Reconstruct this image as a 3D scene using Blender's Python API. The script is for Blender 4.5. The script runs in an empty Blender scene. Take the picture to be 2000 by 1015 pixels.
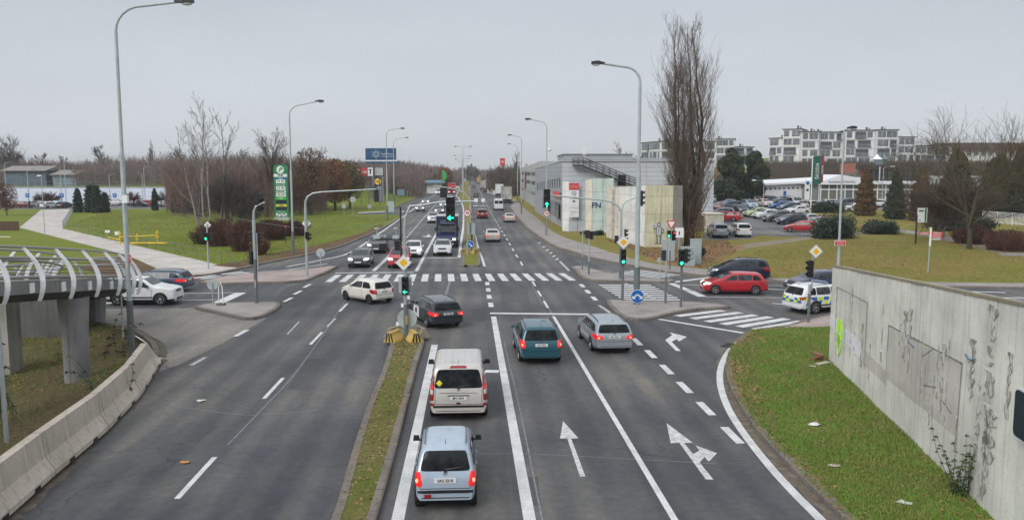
import bpy, bmesh, math, random
import numpy as np
from math import sin, cos, tan, pi, radians as R, atan2, hypot, sqrt
from mathutils import Vector, Matrix
from mathutils.bvhtree import BVHTree
from mathutils.geometry import delaunay_2d_cdt, tessellate_polygon
random.seed(7); np.random.seed(7)
SC = bpy.context.scene
COL = SC.collection
# ------------------------------------------------------------- camera
FPX, CAMH, ROW0 = 1600.0, 8.1, 335.0
TH = math.atan((507.5 - ROW0) / FPX)
cam = bpy.data.cameras.new('camera'); camo = bpy.data.objects.new('camera', cam); COL.objects.link(camo)
camo.location = (0, 0, CAMH); camo.rotation_euler = (pi / 2 - TH, 0, 0)
cam.sensor_width = 36; cam.lens = 36 * FPX / 2000; cam.clip_end = 6000; cam.clip_start = 0.1
SC.camera = camo
# ------------------------------------------------------------- world, sun, exposure
w = bpy.data.worlds.new('World'); SC.world = w; w.use_nodes = True
nt = w.node_tree; nt.nodes.clear()
out = nt.nodes.new('ShaderNodeOutputWorld'); bg = nt.nodes.new('ShaderNodeBackground')
SUN_EL, SUN_AZ = R(38), R(218)
sky = nt.nodes.new('ShaderNodeTexSky'); sky.sky_type = 'NISHITA'; sky.sun_disc = False
sky.sun_elevation = SUN_EL; sky.sun_rotation = SUN_AZ; sky.air_density = 1.0; sky.dust_density = 4
tc = nt.nodes.new('ShaderNodeTexCoord'); sp = nt.nodes.new('ShaderNodeSeparateXYZ')
nt.links.new(tc.outputs['Generated'], sp.inputs[0])
rp = nt.nodes.new('ShaderNodeValToRGB'); e = rp.color_ramp.elements
e[0].position = 0.0; e[0].color = (6.5, 6.85, 7.2, 1); e[1].position = 1.0; e[1].color = (9.6, 10.1, 10.7, 1)
for p_, c_ in ((0.10, (6.1, 6.5, 7.0, 1)), (0.24, (5.1, 5.55, 6.15, 1)), (0.45, (7.6, 8.1, 8.7, 1))):
 q = e.new(p_); q.color = c_
nt.links.new(sp.outputs['Z'], rp.inputs[0])
ns = nt.nodes.new('ShaderNodeTexNoise'); ns.inputs['Scale'].default_value = 2.2; ns.inputs['Detail'].default_value = 5
mp = nt.nodes.new('ShaderNodeMapping'); mp.inputs['Scale'].default_value = (1, 1, 4)
nt.links.new(tc.outputs['Generated'], mp.inputs[0]); nt.links.new(mp.outputs[0], ns.inputs['Vector'])
mr = nt.nodes.new('ShaderNodeMapRange'); mr.inputs['To Min'].default_value = 0.86; mr.inputs['To Max'].default_value = 1.14
nt.links.new(ns.outputs['Fac'], mr.inputs['Value'])
ml = nt.nodes.new('ShaderNodeVectorMath'); ml.operation = 'SCALE'
nt.links.new(rp.outputs[0], ml.inputs[0]); nt.links.new(mr.outputs[0], ml.inputs['Scale'])
mx = nt.nodes.new('ShaderNodeMix'); mx.data_type = 'RGBA'; mx.inputs[0].default_value = 0.96
nt.links.new(sky.outputs[0], mx.inputs[6]); nt.links.new(ml.outputs[0], mx.inputs[7])
nt.links.new(mx.outputs[2], bg.inputs[0]); bg.inputs[1].default_value = 0.1
nt.links.new(bg.outputs[0], out.inputs[0])
sl = bpy.data.lights.new('sun', 'SUN'); slo = bpy.data.objects.new('sun', sl); COL.objects.link(slo)
sl.energy = 1.8; sl.angle = R(35); sl.color = (1, .97, .93)
slo.rotation_euler = (pi / 2 - SUN_EL, 0, R(-38))
SC.view_settings.view_transform = 'Standard'; SC.view_settings.look = 'None'
SC.view_settings.exposure = 0.08; SC.view_settings.gamma = 1.0
SC.render.engine = 'CYCLES'
SC.cycles.max_bounces = 6; SC.cycles.diffuse_bounces = 3; SC.cycles.transparent_max_bounces = 8
# ------------------------------------------------------------- pixel <-> place helpers (photo px, 2000 wide)
CT, ST = cos(TH), sin(TH)
def sst(a, b, x):
 t = min(1, max(0, (x - a) / (b - a))); return t * t * (3 - 2 * t)
def HG(x, y):      # terrain height outside the road
 u = x + .055 * y
 h = 0.0
 if u > 0:
  h += sst(12, 26, u) * max(0, .027 * (min(y, 176) - 92))
  k = sst(.12, .2, x / max(y, 1)); h += k * 7.2 * sst(178, 275, y) + k * 8 * sst(300, 600, y)
  h += .35 * sst(19, 25, x) * sst(62, 72, y) * (1 - sst(92, 110, y))
 else:
  d = -15.6 - u
  h += 5.0 * sst(4, 17, d) * sst(165, 240, y) * sst(-58, -42, x)
  if x < -40: h = max(h, 4.0 * sst(200.5, 204, y) * (1 - sst(-57, -50, x)))
  if x < -40: h += 4 * sst(240, 420, y)
  if x < -13 and y < 48: h -= .75 * sst(-15.6, -18.5, x) * sst(22, 28, y) * (1 - sst(37, 44, y)) if x > -99 else 0
 return h
def ray(px, py):
 X = (px - 1000) / FPX; V = (507.5 - py) / FPX
 return Vector((X, V * ST + CT, V * CT - ST))
def P(px, py, z=0.0):
 d = ray(px, py); t = (z - CAMH) / d.z; return (d.x * t, d.y * t)
def PG(px, py):
 d = ray(px, py); z = 0.0
 for _ in range(40):
  t = (z - CAMH) / d.z; x, y = d.x * t, d.y * t
  z = .5 * z + .5 * HG(x, y)
 return (x, y, HG(x, y))
def Zat(Y, py):
 d = ray(1000, py); return CAMH + Y * d.z / d.y
def Xat(Y, px, py=507):
 d = ray(px, py); return d.x * Y / d.y
def WP(px, py, Y): return (Xat(Y, px, py), Y, Zat(Y, py))
RD = -3.15          # heading of the road, degrees from +Y
def rdir(deg): return (sin(R(deg)), cos(R(deg)))
# ------------------------------------------------------------- materials
MT = {}
def mat(name, col, rough=.7, metal=0, n=0, amt=.25, col2=None, bump=0, coat=0, emit=0, spec=None, detail=6, co='Object', scl=(1, 1, 1)):
 if name in MT: return MT[name]
 m = bpy.data.materials.new(name); m.use_nodes = True; MT[name] = m
 t = m.node_tree; b = t.nodes['Principled BSDF']
 b.inputs['Roughness'].default_value = rough; b.inputs['Metallic'].default_value = metal
 if coat: b.inputs['Coat Weight'].default_value = coat; b.inputs['Coat Roughness'].default_value = .06
 if spec is not None: b.inputs['Specular IOR Level'].default_value = spec
 c = (*col, 1)
 b.inputs['Base Color'].default_value = c
 if emit:
  b.inputs['Emission Color'].default_value = c; b.inputs['Emission Strength'].default_value = emit
 if n:
  tc = t.nodes.new('ShaderNodeTexCoord'); mp = t.nodes.new('ShaderNodeMapping'); mp.inputs['Scale'].default_value = scl
  no = t.nodes.new('ShaderNodeTexNoise'); no.inputs['Scale'].default_value = n; no.inputs['Detail'].default_value = detail
  no.inputs['Roughness'].default_value = .65
  t.links.new(tc.outputs[co], mp.inputs[0]); t.links.new(mp.outputs[0], no.inputs['Vector'])
  rp = t.nodes.new('ShaderNodeValToRGB')
  c2 = col2 if col2 else tuple(x * (1 - amt) for x in col)
  c1 = col if col2 else tuple(min(1, x * (1 + amt)) for x in col)
  rp.color_ramp.elements[0].position = .33; rp.color_ramp.elements[1].position = .67
  rp.color_ramp.elements[0].color = (*c2, 1); rp.color_ramp.elements[1].color = (*c1, 1)
  t.links.new(no.outputs['Fac'], rp.inputs[0]); t.links.new(rp.outputs[0], b.inputs['Base Color'])
  if bump:
   bp = t.nodes.new('ShaderNodeBump'); bp.inputs['Strength'].default_value = bump; bp.inputs['Distance'].default_value = .03
   t.links.new(no.outputs['Fac'], bp.inputs['Height']); t.links.new(bp.outputs[0], b.inputs['Normal'])
 return m
class NT:       # tiny node helper
 def __init__(s, name, rough=.85):
  s.m = bpy.data.materials.new(name); s.m.use_nodes = True; s.t = s.m.node_tree; s.b = s.t.nodes['Principled BSDF']
  s.b.inputs['Roughness'].default_value = rough; MT[name] = s.m
  s.tc = s.t.nodes.new('ShaderNodeTexCoord')
 def pos(s, scl=(1, 1, 1), rot=0):
  m = s.t.nodes.new('ShaderNodeMapping'); m.inputs['Scale'].default_value = scl; m.inputs['Rotation'].default_value = (0, 0, rot)
  s.t.links.new(s.tc.outputs['Object'], m.inputs[0]); return m.outputs[0]
 def noise(s, v, sc, det=5, rg=.6):
  n = s.t.nodes.new('ShaderNodeTexNoise'); n.inputs['Scale'].default_value = sc; n.inputs['Detail'].default_value = det; n.inputs['Roughness'].default_value = rg
  s.t.links.new(v, n.inputs['Vector']); return n.outputs['Fac']
 def ramp(s, f, *st):
  r = s.t.nodes.new('ShaderNodeValToRGB'); el = r.color_ramp.elements
  el[0].position = st[0][0]; el[0].color = (*st[0][1], 1); el[1].position = st[-1][0]; el[1].color = (*st[-1][1], 1)
  for p, c in st[1:-1]:
   q = el.new(p); q.color = (*c, 1)
  s.t.links.new(f, r.inputs[0]); return r.outputs[0]
 def mix(s, a, b, f, mode='MIX'):
  m = s.t.nodes.new('ShaderNodeMix'); m.data_type = 'RGBA'; m.blend_type = mode
  for k, v in ((0, f), (6, a), (7, b)):
   if isinstance(v, tuple): m.inputs[k].default_value = (*v, 1)
   elif isinstance(v, (int, float)): m.inputs[k].default_value = v
   else: s.t.links.new(v, m.inputs[k])
  return m.outputs[2]
 def out(s, c, bumpf=None, bs=.3, bd=.02, rough=None):
  s.t.links.new(c, s.b.inputs['Base Color'])
  if bumpf is not None:
   bp = s.t.nodes.new('ShaderNodeBump'); bp.inputs['Strength'].default_value = bs; bp.inputs['Distance'].default_value = bd
   s.t.links.new(bumpf, bp.inputs['Height']); s.t.links.new(bp.outputs[0], s.b.inputs['Normal'])
  if rough is not None: s.t.links.new(rough, s.b.inputs['Roughness'])
  return s.m
G3 = lambda v: (v, v, v)
def asphalt(name, base=.085, lane=True, tint=(1, 1, 1.03)):
 a = NT(name, .8)
 T = lambda v: tuple(v * k for k in tint)
 fine = a.noise(a.pos(), 30, 3, .8)
 big = a.noise(a.pos((1, .12, 1), R(-3)), .42, 5, .6)
 pat = a.noise(a.pos(), .09, 4, .55)
 c = a.ramp(big, (.28, (base * .52, base * .55, base * .66)), (.46, T(base * .85)), (.58, T(base * 1.05)), (.74, (base * 1.5, base * 1.42, base * 1.28)))
 c = a.mix(c, a.ramp(pat, (.40, (.66, .69, .77)), (.60, (1.42, 1.36, 1.24))), .9, 'MULTIPLY')
 c = a.mix(c, a.ramp(fine, (.25, G3(.72)), (.5, G3(1)), (.75, G3(1.35))), .8, 'MULTIPLY')
 c = a.mix(c, a.ramp(a.noise(a.pos(), 3.5, 6, .75), (.3, G3(.74)), (.5, G3(1)), (.7, G3(1.3))), .9, 'MULTIPLY')
 # wheel-track bands across the lanes
 if lane:
  wv = a.t.nodes.new('ShaderNodeTexWave'); wv.bands_direction = 'X'; wv.inputs['Scale'].default_value = .3 * 3.0 / 3.4 * .98
  wv.inputs['Distortion'].default_value = 2.2; wv.inputs['Detail'].default_value = 2; wv.inputs['Detail Scale'].default_value = .3
  a.t.links.new(a.pos((1, 1, 1), R(-3.15)), wv.inputs['Vector'])
  c = a.mix(c, a.ramp(wv.outputs['Fac'], (.2, (.82, .83, .87)), (.8, (1.16, 1.14, 1.09))), .8, 'MULTIPLY')
 # cracks
 vo = a.t.nodes.new('ShaderNodeTexVoronoi'); vo.feature = 'DISTANCE_TO_EDGE'; vo.inputs['Scale'].default_value = .16
 wn = a.t.nodes.new('ShaderNodeVectorMath'); wn.operation = 'ADD'
 nn = a.t.nodes.new('ShaderNodeTexNoise'); nn.inputs['Scale'].default_value = .8; nn.inputs['Detail'].default_value = 5
 a.t.links.new(a.pos(), nn.inputs['Vector']); a.t.links.new(a.pos(), wn.inputs[0])
 sc = a.t.nodes.new('ShaderNodeVectorMath'); sc.operation = 'SCALE'; sc.inputs['Scale'].default_value = 1.8
 a.t.links.new(nn.outputs['Color'], sc.inputs[0]); a.t.links.new(sc.outputs[0], wn.inputs[1])
 a.t.links.new(wn.outputs[0], vo.inputs['Vector'])
 ck = a.ramp(vo.outputs['Distance'], (.0, G3(.45)), (.006, G3(1)))
 gate = a.ramp(a.noise(a.pos(), .12, 2), (.5, G3(0)), (.56, G3(1)))
 c = a.mix(c, ck, gate, 'MULTIPLY')
 # repair patches / oil spots
 sp = a.ramp(a.noise(a.pos(), 2.2, 2), (.68, G3(1)), (.74, G3(.75)))
 c = a.mix(c, sp, .7, 'MULTIPLY')
 return a.out(c, fine, .35, .01)
def grassmat(name, green=(.075, .12, .022), dry=(.16, .13, .05), soil=(.09, .065, .04), k=.5, soilk=.62):
 a = NT(name, .95); a.b.inputs['Specular IOR Level'].default_value = .1
 big = a.noise(a.pos(), .11, 5, .6); mid = a.noise(a.pos(), .9, 5, .7); fine = a.noise(a.pos((1, .6, 1)), 9, 4, .8)
 c = a.mix(green, dry, a.ramp(big, (k - .12, G3(0)), (k + .16, G3(1))))
 c = a.mix(c, soil, a.ramp(mid, (soilk, G3(0)), (soilk + .12, G3(.6))))
 c = a.mix(c, a.ramp(mid, (.3, G3(.82)), (.7, G3(1.15))), .9, 'MULTIPLY')
 c = a.mix(c, a.ramp(fine, (.3, G3(.7)), (.7, G3(1.3))), .9, 'MULTIPLY')
 return a.out(c, fine, .9, .06)
def concrete(name, base=(.33, .32, .29), stain=.6, streak=True, panel=None):
 a = NT(name, .9); a.b.inputs['Specular IOR Level'].default_value = .2
 fine = a.noise(a.pos(), 14, 6, .75); big = a.noise(a.pos(), .5, 5, .6)
 c = a.mix(tuple(x * .82 for x in base), tuple(x * 1.15 for x in base), a.ramp(big, (.35, G3(0)), (.65, G3(1))))
 c = a.mix(c, a.ramp(fine, (.3, G3(.82)), (.7, G3(1.12))), .8, 'MULTIPLY')
 if streak:
  s = a.noise(a.pos((3.2, 3.2, .12)), 1.4, 5, .7)
  c = a.mix(c, a.ramp(s, (.36, (.5, .48, .44)), (.5, G3(1))), stain, 'MULTIPLY')
 return a.out(c, fine, .4, .015)
# ------------------------------------------------------------- mesh builder and naming helpers
class MB:
 def __init__(s): s.v = []; s.f = []; s.m = []
 def add(s, vs, fs, m=0):
  o = len(s.v); s.v += [tuple(v) for v in vs]; s.f += [tuple(i + o for i in f) for f in fs]; s.m += [m] * len(fs); return s
 def box(s, c, d, rz=0, m=0, rx=0, ry=0, taper=1.0):
  M = Matrix.Rotation(rz, 3, 'Z') @ Matrix.Rotation(ry, 3, 'Y') @ Matrix.Rotation(rx, 3, 'X')
  vs = []
  for z in (-1, 1):
   k = taper if z > 0 else 1
   for x, y in ((-1, -1), (1, -1), (1, 1), (-1, 1)):
    p = M @ Vector((x * d[0] / 2 * k, y * d[1] / 2 * k, z * d[2] / 2)); vs.append((c[0] + p.x, c[1] + p.y, c[2] + p.z))
  return s.add(vs, [(3, 2, 1, 0), (4, 5, 6, 7), (0, 1, 5, 4), (1, 2, 6, 5), (2, 3, 7, 6), (3, 0, 4, 7)], m)
 def tube(s, pts, rad, n=8, m=0, cap=True):
  pts = [Vector(p) for p in pts]; k = len(pts)
  if not isinstance(rad, (list, tuple)): rad = [rad] * k
  vs = []; u = None
  for i, p in enumerate(pts):
   d = (pts[min(i + 1, k - 1)] - pts[max(i - 1, 0)])
   if d.length < 1e-9: d = Vector((0, 0, 1))
   d.normalize()
   if u is None:
    u = d.orthogonal().normalized()
   else:
    u = (u - d * u.dot(d));
    u = u.normalized() if u.length > 1e-6 else d.orthogonal().normalized()
   v = d.cross(u)
   for j in range(n):
    a = 2 * pi * j / n; vs.append(p + (u * cos(a) + v * sin(a)) * rad[i])
  fs = []
  for i in range(k - 1):
   for j in range(n):
    a = i * n + j; b = i * n + (j + 1) % n; fs.append((a, b, b + n, a + n))
  if cap: fs += [tuple(range(n))[::-1], tuple((k - 1) * n + j for j in range(n))]
  return s.add(vs, fs, m)
 def lathe(s, prof, c=(0, 0, 0), n=24, m=0, axis='z', cap=True):   # prof: (r, h)
  vs = []
  for r, h in prof:
   for j in range(n):
    a = 2 * pi * j / n
    q = (r * cos(a), r * sin(a), h)
    if axis == 'y': q = (q[0], q[2], q[1])
    if axis == 'x': q = (q[2], q[0], q[1])
    vs.append((c[0] + q[0], c[1] + q[1], c[2] + q[2]))
  fs = []; k = len(prof)
  for i in range(k - 1):
   for j in range(n):
    a = i * n + j; b = i * n + (j + 1) % n; fs.append((a, b, b + n, a + n))
  if cap: fs += [tuple(range(n))[::-1], tuple((k - 1) * n + j for j in range(n))]
  return s.add(vs, fs, m)
 def prism(s, poly, z0, z1, m=0, mtop=None):
  n = len(poly); vs = [(p[0], p[1], z0) for p in poly] + [(p[0], p[1], z1) for p in poly]
  s.add(vs, [(i, (i + 1) % n, (i + 1) % n + n, i + n) for i in range(n)], m)
  tr = tessellate_polygon([[Vector((p[0], p[1], 0)) for p in poly]])
  s.add([(p[0], p[1], z1) for p in poly], tr, m if mtop is None else mtop)
  s.add([(p[0], p[1], z0) for p in poly], tr, m); return s
 def build(s, name, mats, parent=None, smooth=False, loc=None, rz=None):
  me = bpy.data.meshes.new(name); me.from_pydata(s.v, [], s.f)
  if not isinstance(mats, (list, tuple)): mats = [mats]
  for q in mats: me.materials.append(q)
  if len(mats) > 1: me.polygons.foreach_set('material_index', s.m)
  me.validate(); bm = bmesh.new(); bm.from_mesh(me)
  if len(bm.faces) < 60000: bmesh.ops.recalc_face_normals(bm, faces=bm.faces)
  bm.to_mesh(me); bm.free()
  if smooth:
   me.polygons.foreach_set('use_smooth', [True] * len(me.polygons))
   if smooth is not True: me.set_sharp_from_angle(angle=R(smooth))
  o = bpy.data.objects.new(name, me); COL.objects.link(o)
  if parent: o.parent = parent
  if loc: o.location = loc
  if rz is not None: o.rotation_euler = (0, 0, rz)
  return o
def tag(o, label=None, cat=None, group=None, kind=None):
 if label: o['label'] = label
 if cat: o['category'] = cat
 if group: o['group'] = group
 if kind: o['kind'] = kind
 return o
def thing(name, loc, label, cat, group=None, rz=0):
 o = bpy.data.objects.new(name, None); COL.objects.link(o); o.location = loc; o.rotation_euler = (0, 0, rz); o.empty_display_size = .3
 return tag(o, label, cat, group)
def clone(o, loc=None, rz=None, label=None, parent=None, scale=None, group=None):
 c = o.copy(); COL.objects.link(c); c.parent = parent
 if loc: c.location = loc
 if rz is not None: c.rotation_euler = (0, 0, rz)
 if label: c['label'] = label
 if group: c['group'] = group
 if scale: c.scale = scale if isinstance(scale, tuple) else (scale,) * 3
 for ch in list(o.children): clone(ch, parent=c)
 return c
def text(s, size, m, parent, loc, rot, name='lettering', depth=.004, align='CENTER', sx=1.0, shear=0, bold=0):
 cu = bpy.data.curves.new(name, 'FONT'); cu.body = s; cu.size = size; cu.align_x = align; cu.align_y = 'CENTER'; cu.extrude = depth; cu.shear = shear
 cu.offset = bold; cu.resolution_u = 3
 t = bpy.data.objects.new('tmp', cu); COL.objects.link(t)
 dg = bpy.context.evaluated_depsgraph_get(); me = bpy.data.meshes.new_from_object(t.evaluated_get(dg))
 bpy.data.objects.remove(t); me.materials.clear(); me.materials.append(m); me.name = name
 o = bpy.data.objects.new(name, me); COL.objects.link(o); o.parent = parent; o.location = loc; o.rotation_euler = rot; o.scale = (sx, 1, 1)
 return o
FACE = (pi / 2, 0, 0)      # upright text that reads from -Y
def smooth_line(pts, k=6, closed=False):
 n = len(pts); o = []
 rng = range(n) if closed else range(n - 1)
 for i in rng:
  g = (lambda j: pts[j % n]) if closed else (lambda j: pts[min(max(j, 0), n - 1)])
  a, b, c, d = g(i - 1), g(i), g(i + 1), g(i + 2)
  for q in range(k):
   t = q / k
   o.append(tuple(.5 * (2 * b[e] + (c[e] - a[e]) * t + (2 * a[e] - 5 * b[e] + 4 * c[e] - d[e]) * t * t + (3 * b[e] - a[e] - 3 * c[e] + d[e]) * t ** 3) for e in range(len(b))))
 if not closed: o.append(tuple(pts[-1]))
 return o
def inside(x, y, poly):
 c = False; n = len(poly); j = n - 1
 for i in range(n):
  xi, yi = poly[i][0], poly[i][1]; xj, yj = poly[j][0], poly[j][1]
  if (yi > y) != (yj > y) and x < (xj - xi) * (y - yi) / (yj - yi) + xi: c = not c
  j = i
 return c
def offset_line(pts, d):
 o = []; n = len(pts)
 for i in range(n):
  a = pts[max(i - 1, 0)]; b = pts[min(i + 1, n - 1)]
  dx, dy = b[0] - a[0], b[1] - a[1]; l = hypot(dx, dy) or 1
  o.append((pts[i][0] - dy / l * d, pts[i][1] + dx / l * d))
 return o
# ------------------------------------------------------------- common materials
M_ASPH = asphalt('asphalt', .086)
M_LOT = asphalt('lot_asphalt', .12, lane=False)
M_LAWN = grassmat('lawn_grass', (.145, .19, .024), (.20, .19, .045), (.13, .10, .055), .56, .66)
M_LAWNR = grassmat('dry_lawn_grass', (.17, .18, .032), (.25, .18, .07), (.19, .13, .075), .50, .64)
M_NEAR = grassmat('near_grass', (.11, .185, .026), (.17, .18, .05), (.13, .09, .055), .54, .60)
M_DIRT = grassmat('bare_verge', (.09, .115, .03), (.16, .115, .07), (.10, .07, .05), .45, .53)
M_PATH = concrete('path_paving', (.50, .46, .43), .1, False)
M_PAVE = concrete('pavement_slabs', (.30, .275, .26), .2, False)
M_PINK = concrete('pink_paving', (.36, .29, .27), .1, False)
M_KERB = concrete('kerb_stone', (.20, .175, .155), .5, True)
M_TRAIL = concrete('trodden_soil', (.25, .20, .15), .2, False)
def paint_mat():
 a = NT('road_paint', .65)
 f = a.noise(a.pos(), 22, 5, .8); g = a.noise(a.pos(), 1.5, 4)
 c = a.ramp(f, (.30, G3(.20)), (.46, G3(.60)), (.7, G3(.74)))
 c = a.mix(c, a.ramp(g, (.3, G3(.72)), (.6, G3(1.05))), .8, 'MULTIPLY')
 c = a.mix(c, G3(.12), a.ramp(a.noise(a.pos(), 7, 6, .8), (.58, G3(0)), (.68, G3(.75))))
 return a.out(c)
M_PAINT = paint_mat()
M_WORN = mat('worn_road_paint', (.42, .42, .41), .8, n=6, amt=.5)
M_SEAL = mat('crack_sealant', (.17, .185, .20), .7, n=5, amt=.4)
M_GALV = mat('galvanised_steel', (.42, .46, .46), .45, .35, n=4, amt=.12)
M_POLE = mat('pale_grey_paint', (.40, .45, .45), .5, .1, n=2, amt=.15)
M_POLED = mat('dark_grey_paint', (.13, .145, .15), .6, 0, n=3, amt=.2)
M_BLACK = mat('black_plastic', (.012, .012, .013), .45)
M_DARK = mat('dark_metal', (.03, .032, .035), .5, .3)
M_WHITE = mat('white_enamel', (.78, .78, .77), .4)
M_WHITEP = mat('white_wall_paint', (.76, .77, .78), .7, n=1.2, amt=.08)
M_YEL = mat('signal_yellow', (.85, .45, .01), .4)
M_BLUE = mat('sign_blue', (.008, .12, .42), .4)
M_RED = mat('sign_red', (.6, .02, .02), .4)
M_GREEN = mat('sign_green', (.0, .16, .07), .4)
M_GLASS = mat('car_glass', (.022, .027, .029), .08, spec=.16, n=2.5, col2=(.003, .004, .005), detail=2)
M_GLASSL = mat('car_glass_light', (.05, .058, .062), .05, spec=.5, n=3, col2=(.008, .01, .012), detail=2)
M_BGLASS = mat('building_glass', (.13, .15, .165), .12, spec=.6, n=.3, amt=.5)
M_TYRE = mat('tyre_rubber', (.012, .012, .012), .85, n=9, amt=.3)
M_RIM = mat('alloy_rim', (.38, .39, .40), .3, .7)
M_RIMD = mat('steel_rim', (.16, .165, .17), .4, .5)
M_TAIL = mat('tail_lens', (.28, .008, .008), .18, coat=.6)
M_BRAKE = mat('lit_brake_lens', (.80, .015, .02), .2, emit=.32, coat=.5)
M_CORE = mat('lit_brake_bulb', (1, .28, .16), .3, emit=1.5)
M_HLON = mat('lit_headlamp', (1, .97, .9), .2, emit=2.2)
M_HL = mat('headlamp_glass', (.50, .52, .54), .12, .3, coat=.6)
M_IND = mat('clear_reverse_lens', (.6, .5, .48), .2)
M_GL_ON = mat('green_signal_light', (.03, .85, .48), .3, emit=1.9)
M_RD_ON = mat('red_signal_light', (1, .03, .06), .3, emit=2.2)
M_PLATE = mat('plate_white', (.72, .72, .70), .4)
M_PLTXT = mat('plate_black', (.01, .01, .012), .4)
M_LAMPG = mat('lamp_glass', (.62, .64, .62), .2, coat=.5)
# ------------------------------------------------------------- region outlines on the ground
def L(pts, z=0): return [P(x, y, z) for x, y in pts]
left_kerb_px = [(-40, 1045), (10, 1010), (55, 973), (145, 888), (240, 788), (290, 730), (306, 705), (310, 690), (300, 670), (275, 653), (240, 640), (180, 631), (100, 625), (0, 621), (-500, 615)]
left_far_px = [(-500, 533), (150, 540), (300, 542), (400, 539), (470, 526), (520, 515), (600, 499), (660, 484), (700, 468), (749, 446), (783, 425)]
lay_px = [(770, 419.5), (700, 420), (700, 416), (755, 413.5), (800, 393), (822, 383), (845, 374.5), (870, 364), (897, 352.5)]
right_px = [(951, 352.5), (955, 360), (960, 368), (974, 380), (1000, 393), (1003, 398), (995, 403), (1005, 420), (1029, 446), (1062, 470.5), (1088, 484), (1117, 493), (1159, 506), (1211, 516), (1249, 523), (1287, 530), (1339, 536.5), (1392, 541.5), (1494, 549), (1536, 552), (1660, 557), (1820, 562), (2000, 564), (2700, 576)]
corner_px = [(2700, 640), (1900, 612), (1700, 606), (1607, 620), (1576, 627), (1536, 639), (1487, 646), (1468, 650.5), (1444, 667), (1425, 690), (1418, 720), (1426, 757), (1450, 800), (1480, 845), (1520, 890), (1570, 940), (1620, 990), (1650, 1020), (1700, 1075)]
lk = smooth_line(L(left_kerb_px), 4); lf = smooth_line(L(left_far_px), 4); ly = L(lay_px)
rt = smooth_line(L(right_px[:8]), 1) + smooth_line(L(right_px[8:]), 4); cr = smooth_line(L(corner_px), 4)
ROAD = [(-15.5, 1.5)] + lk + lf + ly + rt + cr + [(9.5, 1.5)]
PATH = L([(38, 446), (80, 411), (145, 409), (123, 448), (250, 478), (400, 513), (425, 519), (468, 526.5), (400, 538.6), (345, 541), (305, 526), (248, 500), (177, 482), (100, 462)])
sw_out = smooth_line(L([(2700, 566), (2000, 556), (1820, 554), (1600, 547), (1500, 545), (1391, 530), (1296, 520), (1249, 511), (1202, 498), (1154, 481.5), (1107, 467), (1074, 450), (1057, 434), (1040, 420), (1022, 406), (1010, 394), (1004, 390)]), 3)
SIDE = L(right_px[4:]) ; SIDE = [p for p in rt if p[1] < P(1000, 393)[1] + .01] + sw_out
CORN = L([(1487, 646), (1536, 639), (1576, 627), (1607, 620), (1700, 606), (1700, 632), (1606, 642), (1550, 645)])
LOT = [PG(*q)[:2] for q in [(1375, 469), (1400, 471), (1463, 469), (1482, 461), (1530, 464), (1580, 465), (1635, 457), (1645, 440), (1600, 430), (1568, 416), (1640, 412), (1800, 410), (2050, 405), (2050, 393), (1462, 390.5), (1392, 392), (1380, 400)]]
FOOT = smooth_line([PG(*q)[:2] for q in [(1749, 453), (1838, 469.5), (1915, 489), (1974, 501), (2060, 508)]], 4) + smooth_line([PG(*q)[:2] for q in [(2060, 498), (2000, 491), (1915, 475.5), (1850, 463.5), (1760, 449.5)]], 4)
TRAIL = smooth_line([PG(*q)[:2] for q in [(1362, 528), (1400, 503), (1450, 490), (1520, 478), (1600, 467), (1700, 459), (1755, 453)]], 3) + smooth_line([PG(*q)[:2] for q in [(1755, 450.5), (1690, 455), (1600, 462.5), (1510, 472), (1440, 482), (1385, 495), (1340, 521)]], 3)
LLOT = L([(-600, 409), (150, 409.5), (420, 408), (560, 401), (560, 396), (-600, 396)])
UNDER = [(-60, 1.5), (-15.5, 1.5)] + lk[:-1] + [(-60, lk[-1][1])]
NEARR = cr + [(9.5, 1.5), (60, 1.5), (60, cr[0][1])]
APR = L([(100, 622), (180, 631), (240, 640), (275, 653), (300, 670), (310, 690), (306, 706), (296, 728), (350, 712), (430, 672), (480, 645), (520, 622), (470, 600), (383, 601), (200, 603), (60, 606)])
SOIL = L([(415, 521), (470, 511), (560, 491), (640, 476), (700, 459), (745, 438), (749, 446), (700, 468), (660, 484), (600, 499), (520, 515), (470, 526)])
SOIL2 = L([(225, 502), (248, 501), (305, 527), (343, 541), (200, 540), (150, 525)])
M_SOIL = grassmat('bare_soil', (.15, .10, .06), (.12, .075, .045), (.10, .11, .035), .5, .6)
LEAFY = [PG(*q)[:2] for q in [(1338, 478), (1400, 474), (1455, 484), (1448, 489), (1400, 502), (1362, 527), (1300, 518), (1258, 509), (1265, 494), (1330, 490)]]
REG = [('leafy_ground', LEAFY, grassmat('leafy_ground', (.30, .18, .09), (.24, .15, .08), (.17, .16, .05), .5, .58)), ('bare_soil', SOIL, M_SOIL), ('bare_soil', SOIL2, M_SOIL), ('worn_apron', APR, asphalt('worn_asphalt', .19, False, (1.06, 1, .92))), ('road', ROAD, M_ASPH), ('footpath', PATH, M_PATH), ('pavement', SIDE, M_PAVE), ('corner_pavement', CORN, M_PINK), ('parking_area', LOT, M_LOT),
       ('garden_path', FOOT, M_PAVE), ('dirt_path', TRAIL, M_TRAIL), ('supermarket_parking', LLOT, M_LOT), ('bare_ground', UNDER, M_DIRT), ('near_lawn', NEARR, M_NEAR)]
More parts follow.
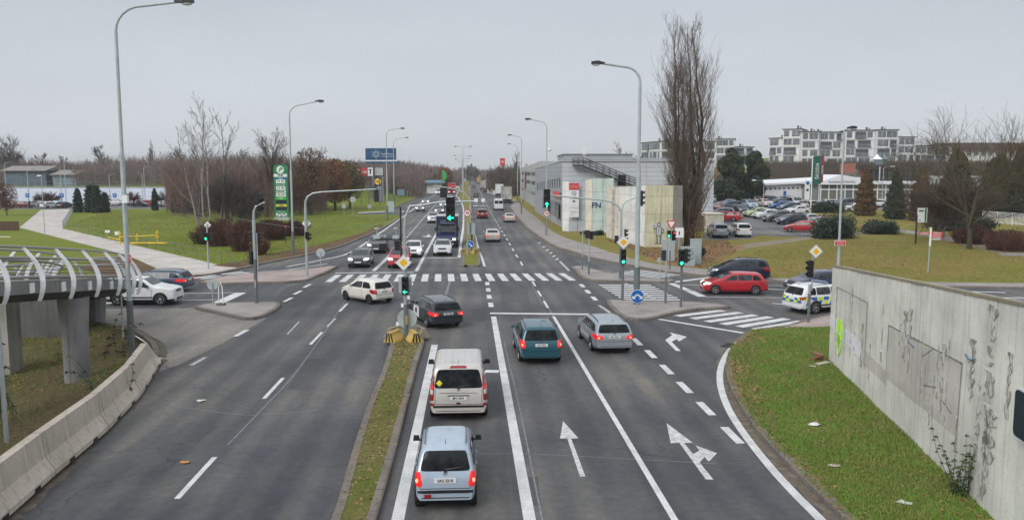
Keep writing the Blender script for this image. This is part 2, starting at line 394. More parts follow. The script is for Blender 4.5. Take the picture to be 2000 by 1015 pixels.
def ground():
 vs = []; idx = {}; es = []
 def av(x, y):
  k = (round(x, 3), round(y, 3))
  if k not in idx: idx[k] = len(vs); vs.append(Vector(k))
  return idx[k]
 for nm, poly, _ in REG:
  # split long edges so that they follow the terrain
  ids = []
  n = len(poly)
  for i in range(n):
   a, b = poly[i], poly[(i + 1) % n]; l = hypot(b[0] - a[0], b[1] - a[1]); st = max(1, int(l / max(4, .05 * a[1])))
   for q in range(st): ids.append(av(a[0] + (b[0] - a[0]) * q / st, a[1] + (b[1] - a[1]) * q / st))
  for i in range(len(ids)):
   if ids[i] != ids[(i + 1) % len(ids)]: es.append((ids[i], ids[(i + 1) % len(ids)]))
 y = -40.0
 while y < 2600:
  st = max(1.3, abs(y) * .035) if y > 0 else 8
  if 190 < y < 215: st = 3
  hw = max(50, abs(y) * .95)
  nx = int(min(110, 2 * hw / st))
  for i in range(nx + 1):
   av(-hw + 2 * hw * i / nx + random.uniform(-.2, .2) * st, y + random.uniform(-.2, .2) * st)
  y += st
 for q in ((-3000, -300), (3000, -300), (3000, 4000), (-3000, 4000)): av(*q)
 V, E, F, *_ = delaunay_2d_cdt(vs, es, [], 0, 1e-4)
 polys = [(nm, poly, min(p[0] for p in poly), max(p[0] for p in poly), min(p[1] for p in poly), max(p[1] for p in poly)) for nm, poly, _ in REG]
 bins = {nm: [] for nm, *_ in polys}; bins['lawn'] = []; bins['dry_lawn'] = []
 for f in F:
  cx = sum(V[i].x for i in f) / len(f); cy = sum(V[i].y for i in f) / len(f)
  for nm, poly, x0, x1, y0, y1 in polys:
   if x0 <= cx <= x1 and y0 <= cy <= y1 and inside(cx, cy, poly): bins[nm].append(f); break
  else: bins['dry_lawn' if cx + .055 * cy > 5 else 'lawn'].append(f)
 mats = {nm: m for nm, _, m in REG}; mats['lawn'] = M_LAWN; mats['dry_lawn'] = M_LAWNR
 for nm, fs in bins.items():
  used = {}; vv = []; ff = []
  for f in fs:
   g = []
   for i in f:
    if i not in used:
     used[i] = len(vv); x, y_ = V[i].x, V[i].y
     z = 0 if nm in ('road', 'worn_apron') else .125 + HG(x, y_)
     if nm in ('parking_area', 'supermarket_parking'): z -= .05
     if nm in ('lawn', 'dry_lawn') and y_ > 25: z += .06 * sin(x * .35) * sin(y_ * .21)* (1 if y_ < 120 else 0) *0
     vv.append((x, y_, z))
    g.append(used[i])
   ff.append(tuple(g))
  mb = MB(); mb.v = vv; mb.f = ff; mb.m = [0] * len(ff)
  o = mb.build(nm, mats[nm], smooth=(nm not in ('road',)))
  o['kind'] = 'structure'
ground()
def kerb(name, line, side=1, wd=.22, h=.15, m=None):
 # kerb stones: each stone about a metre with a small joint, one structure mesh
 mb = MB(); pts = line
 seg = []
 # resample to about 1 m (more when far)
 for i in range(len(pts) - 1):
  a, b = Vector(pts[i][:2]), Vector(pts[i + 1][:2]); l = (b - a).length
  k = max(1, int(l / (1.0 if a.y < 60 else 6)))
  for q in range(k):
   s0 = a + (b - a) * (q / k); s1 = a + (b - a) * ((q + 1) / k); d = (s1 - s0)
   if d.length < 1e-4: continue
   g = .012 if a.y < 60 else 0
   t = d.normalized(); nrm = Vector((-t.y, t.x)) * side
   s0 = s0 + t * g - t * .0; s1 = s1 - t * g
   jz = random.uniform(-.008, .008)
   A, B = s0 - nrm * .02, s1 - nrm * .02
   C, D = s1 + nrm * wd, s0 + nrm * wd
   A2, B2 = s0 + nrm * .03, s1 + nrm * .03
   z = h + jz
   vv = [(A.x, A.y, -.05), (B.x, B.y, -.05), (B.x, B.y, z - .03), (A.x, A.y, z - .03), (A2.x, A2.y, z), (B2.x, B2.y, z), (C.x, C.y, z), (D.x, D.y, z), (C.x, C.y, -.05), (D.x, D.y, -.05)]
   mb.add(vv, [(0, 1, 2, 3), (3, 2, 5, 4), (4, 5, 6, 7), (7, 6, 8, 9), (0, 3, 4, 7, 9), (1, 8, 6, 5, 2)])
 o = mb.build(name, m or M_KERB); o['kind'] = 'structure'; return o
kerb('kerb', lk, 1); kerb('kerb', lf, 1); kerb('kerb', ly[3:], 1); kerb('kerb', rt, 1); kerb('kerb', cr, 1)
kerb('kerb', smooth_line([PG(*q) for q in [(1463, 468.5), (1478, 463), (1482, 459), (1476, 452.5), (1463, 448)]], 3), 1, .25, .32)
def island(name, px, mtop, k=4, top=.14, world=False, wd=.2, sm=True):
 pts = px if world else L(px)
 if sm: pts = smooth_line(pts, k, True)
 n = len(pts); ar = sum(pts[i][0] * pts[(i + 1) % n][1] - pts[(i + 1) % n][0] * pts[i][1] for i in range(n))
 if ar < 0: pts = pts[::-1]
 kerb(name + '_kerb', pts + [pts[0]], 1, wd, top + .015)
 inner = offset_line(pts, wd * .8)
 mb = MB(); mb.prism(inner, -.04, top)
 o = mb.build(name, mtop); o['kind'] = 'structure'; return pts
ISL1 = island('traffic_island', [(383, 604), (388, 600), (410, 596), (470, 594), (536, 592.6), (546, 595), (545, 602), (525, 615), (500, 623.6), (475, 624.5), (456, 620), (415, 611)], M_PAVE)
island('traffic_island', [(391, 552), (406, 548.5), (440, 541), (505, 534.5), (548, 532), (600, 528), (645, 521.5), (660, 522), (640, 533), (600, 549), (560, 553), (500, 554), (430, 556.5), (396, 555)], M_PINK, sm=False)
MEDN = island('grass_median', [(600, 1180), (652, 1015), (672, 950), (695, 870), (722, 790), (745, 735), (757, 700), (763, 675), (775, 664), (800, 660), (820, 663), (828, 671), (815, 712), (803, 760), (783, 840), (757, 940), (735, 1015), (690, 1180)], grassmat('median_moss', (.115, .135, .03), (.17, .14, .06), (.14, .10, .06), .47, .56), 3)
island('grass_median', [(902.5, 517), (906, 520), (933, 521), (938, 517), (936, 500), (930, 477), (925, 433), (921, 401), (919, 381), (917, 365), (917, 354), (906, 354), (901, 361), (896, 373), (894.5, 381.5), (905, 401), (907, 433.5), (905.5, 477)], M_LAWNR, 3)
island('traffic_island', [(1186.6, 590), (1196, 588.5), (1270, 591), (1348, 592.6), (1372, 594), (1408, 597), (1426, 602), (1390, 605), (1365, 606), (1320, 613), (1270, 625), (1248, 626.5), (1218, 622), (1199, 609), (1187, 595)], M_PAVE, 3)
island('traffic_island', [(1117, 523), (1140, 522), (1170, 530), (1200, 536.5), (1256, 545), (1314, 549), (1306, 553), (1250, 552), (1162, 550), (1138, 544), (1124, 531)], M_PAVE, 3)
# ------------------------------------------------------------- road markings
MK = MB(); WK = MB(); SK = MB(); AK = MB(); GK = MB(); DK = MB()
ZM = .004
def line(a, b, wd, mb=None, px=True, ext=0):
 mb = MK if mb is None else mb
 if px: a, b = P(*a), P(*b)
 a, b = Vector(a), Vector(b); t = (b - a).normalized(); n = Vector((-t.y, t.x)) * wd / 2; a = a - t * ext; b = b + t * ext
 mb.add([(a - n).to_3d(), (b - n).to_3d(), (b + n).to_3d(), (a + n).to_3d()], [(0, 1, 2, 3)])
def pline(px, wd, mb=None, k=4):
 pts = smooth_line(L(px), k) if len(px) > 2 else L(px)
 mb = MK if mb is None else mb
 A = offset_line(pts, wd / 2); B = offset_line(pts, -wd / 2); n = len(pts)
 mb.add([(*p, 0) for p in A] + [(*p, 0) for p in B], [(i, i + 1, i + 1 + n, i + n) for i in range(n - 1)])
def dash(px, py, ln, wd, hd=RD, mb=None):
 c = Vector(P(px, py)); d = Vector(rdir(hd)); line(c - d * ln / 2, c + d * ln / 2, wd, mb, False)
line((964, 618), (1041, 1050), .29); line((1081, 617.5), (1342, 1055), .17); line((849, 673), (765, 1070), .30)
line((957, 611.5), (1190, 614), .45); line((848, 723), (974, 725), .45)
pline([(1460, 655), (1430, 678), (1411, 708), (1406, 745), (1420, 792), (1450, 842), (1500, 906), (1550, 961), (1600, 1011), (1665, 1080)], .25)
line((1287, 623), (1452, 650), .3)
for q in [(1244, 667), (1271, 691), (1302, 721), (1337, 756), (1378, 797), (1430, 849)]: dash(*q, 1.6, .27)
for q in [(1137, 557.6), (1148, 569.4), (1160.5, 582.6)]: dash(*q, 1.6, .3)
line((1170, 596), (1192, 611), .2, WK)
for q in [(671, 600), (618, 660), (535, 757), (385, 930)]: dash(*q, 3.0, .15, -2.6)
dash(647, 630, 2.4, .12, -2, WK); dash(573, 640, 3.5, .08, -5, WK)
for q in [(951.7, 553.7), (953.7, 565.8), (955.5, 579.4), (958.6, 595)]: dash(*q, 1.6, .3)
for q in [(1042.6, 553.7), (1053.6, 573), (1066, 594)]: dash(*q, 2.6, .15)
for q in [(802.6, 554), (800, 567), (796, 581), (788, 596), (779, 633.5), (771.5, 655)]: dash(*q, 1.5, .3, -8)
for q in [(600, 558), (581.5, 571), (562.6, 585), (471.6, 650)]: dash(*q, 1.7, .25, 2)
dash(388, 705, 1.5, .2, 2, WK)
for q in [(990, 467), (977.4, 446.5), (964.4, 425), (945, 388), (938, 376)]: pass
y = 66.0
def farlane(y): # dashed line of the right carriageway
 pts = [(1020, 516), (1007.5, 497), (990, 467), (977.4, 446.5), (964.4, 425), (945, 388), (930, 362)]
 W_ = [P(*q) for q in pts]; ys = [p[1] for p in W_]; xs = [p[0] for p in W_]
 return float(np.interp(y, ys, xs))
y = P(1020, 518)[1]
while y < 480:
 line((farlane(y), y), (farlane(y + 3), y + 3), .16, px=False); y += 6.5
pline([(946.5, 520), (940, 500), (934, 484), (926, 451), (922.5, 425), (919.5, 390), (917, 362)], .22)
pline([(897, 503), (900, 477), (905.5, 433), (903.5, 401), (893.5, 384), (892, 380), (901.5, 358)], .3)
line((833, 503.5), (893, 503.5), .4); line((813, 529.5), (849, 462), .28); line((849, 462), (868, 427), .25)
line((731, 529), (765, 497), .2); line((727, 529), (761, 497), .12)
line((655, 533), (808, 531.6), .42)
pline([(560, 521), (630, 507), (684, 493), (735, 460), (790, 421), (832, 390), (853, 379), (890, 357)], .25)
def dl(p0, p1, y0, y1, ln, gap, wd):
 a, b = P(*p0), P(*p1); y = y0
 f = lambda y: a[0] + (b[0] - a[0]) * (y - a[1]) / (b[1] - a[1])
 while y < y1: line((f(y), y), (f(y + ln), y + ln), wd, px=False); y += ln + gap
dl((765, 497), (833, 420), P(765, 497)[1], 300, 1.5, 1.5, .22)
for q in [(1053, 474), (1062, 482), (1069, 488), (1076, 494), (1082, 500), (1088, 506)]: dash(*q, 1.5, .22, 12)
line((1093, 510), (1112, 529), .22, WK)
# small lane arrows far away
for q in [(828, 456), (886, 521.5)]: pass
# crosswalks
def zebra_quad(bl, br, tl, tr, n, duty=.5):   # stripes run bl->tl direction
 bl, br, tl, tr = [Vector(P(*q)) for q in (bl, br, tl, tr)]
 for i in range(n):
  a = (i + .25) / n; b = (i + .25 + duty) / n
  q = [bl.lerp(br, a), bl.lerp(br, b), tl.lerp(tr, b), tl.lerp(tr, a)]
  MK.add([(v.x, v.y, 0) for v in q], [(0, 1, 2, 3)])
zebra_quad((628, 550.5), (1132, 547.5), (649, 536.5), (1108, 533.5), 19)
line((640, 543), (1120, 540), .07, WK); line((638, 544.5), (1122, 541.5), .05, WK)
zebra_quad((1226, 591.5), (1167, 555), (1347, 592.5), (1268, 555), 9)
line((1219.5, 553), (1291, 592), .1, WK); line((1223, 553), (1296, 592), .1, WK)
zebra_quad((1193, 534), (1246, 526), (1285, 544), (1331, 536.5), 5)
for a, b in [((1322, 617), (1412, 606)), ((1352, 622), (1446, 610)), ((1380, 628), (1475, 615)), ((1411, 633), (1505, 618.6)), ((1443, 638), (1537, 622)), ((1475, 643), (1567, 627))]: line(a, b, .55)
line((1395, 605), (1530, 640), .06, WK)
for a, b in [((379, 543), (422, 537)), ((433, 535.5), (475, 530.5)), ((392, 544.5), (436, 539)), ((406, 546), (450, 541)), ((447, 537), (487, 532)), ((461, 538.5), (498, 533)), ((475, 540), (514, 535)), ((488, 541), (530, 536))]: line(a, b, .5)
line((500, 531), (640, 522), .25, WK); line((510, 534), (560, 537), .3)
line((560, 527), (640, 515), .2); line((426, 591.5), (470, 571.5), .75); line((353, 573), (455, 571.3), .15); line((355, 586), (424, 585), .15); line((150, 586), (215, 587), .15); line((165, 594), (230, 591), .5); line((150, 605), (210, 603), .12, WK)
line((1347, 568), (1372, 579), .6); line((1310, 553), (1345, 567), .5); line((1378, 579.9), (2000, 585), .15); line((1315, 551), (1387, 541.5), .5); line((1330, 556), (1370, 557), .15); line((1494, 557), (1535, 558), .15); line((1494, 564), (1535, 566), .2)
line((1879, 569), (1965, 571), .3); line((1929, 582), (2010, 581), .3); line((1508, 592), (1530, 594), .2)
# arrows
def shape(pts, c, hd, sx=1, sy=1, mb=None):
 d = Vector(rdir(hd)); n = Vector((d.y, -d.x)); c = Vector(P(*c))
 q = [c + n * (x * sx) + d * (y * sy) for x, y in pts]
 (mb or MK).add([(v.x, v.y, 0) for v in q], tessellate_polygon([[Vector((v.x, v.y, 0)) for v in q]]))
ARW = [(-.1, 0), (.1, 0), (.08, 3.2), (.38, 3.2), (0, 5.0), (-.38, 3.2), (-.08, 3.2)]
shape(ARW, (1138, 930), -2.6, .74, .98, AK)
shape([(-.12, 0), (.12, 0), (.1, 1.3), (.42, 1.75), (.42, 1.35), (.95, 2.05), (.42, 2.75), (.42, 2.3), (.1, 2.0), (.08, 3.0), (.4, 3.0), (0, 5.0), (-.4, 3.0), (-.08, 3.0)], (1386, 936), -2.6, .84, .98, AK)
shape([(-.12, 0), (.12, 0), (.12, 1.8), (.55, 2.4), (.55, 1.9), (1.25, 2.9), (.55, 3.9), (.55, 3.3), (-.12, 2.2)], (1325, 685), -1, .9, 1.1)
for q in [(838, 458), (788, 412), (800, 404)]: shape([(-.15, 0), (.15, 0), (.15, 1.6), (.7, 1.6), (.2, 2.6), (-.6, 2.4), (-.15, 1.6)], q, 180 + RD, 1.2, 1.6)
x_, y_ = P(1424, 674); dg_ = thing('drain_grate', (x_, y_, 0.002), 'dark slotted drain grate in the gutter of the right kerb curve', 'drain', rz=R(-35)); mb = MB()
for i in range(7): mb.box((0, -.42 + i * .14, .012), (.42, .07, .02))
mb.box((-.23, 0, .012), (.04, 1.0, .022)); mb.box((.23, 0, .012), (.04, 1.0, .022)); mb.build('grate', M_DARK, dg_); mb = MB(); mb.box((0, 0, .006), (.44, .96, .004)); mb.build('drain_pit', M_BLACK, dg_)
# sealed cracks and utility cuts
pline([(985, 668), (992, 700), (1008, 765), (1030, 870), (1062, 1030)], .05, SK)
pline([(880, 545), (874, 565), (868, 582)], .18, WK if False else SK); pline([(1060, 580), (1072, 602), (1082, 618)], .06, SK)
pline([(1037, 553), (1049, 575), (1060, 596)], .05, SK)
pline([(700, 545), (640, 640), (575, 730), (520, 790), (445, 868)], .05, SK); pline([(400, 640), (480, 632), (640, 626), (790, 622)], .04, SK); pline([(810, 626), (950, 628), (1190, 634)], .04, SK); pline([(850, 890), (990, 885), (1180, 893), (1400, 905)], .03, SK); pline([(620, 800), (480, 810), (330, 790)], .035, SK)
for q in ([(800, 603), (948, 603), (946, 628), (795, 630)], [(560, 560), (640, 556), (600, 600), (520, 605)], [(1000, 930), (1050, 930), (1056, 985), (1004, 985)], [(600, 700), (640, 700), (600, 760), (560, 760)], [(1205, 640), (1240, 640), (1290, 700), (1250, 705)], [(980, 560), (1030, 560), (1035, 590), (980, 590)]): w_ = L(q); DK.add([(*p, 0) for p in w_], [(0, 1, 2, 3)])
for ln_, a_, b_ in ((lk, 0, 45), (cr, 0, 45), (rt, 60, 200)):
 q = [p for p in ln_ if a_ < p[1] < b_]; o1 = offset_line(q, -.03); o2 = [(p[0] + random.uniform(-.1, .1), p[1] + random.uniform(-.1, .1)) for p in offset_line(q, -.36)]; k = len(q)
 GK.add([(*p, 0) for p in o1] + [(*p, 0) for p in o2], [(i, i + 1, i + 1 + k, i + k) for i in range(k - 1)])
for mb, nm, m in ((AK, 'lane_arrows', mat('arrow_paint', (.50, .50, .49), .75, n=5, amt=.35)), (GK, 'gutter_dirt', mat('gutter_soil', (.13, .105, .08), .95, n=3, amt=.45)), (DK, 'asphalt_patches', asphalt('patch_asphalt', .062, False)), (MK, 'road_markings', M_PAINT), (WK, 'worn_road_markings', M_WORN), (SK, 'crack_sealing', M_SEAL)):
 o = mb.build(nm, m); o['kind'] = 'structure'; o.location.z = {'road_markings': .006, 'worn_road_markings': .010, 'crack_sealing': .004, 'lane_arrows': .008, 'gutter_dirt': .002, 'asphalt_patches': .002}[nm]
for i, (x, y, c) in enumerate([(362, 903, (.5, .22, .07)), (1591, 837, (.7, .7, .7)), (1630, 919, (.5, .42, .4)), (1765, 992, (.62, .62, .6)), (1587, 722, (.65, .63, .6)), (392, 783, (.6, .58, .5))]):
 mb = MB(); p = P(x, y); s = .2
 pts = [(cos(a) * s * random.uniform(.6, 1.2), sin(a) * s * random.uniform(.4, .9)) for a in [k * pi / 4 for k in range(8)]]
 mb.add([(px_, py_, random.uniform(.01, .05)) for px_, py_ in pts] + [(0, 0, .05)], [(k, (k + 1) % 8, 8) for k in range(8)])
 lb = ['orange scrap of litter on the left carriageway near the kerb line', 'white sheet of paper lying on the near lawn', 'pinkish scrap of litter on the near lawn beside the kerb', 'crumpled white bag on the near lawn below the wall', 'white plank shaped litter at the far foot of the wall', 'small pale fleck of litter on the left carriageway'][i]
 o = mb.build('litter', mat('litter_%d' % i, c, .8)); o.location = (*p, .13 if x > 1500 else .004); tag(o, lb, 'litter', 'scraps of litter on grass and road')
# ------------------------------------------------------------- vehicles
def paint(name, col, metal=.0, rough=.28):
 a = NT('paint_' + name, rough); a.b.inputs['Coat Weight'].default_value = .7; a.b.inputs['Coat Roughness'].default_value = .05
 a.b.inputs['Metallic'].default_value = metal
 f = a.noise(a.pos(), 3, 5, .7)
 c = a.mix(col, tuple(x * .8 + .012 for x in col), a.ramp(f, (.45, G3(0)), (.7, G3(.8))))
 return a.out(c)
PT = dict(silverblue=paint('silverblue', (.40, .48, .57), .2), silver=paint('silver', (.55, .56, .58), .25), warmsilver=paint('warmsilver', (.56, .53, .49), .15), teal=paint('teal', (.012, .085, .12), .2),  # warmsilver: van's silver, warmed in place of the headlight glow on its tailgate
          greysilver=paint('greysilver', (.30, .34, .38), .3), anthracite=paint('anthracite', (.022, .028, .036), .2), white=paint('white', (.72, .73, .73)), cream=paint('cream', (.70, .67, .60)),
          red=paint('red', (.45, .008, .018)), navy=paint('navy', (.008, .018, .042), .1), bluegrey=paint('bluegrey', (.06, .09, .14), .3), black=paint('black', (.008, .008, .01)), darkred=paint('darkred', (.16, .01, .015)),
          lime=paint('lime', (.42, .52, .25)), blue=paint('blue', (.02, .10, .32)), lightblue=paint('lightblue', (.30, .44, .52), .2), mauve=paint('mauve', (.30, .25, .32), .3), beige=paint('beige', (.52, .47, .42), .2),
          pinkwhite=paint('pinkwhite', (.62, .48, .50)), deepblue=paint('deepblue', (.008, .014, .06)), grey=paint('grey', (.14, .15, .16), .3))
STY = {
 # L, W, H, belt, wheel R, wheelbase front/rear y, top profile (rear -> front), side windows, rear window(z0,z1,halfw), windscreen
 'tall_hatch': dict(L=3.5, W=1.50, H=1.58, belt=.98, R=.29, wf=1.12, wr=-1.22, top=[(-1.75, .50), (-1.745, .75), (-1.70, .98), (-1.46, 1.50), (-1.25, 1.55), (-.3, 1.58), (.35, 1.53), (1.05, 1.03), (1.45, .92), (1.70, .75), (1.75, .5)],
 sw=[(-1.45, -1.02, .02), (-.98, -.22, 0), (-.16, .72, 0)], tum=.30),
 'city_car': dict(L=3.56, W=1.64, H=1.48, belt=.92, R=.30, wf=1.20, wr=-1.22, top=[(-1.78, .45), (-1.775, .75), (-1.70, .95), (-1.52, 1.38), (-1.35, 1.45), (-.3, 1.48), (.35, 1.43), (1.1, .98), (1.5, .88), (1.74, .7), (1.78, .45)],
 sw=[(-1.40, -.55, .05), (-.48, .72, 0)], tum=.32),
 'hatch': dict(L=4.25, W=1.76, H=1.47, belt=.92, R=.32, wf=1.32, wr=-1.30, top=[(-2.12, .45), (-2.11, .75), (-2.0, .95), (-1.70, 1.36), (-1.5, 1.42), (-.4, 1.47), (.3, 1.42), (1.15, .97), (1.75, .86), (2.07, .68), (2.12, .45)],
 sw=[(-1.72, -1.12, .05), (-1.06, -.15, 0), (-.09, .85, 0)], tum=.34),
 'estate': dict(L=4.72, W=1.82, H=1.47, belt=.94, R=.33, wf=1.42, wr=-1.36, top=[(-2.36, .45), (-2.35, .78), (-2.28, .96), (-1.98, 1.36), (-1.8, 1.42), (-.4, 1.47), (.4, 1.43), (1.3, .98), (1.95, .86), (2.30, .68), (2.36, .45)],
 sw=[(-2.02, -1.26, .06), (-1.20, -.25, 0), (-.19, .88, 0)], tum=.34, rails=1),
 'sedan': dict(L=4.6, W=1.78, H=1.45, belt=.93, R=.32, wf=1.38, wr=-1.30, top=[(-2.30, .45), (-2.29, .80), (-2.22, .98), (-1.70, 1.04), (-1.05, 1.38), (-.4, 1.45), (.3, 1.42), (1.2, .97), (1.85, .86), (2.24, .68), (2.30, .45)],
 sw=[(-1.45, -1.10, .10), (-1.04, -.20, 0), (-.14, .85, 0)], tum=.34, sedan=1),
 'suv': dict(L=4.55, W=1.85, H=1.66, belt=1.06, R=.36, wf=1.38, wr=-1.30, top=[(-2.27, .50), (-2.26, .9), (-2.18, 1.08), (-1.92, 1.55), (-1.7, 1.61), (-.4, 1.66), (.35, 1.61), (1.15, 1.14), (1.85, 1.02), (2.2, .82), (2.27, .5)],
 sw=[(-1.92, -1.26, .05), (-1.20, -.22, 0), (-.16, .88, 0)], tum=.30, rails=1, clad=.34),
 'boxy_suv': dict(L=4.25, W=1.80, H=1.69, belt=1.08, R=.37, wf=1.28, wr=-1.30, top=[(-2.12, .50), (-2.11, .9), (-2.06, 1.10), (-1.94, 1.60), (-1.8, 1.66), (-.4, 1.69), (.30, 1.65), (.85, 1.20), (1.80, 1.08), (2.08, .95), (2.12, .5)],
 sw=[(-1.86, -1.32, .03), (-1.24, -.30, 0), (-.22, .66, 0)], tum=.22, rails=1, clad=.42),
 'mpv': dict(L=4.40, W=1.80, H=1.64, belt=1.02, R=.32, wf=1.38, wr=-1.30, top=[(-2.20, .48), (-2.19, .85), (-2.13, 1.03), (-1.93, 1.52), (-1.75, 1.60), (-.4, 1.64), (.4, 1.57), (1.40, 1.06), (1.85, .94), (2.14, .75), (2.20, .48)],
 sw=[(-1.95, -1.30, .04), (-1.24, -.28, 0), (-.22, .90, 0)], tum=.27, rails=1),
 'van': dict(L=4.76, W=1.90, H=1.88, belt=1.10, R=.33, wf=1.52, wr=-1.55, top=[(-2.38, .45), (-2.375, .8), (-2.33, 1.10), (-2.16, 1.76), (-2.02, 1.84), (-.6, 1.88), (.75, 1.84), (1.62, 1.16), (2.12, .98), (2.34, .75), (2.38, .45)],
 sw=[(-2.12, -1.00, .02), (-.92, .34, 0), (.42, 1.22, 0)], tum=.17, clad=.36),
 'high_van': dict(L=5.3, W=2.05, H=2.45, belt=1.25, R=.35, wf=1.75, wr=-1.65, top=[(-2.65, .45), (-2.648, .9), (-2.63, 1.3), (-2.58, 2.36), (-2.5, 2.43), (-.6, 2.45), (1.05, 2.40), (1.30, 2.2), (1.85, 1.35), (2.45, 1.05), (2.62, .8), (2.65, .45)],
 sw=[(1.02, 1.62, 0)], tum=.08, clad=.4),
}
_proto = {}
def chaikin(p, n=2):
 for _ in range(n):
  q = [p[0]]
  for a, b in zip(p[:-1], p[1:]):
   q += [(a[0] * .75 + b[0] * .25, a[1] * .75 + b[1] * .25), (a[0] * .25 + b[0] * .75, a[1] * .25 + b[1] * .75)]
  q.append(p[-1]); p = q
 return p
def make_wheel(Rw, wd):
 key = ('w', Rw)
 if key in _proto: return _proto[key]
 t = MB(); t.lathe([(Rw * .66, -wd / 2), (Rw * .9, -wd / 2), (Rw, -wd * .36), (Rw, wd * .36), (Rw * .9, wd / 2), (Rw * .66, wd / 2), (Rw * .62, wd * .3)], n=28, axis='x', cap=False)
 t.lathe([(0.01, wd * .38), (Rw * .66, wd * .38)], n=20, axis='x', m=0, cap=False)
 r = MB(); r.lathe([(Rw * .67, wd * .47), (Rw * .60, wd * .50), (Rw * .58, wd * .32)], n=28, axis='x', cap=False)
 r.lathe([(.001, wd * .44), (Rw * .14, wd * .44), (Rw * .16, wd * .36)], n=12, axis='x', cap=False)
 for k in range(5):
  a = 2 * pi * k / 5
  for s in (-.13, .13):
   c0 = Vector((wd * .42, cos(a) * Rw * .12, sin(a) * Rw * .12)); c1 = Vector((wd * .44, cos(a + s) * Rw * .60, sin(a + s) * Rw * .60))
   tt = (c1 - c0).normalized(); nn = Vector((0, -tt.z, tt.y)) * Rw * .05
   r.add([c0 - nn, c1 - nn * 1.2, c1 + nn * 1.2, c0 + nn, c0 - nn + Vector((-.03, 0, 0)), c1 - nn + Vector((-.03, 0, 0)), c1 + nn + Vector((-.03, 0, 0)), c0 + nn + Vector((-.03, 0, 0))], [(0, 1, 2, 3), (0, 4, 5, 1), (3, 2, 6, 7)])
 a = t.build('tyre', M_TYRE, smooth=40); b = r.build('rim', M_RIM, smooth=40)
 _proto[key] = (a.data, b.data); bpy.data.objects.remove(a); bpy.data.objects.remove(b)
 return _proto[key]
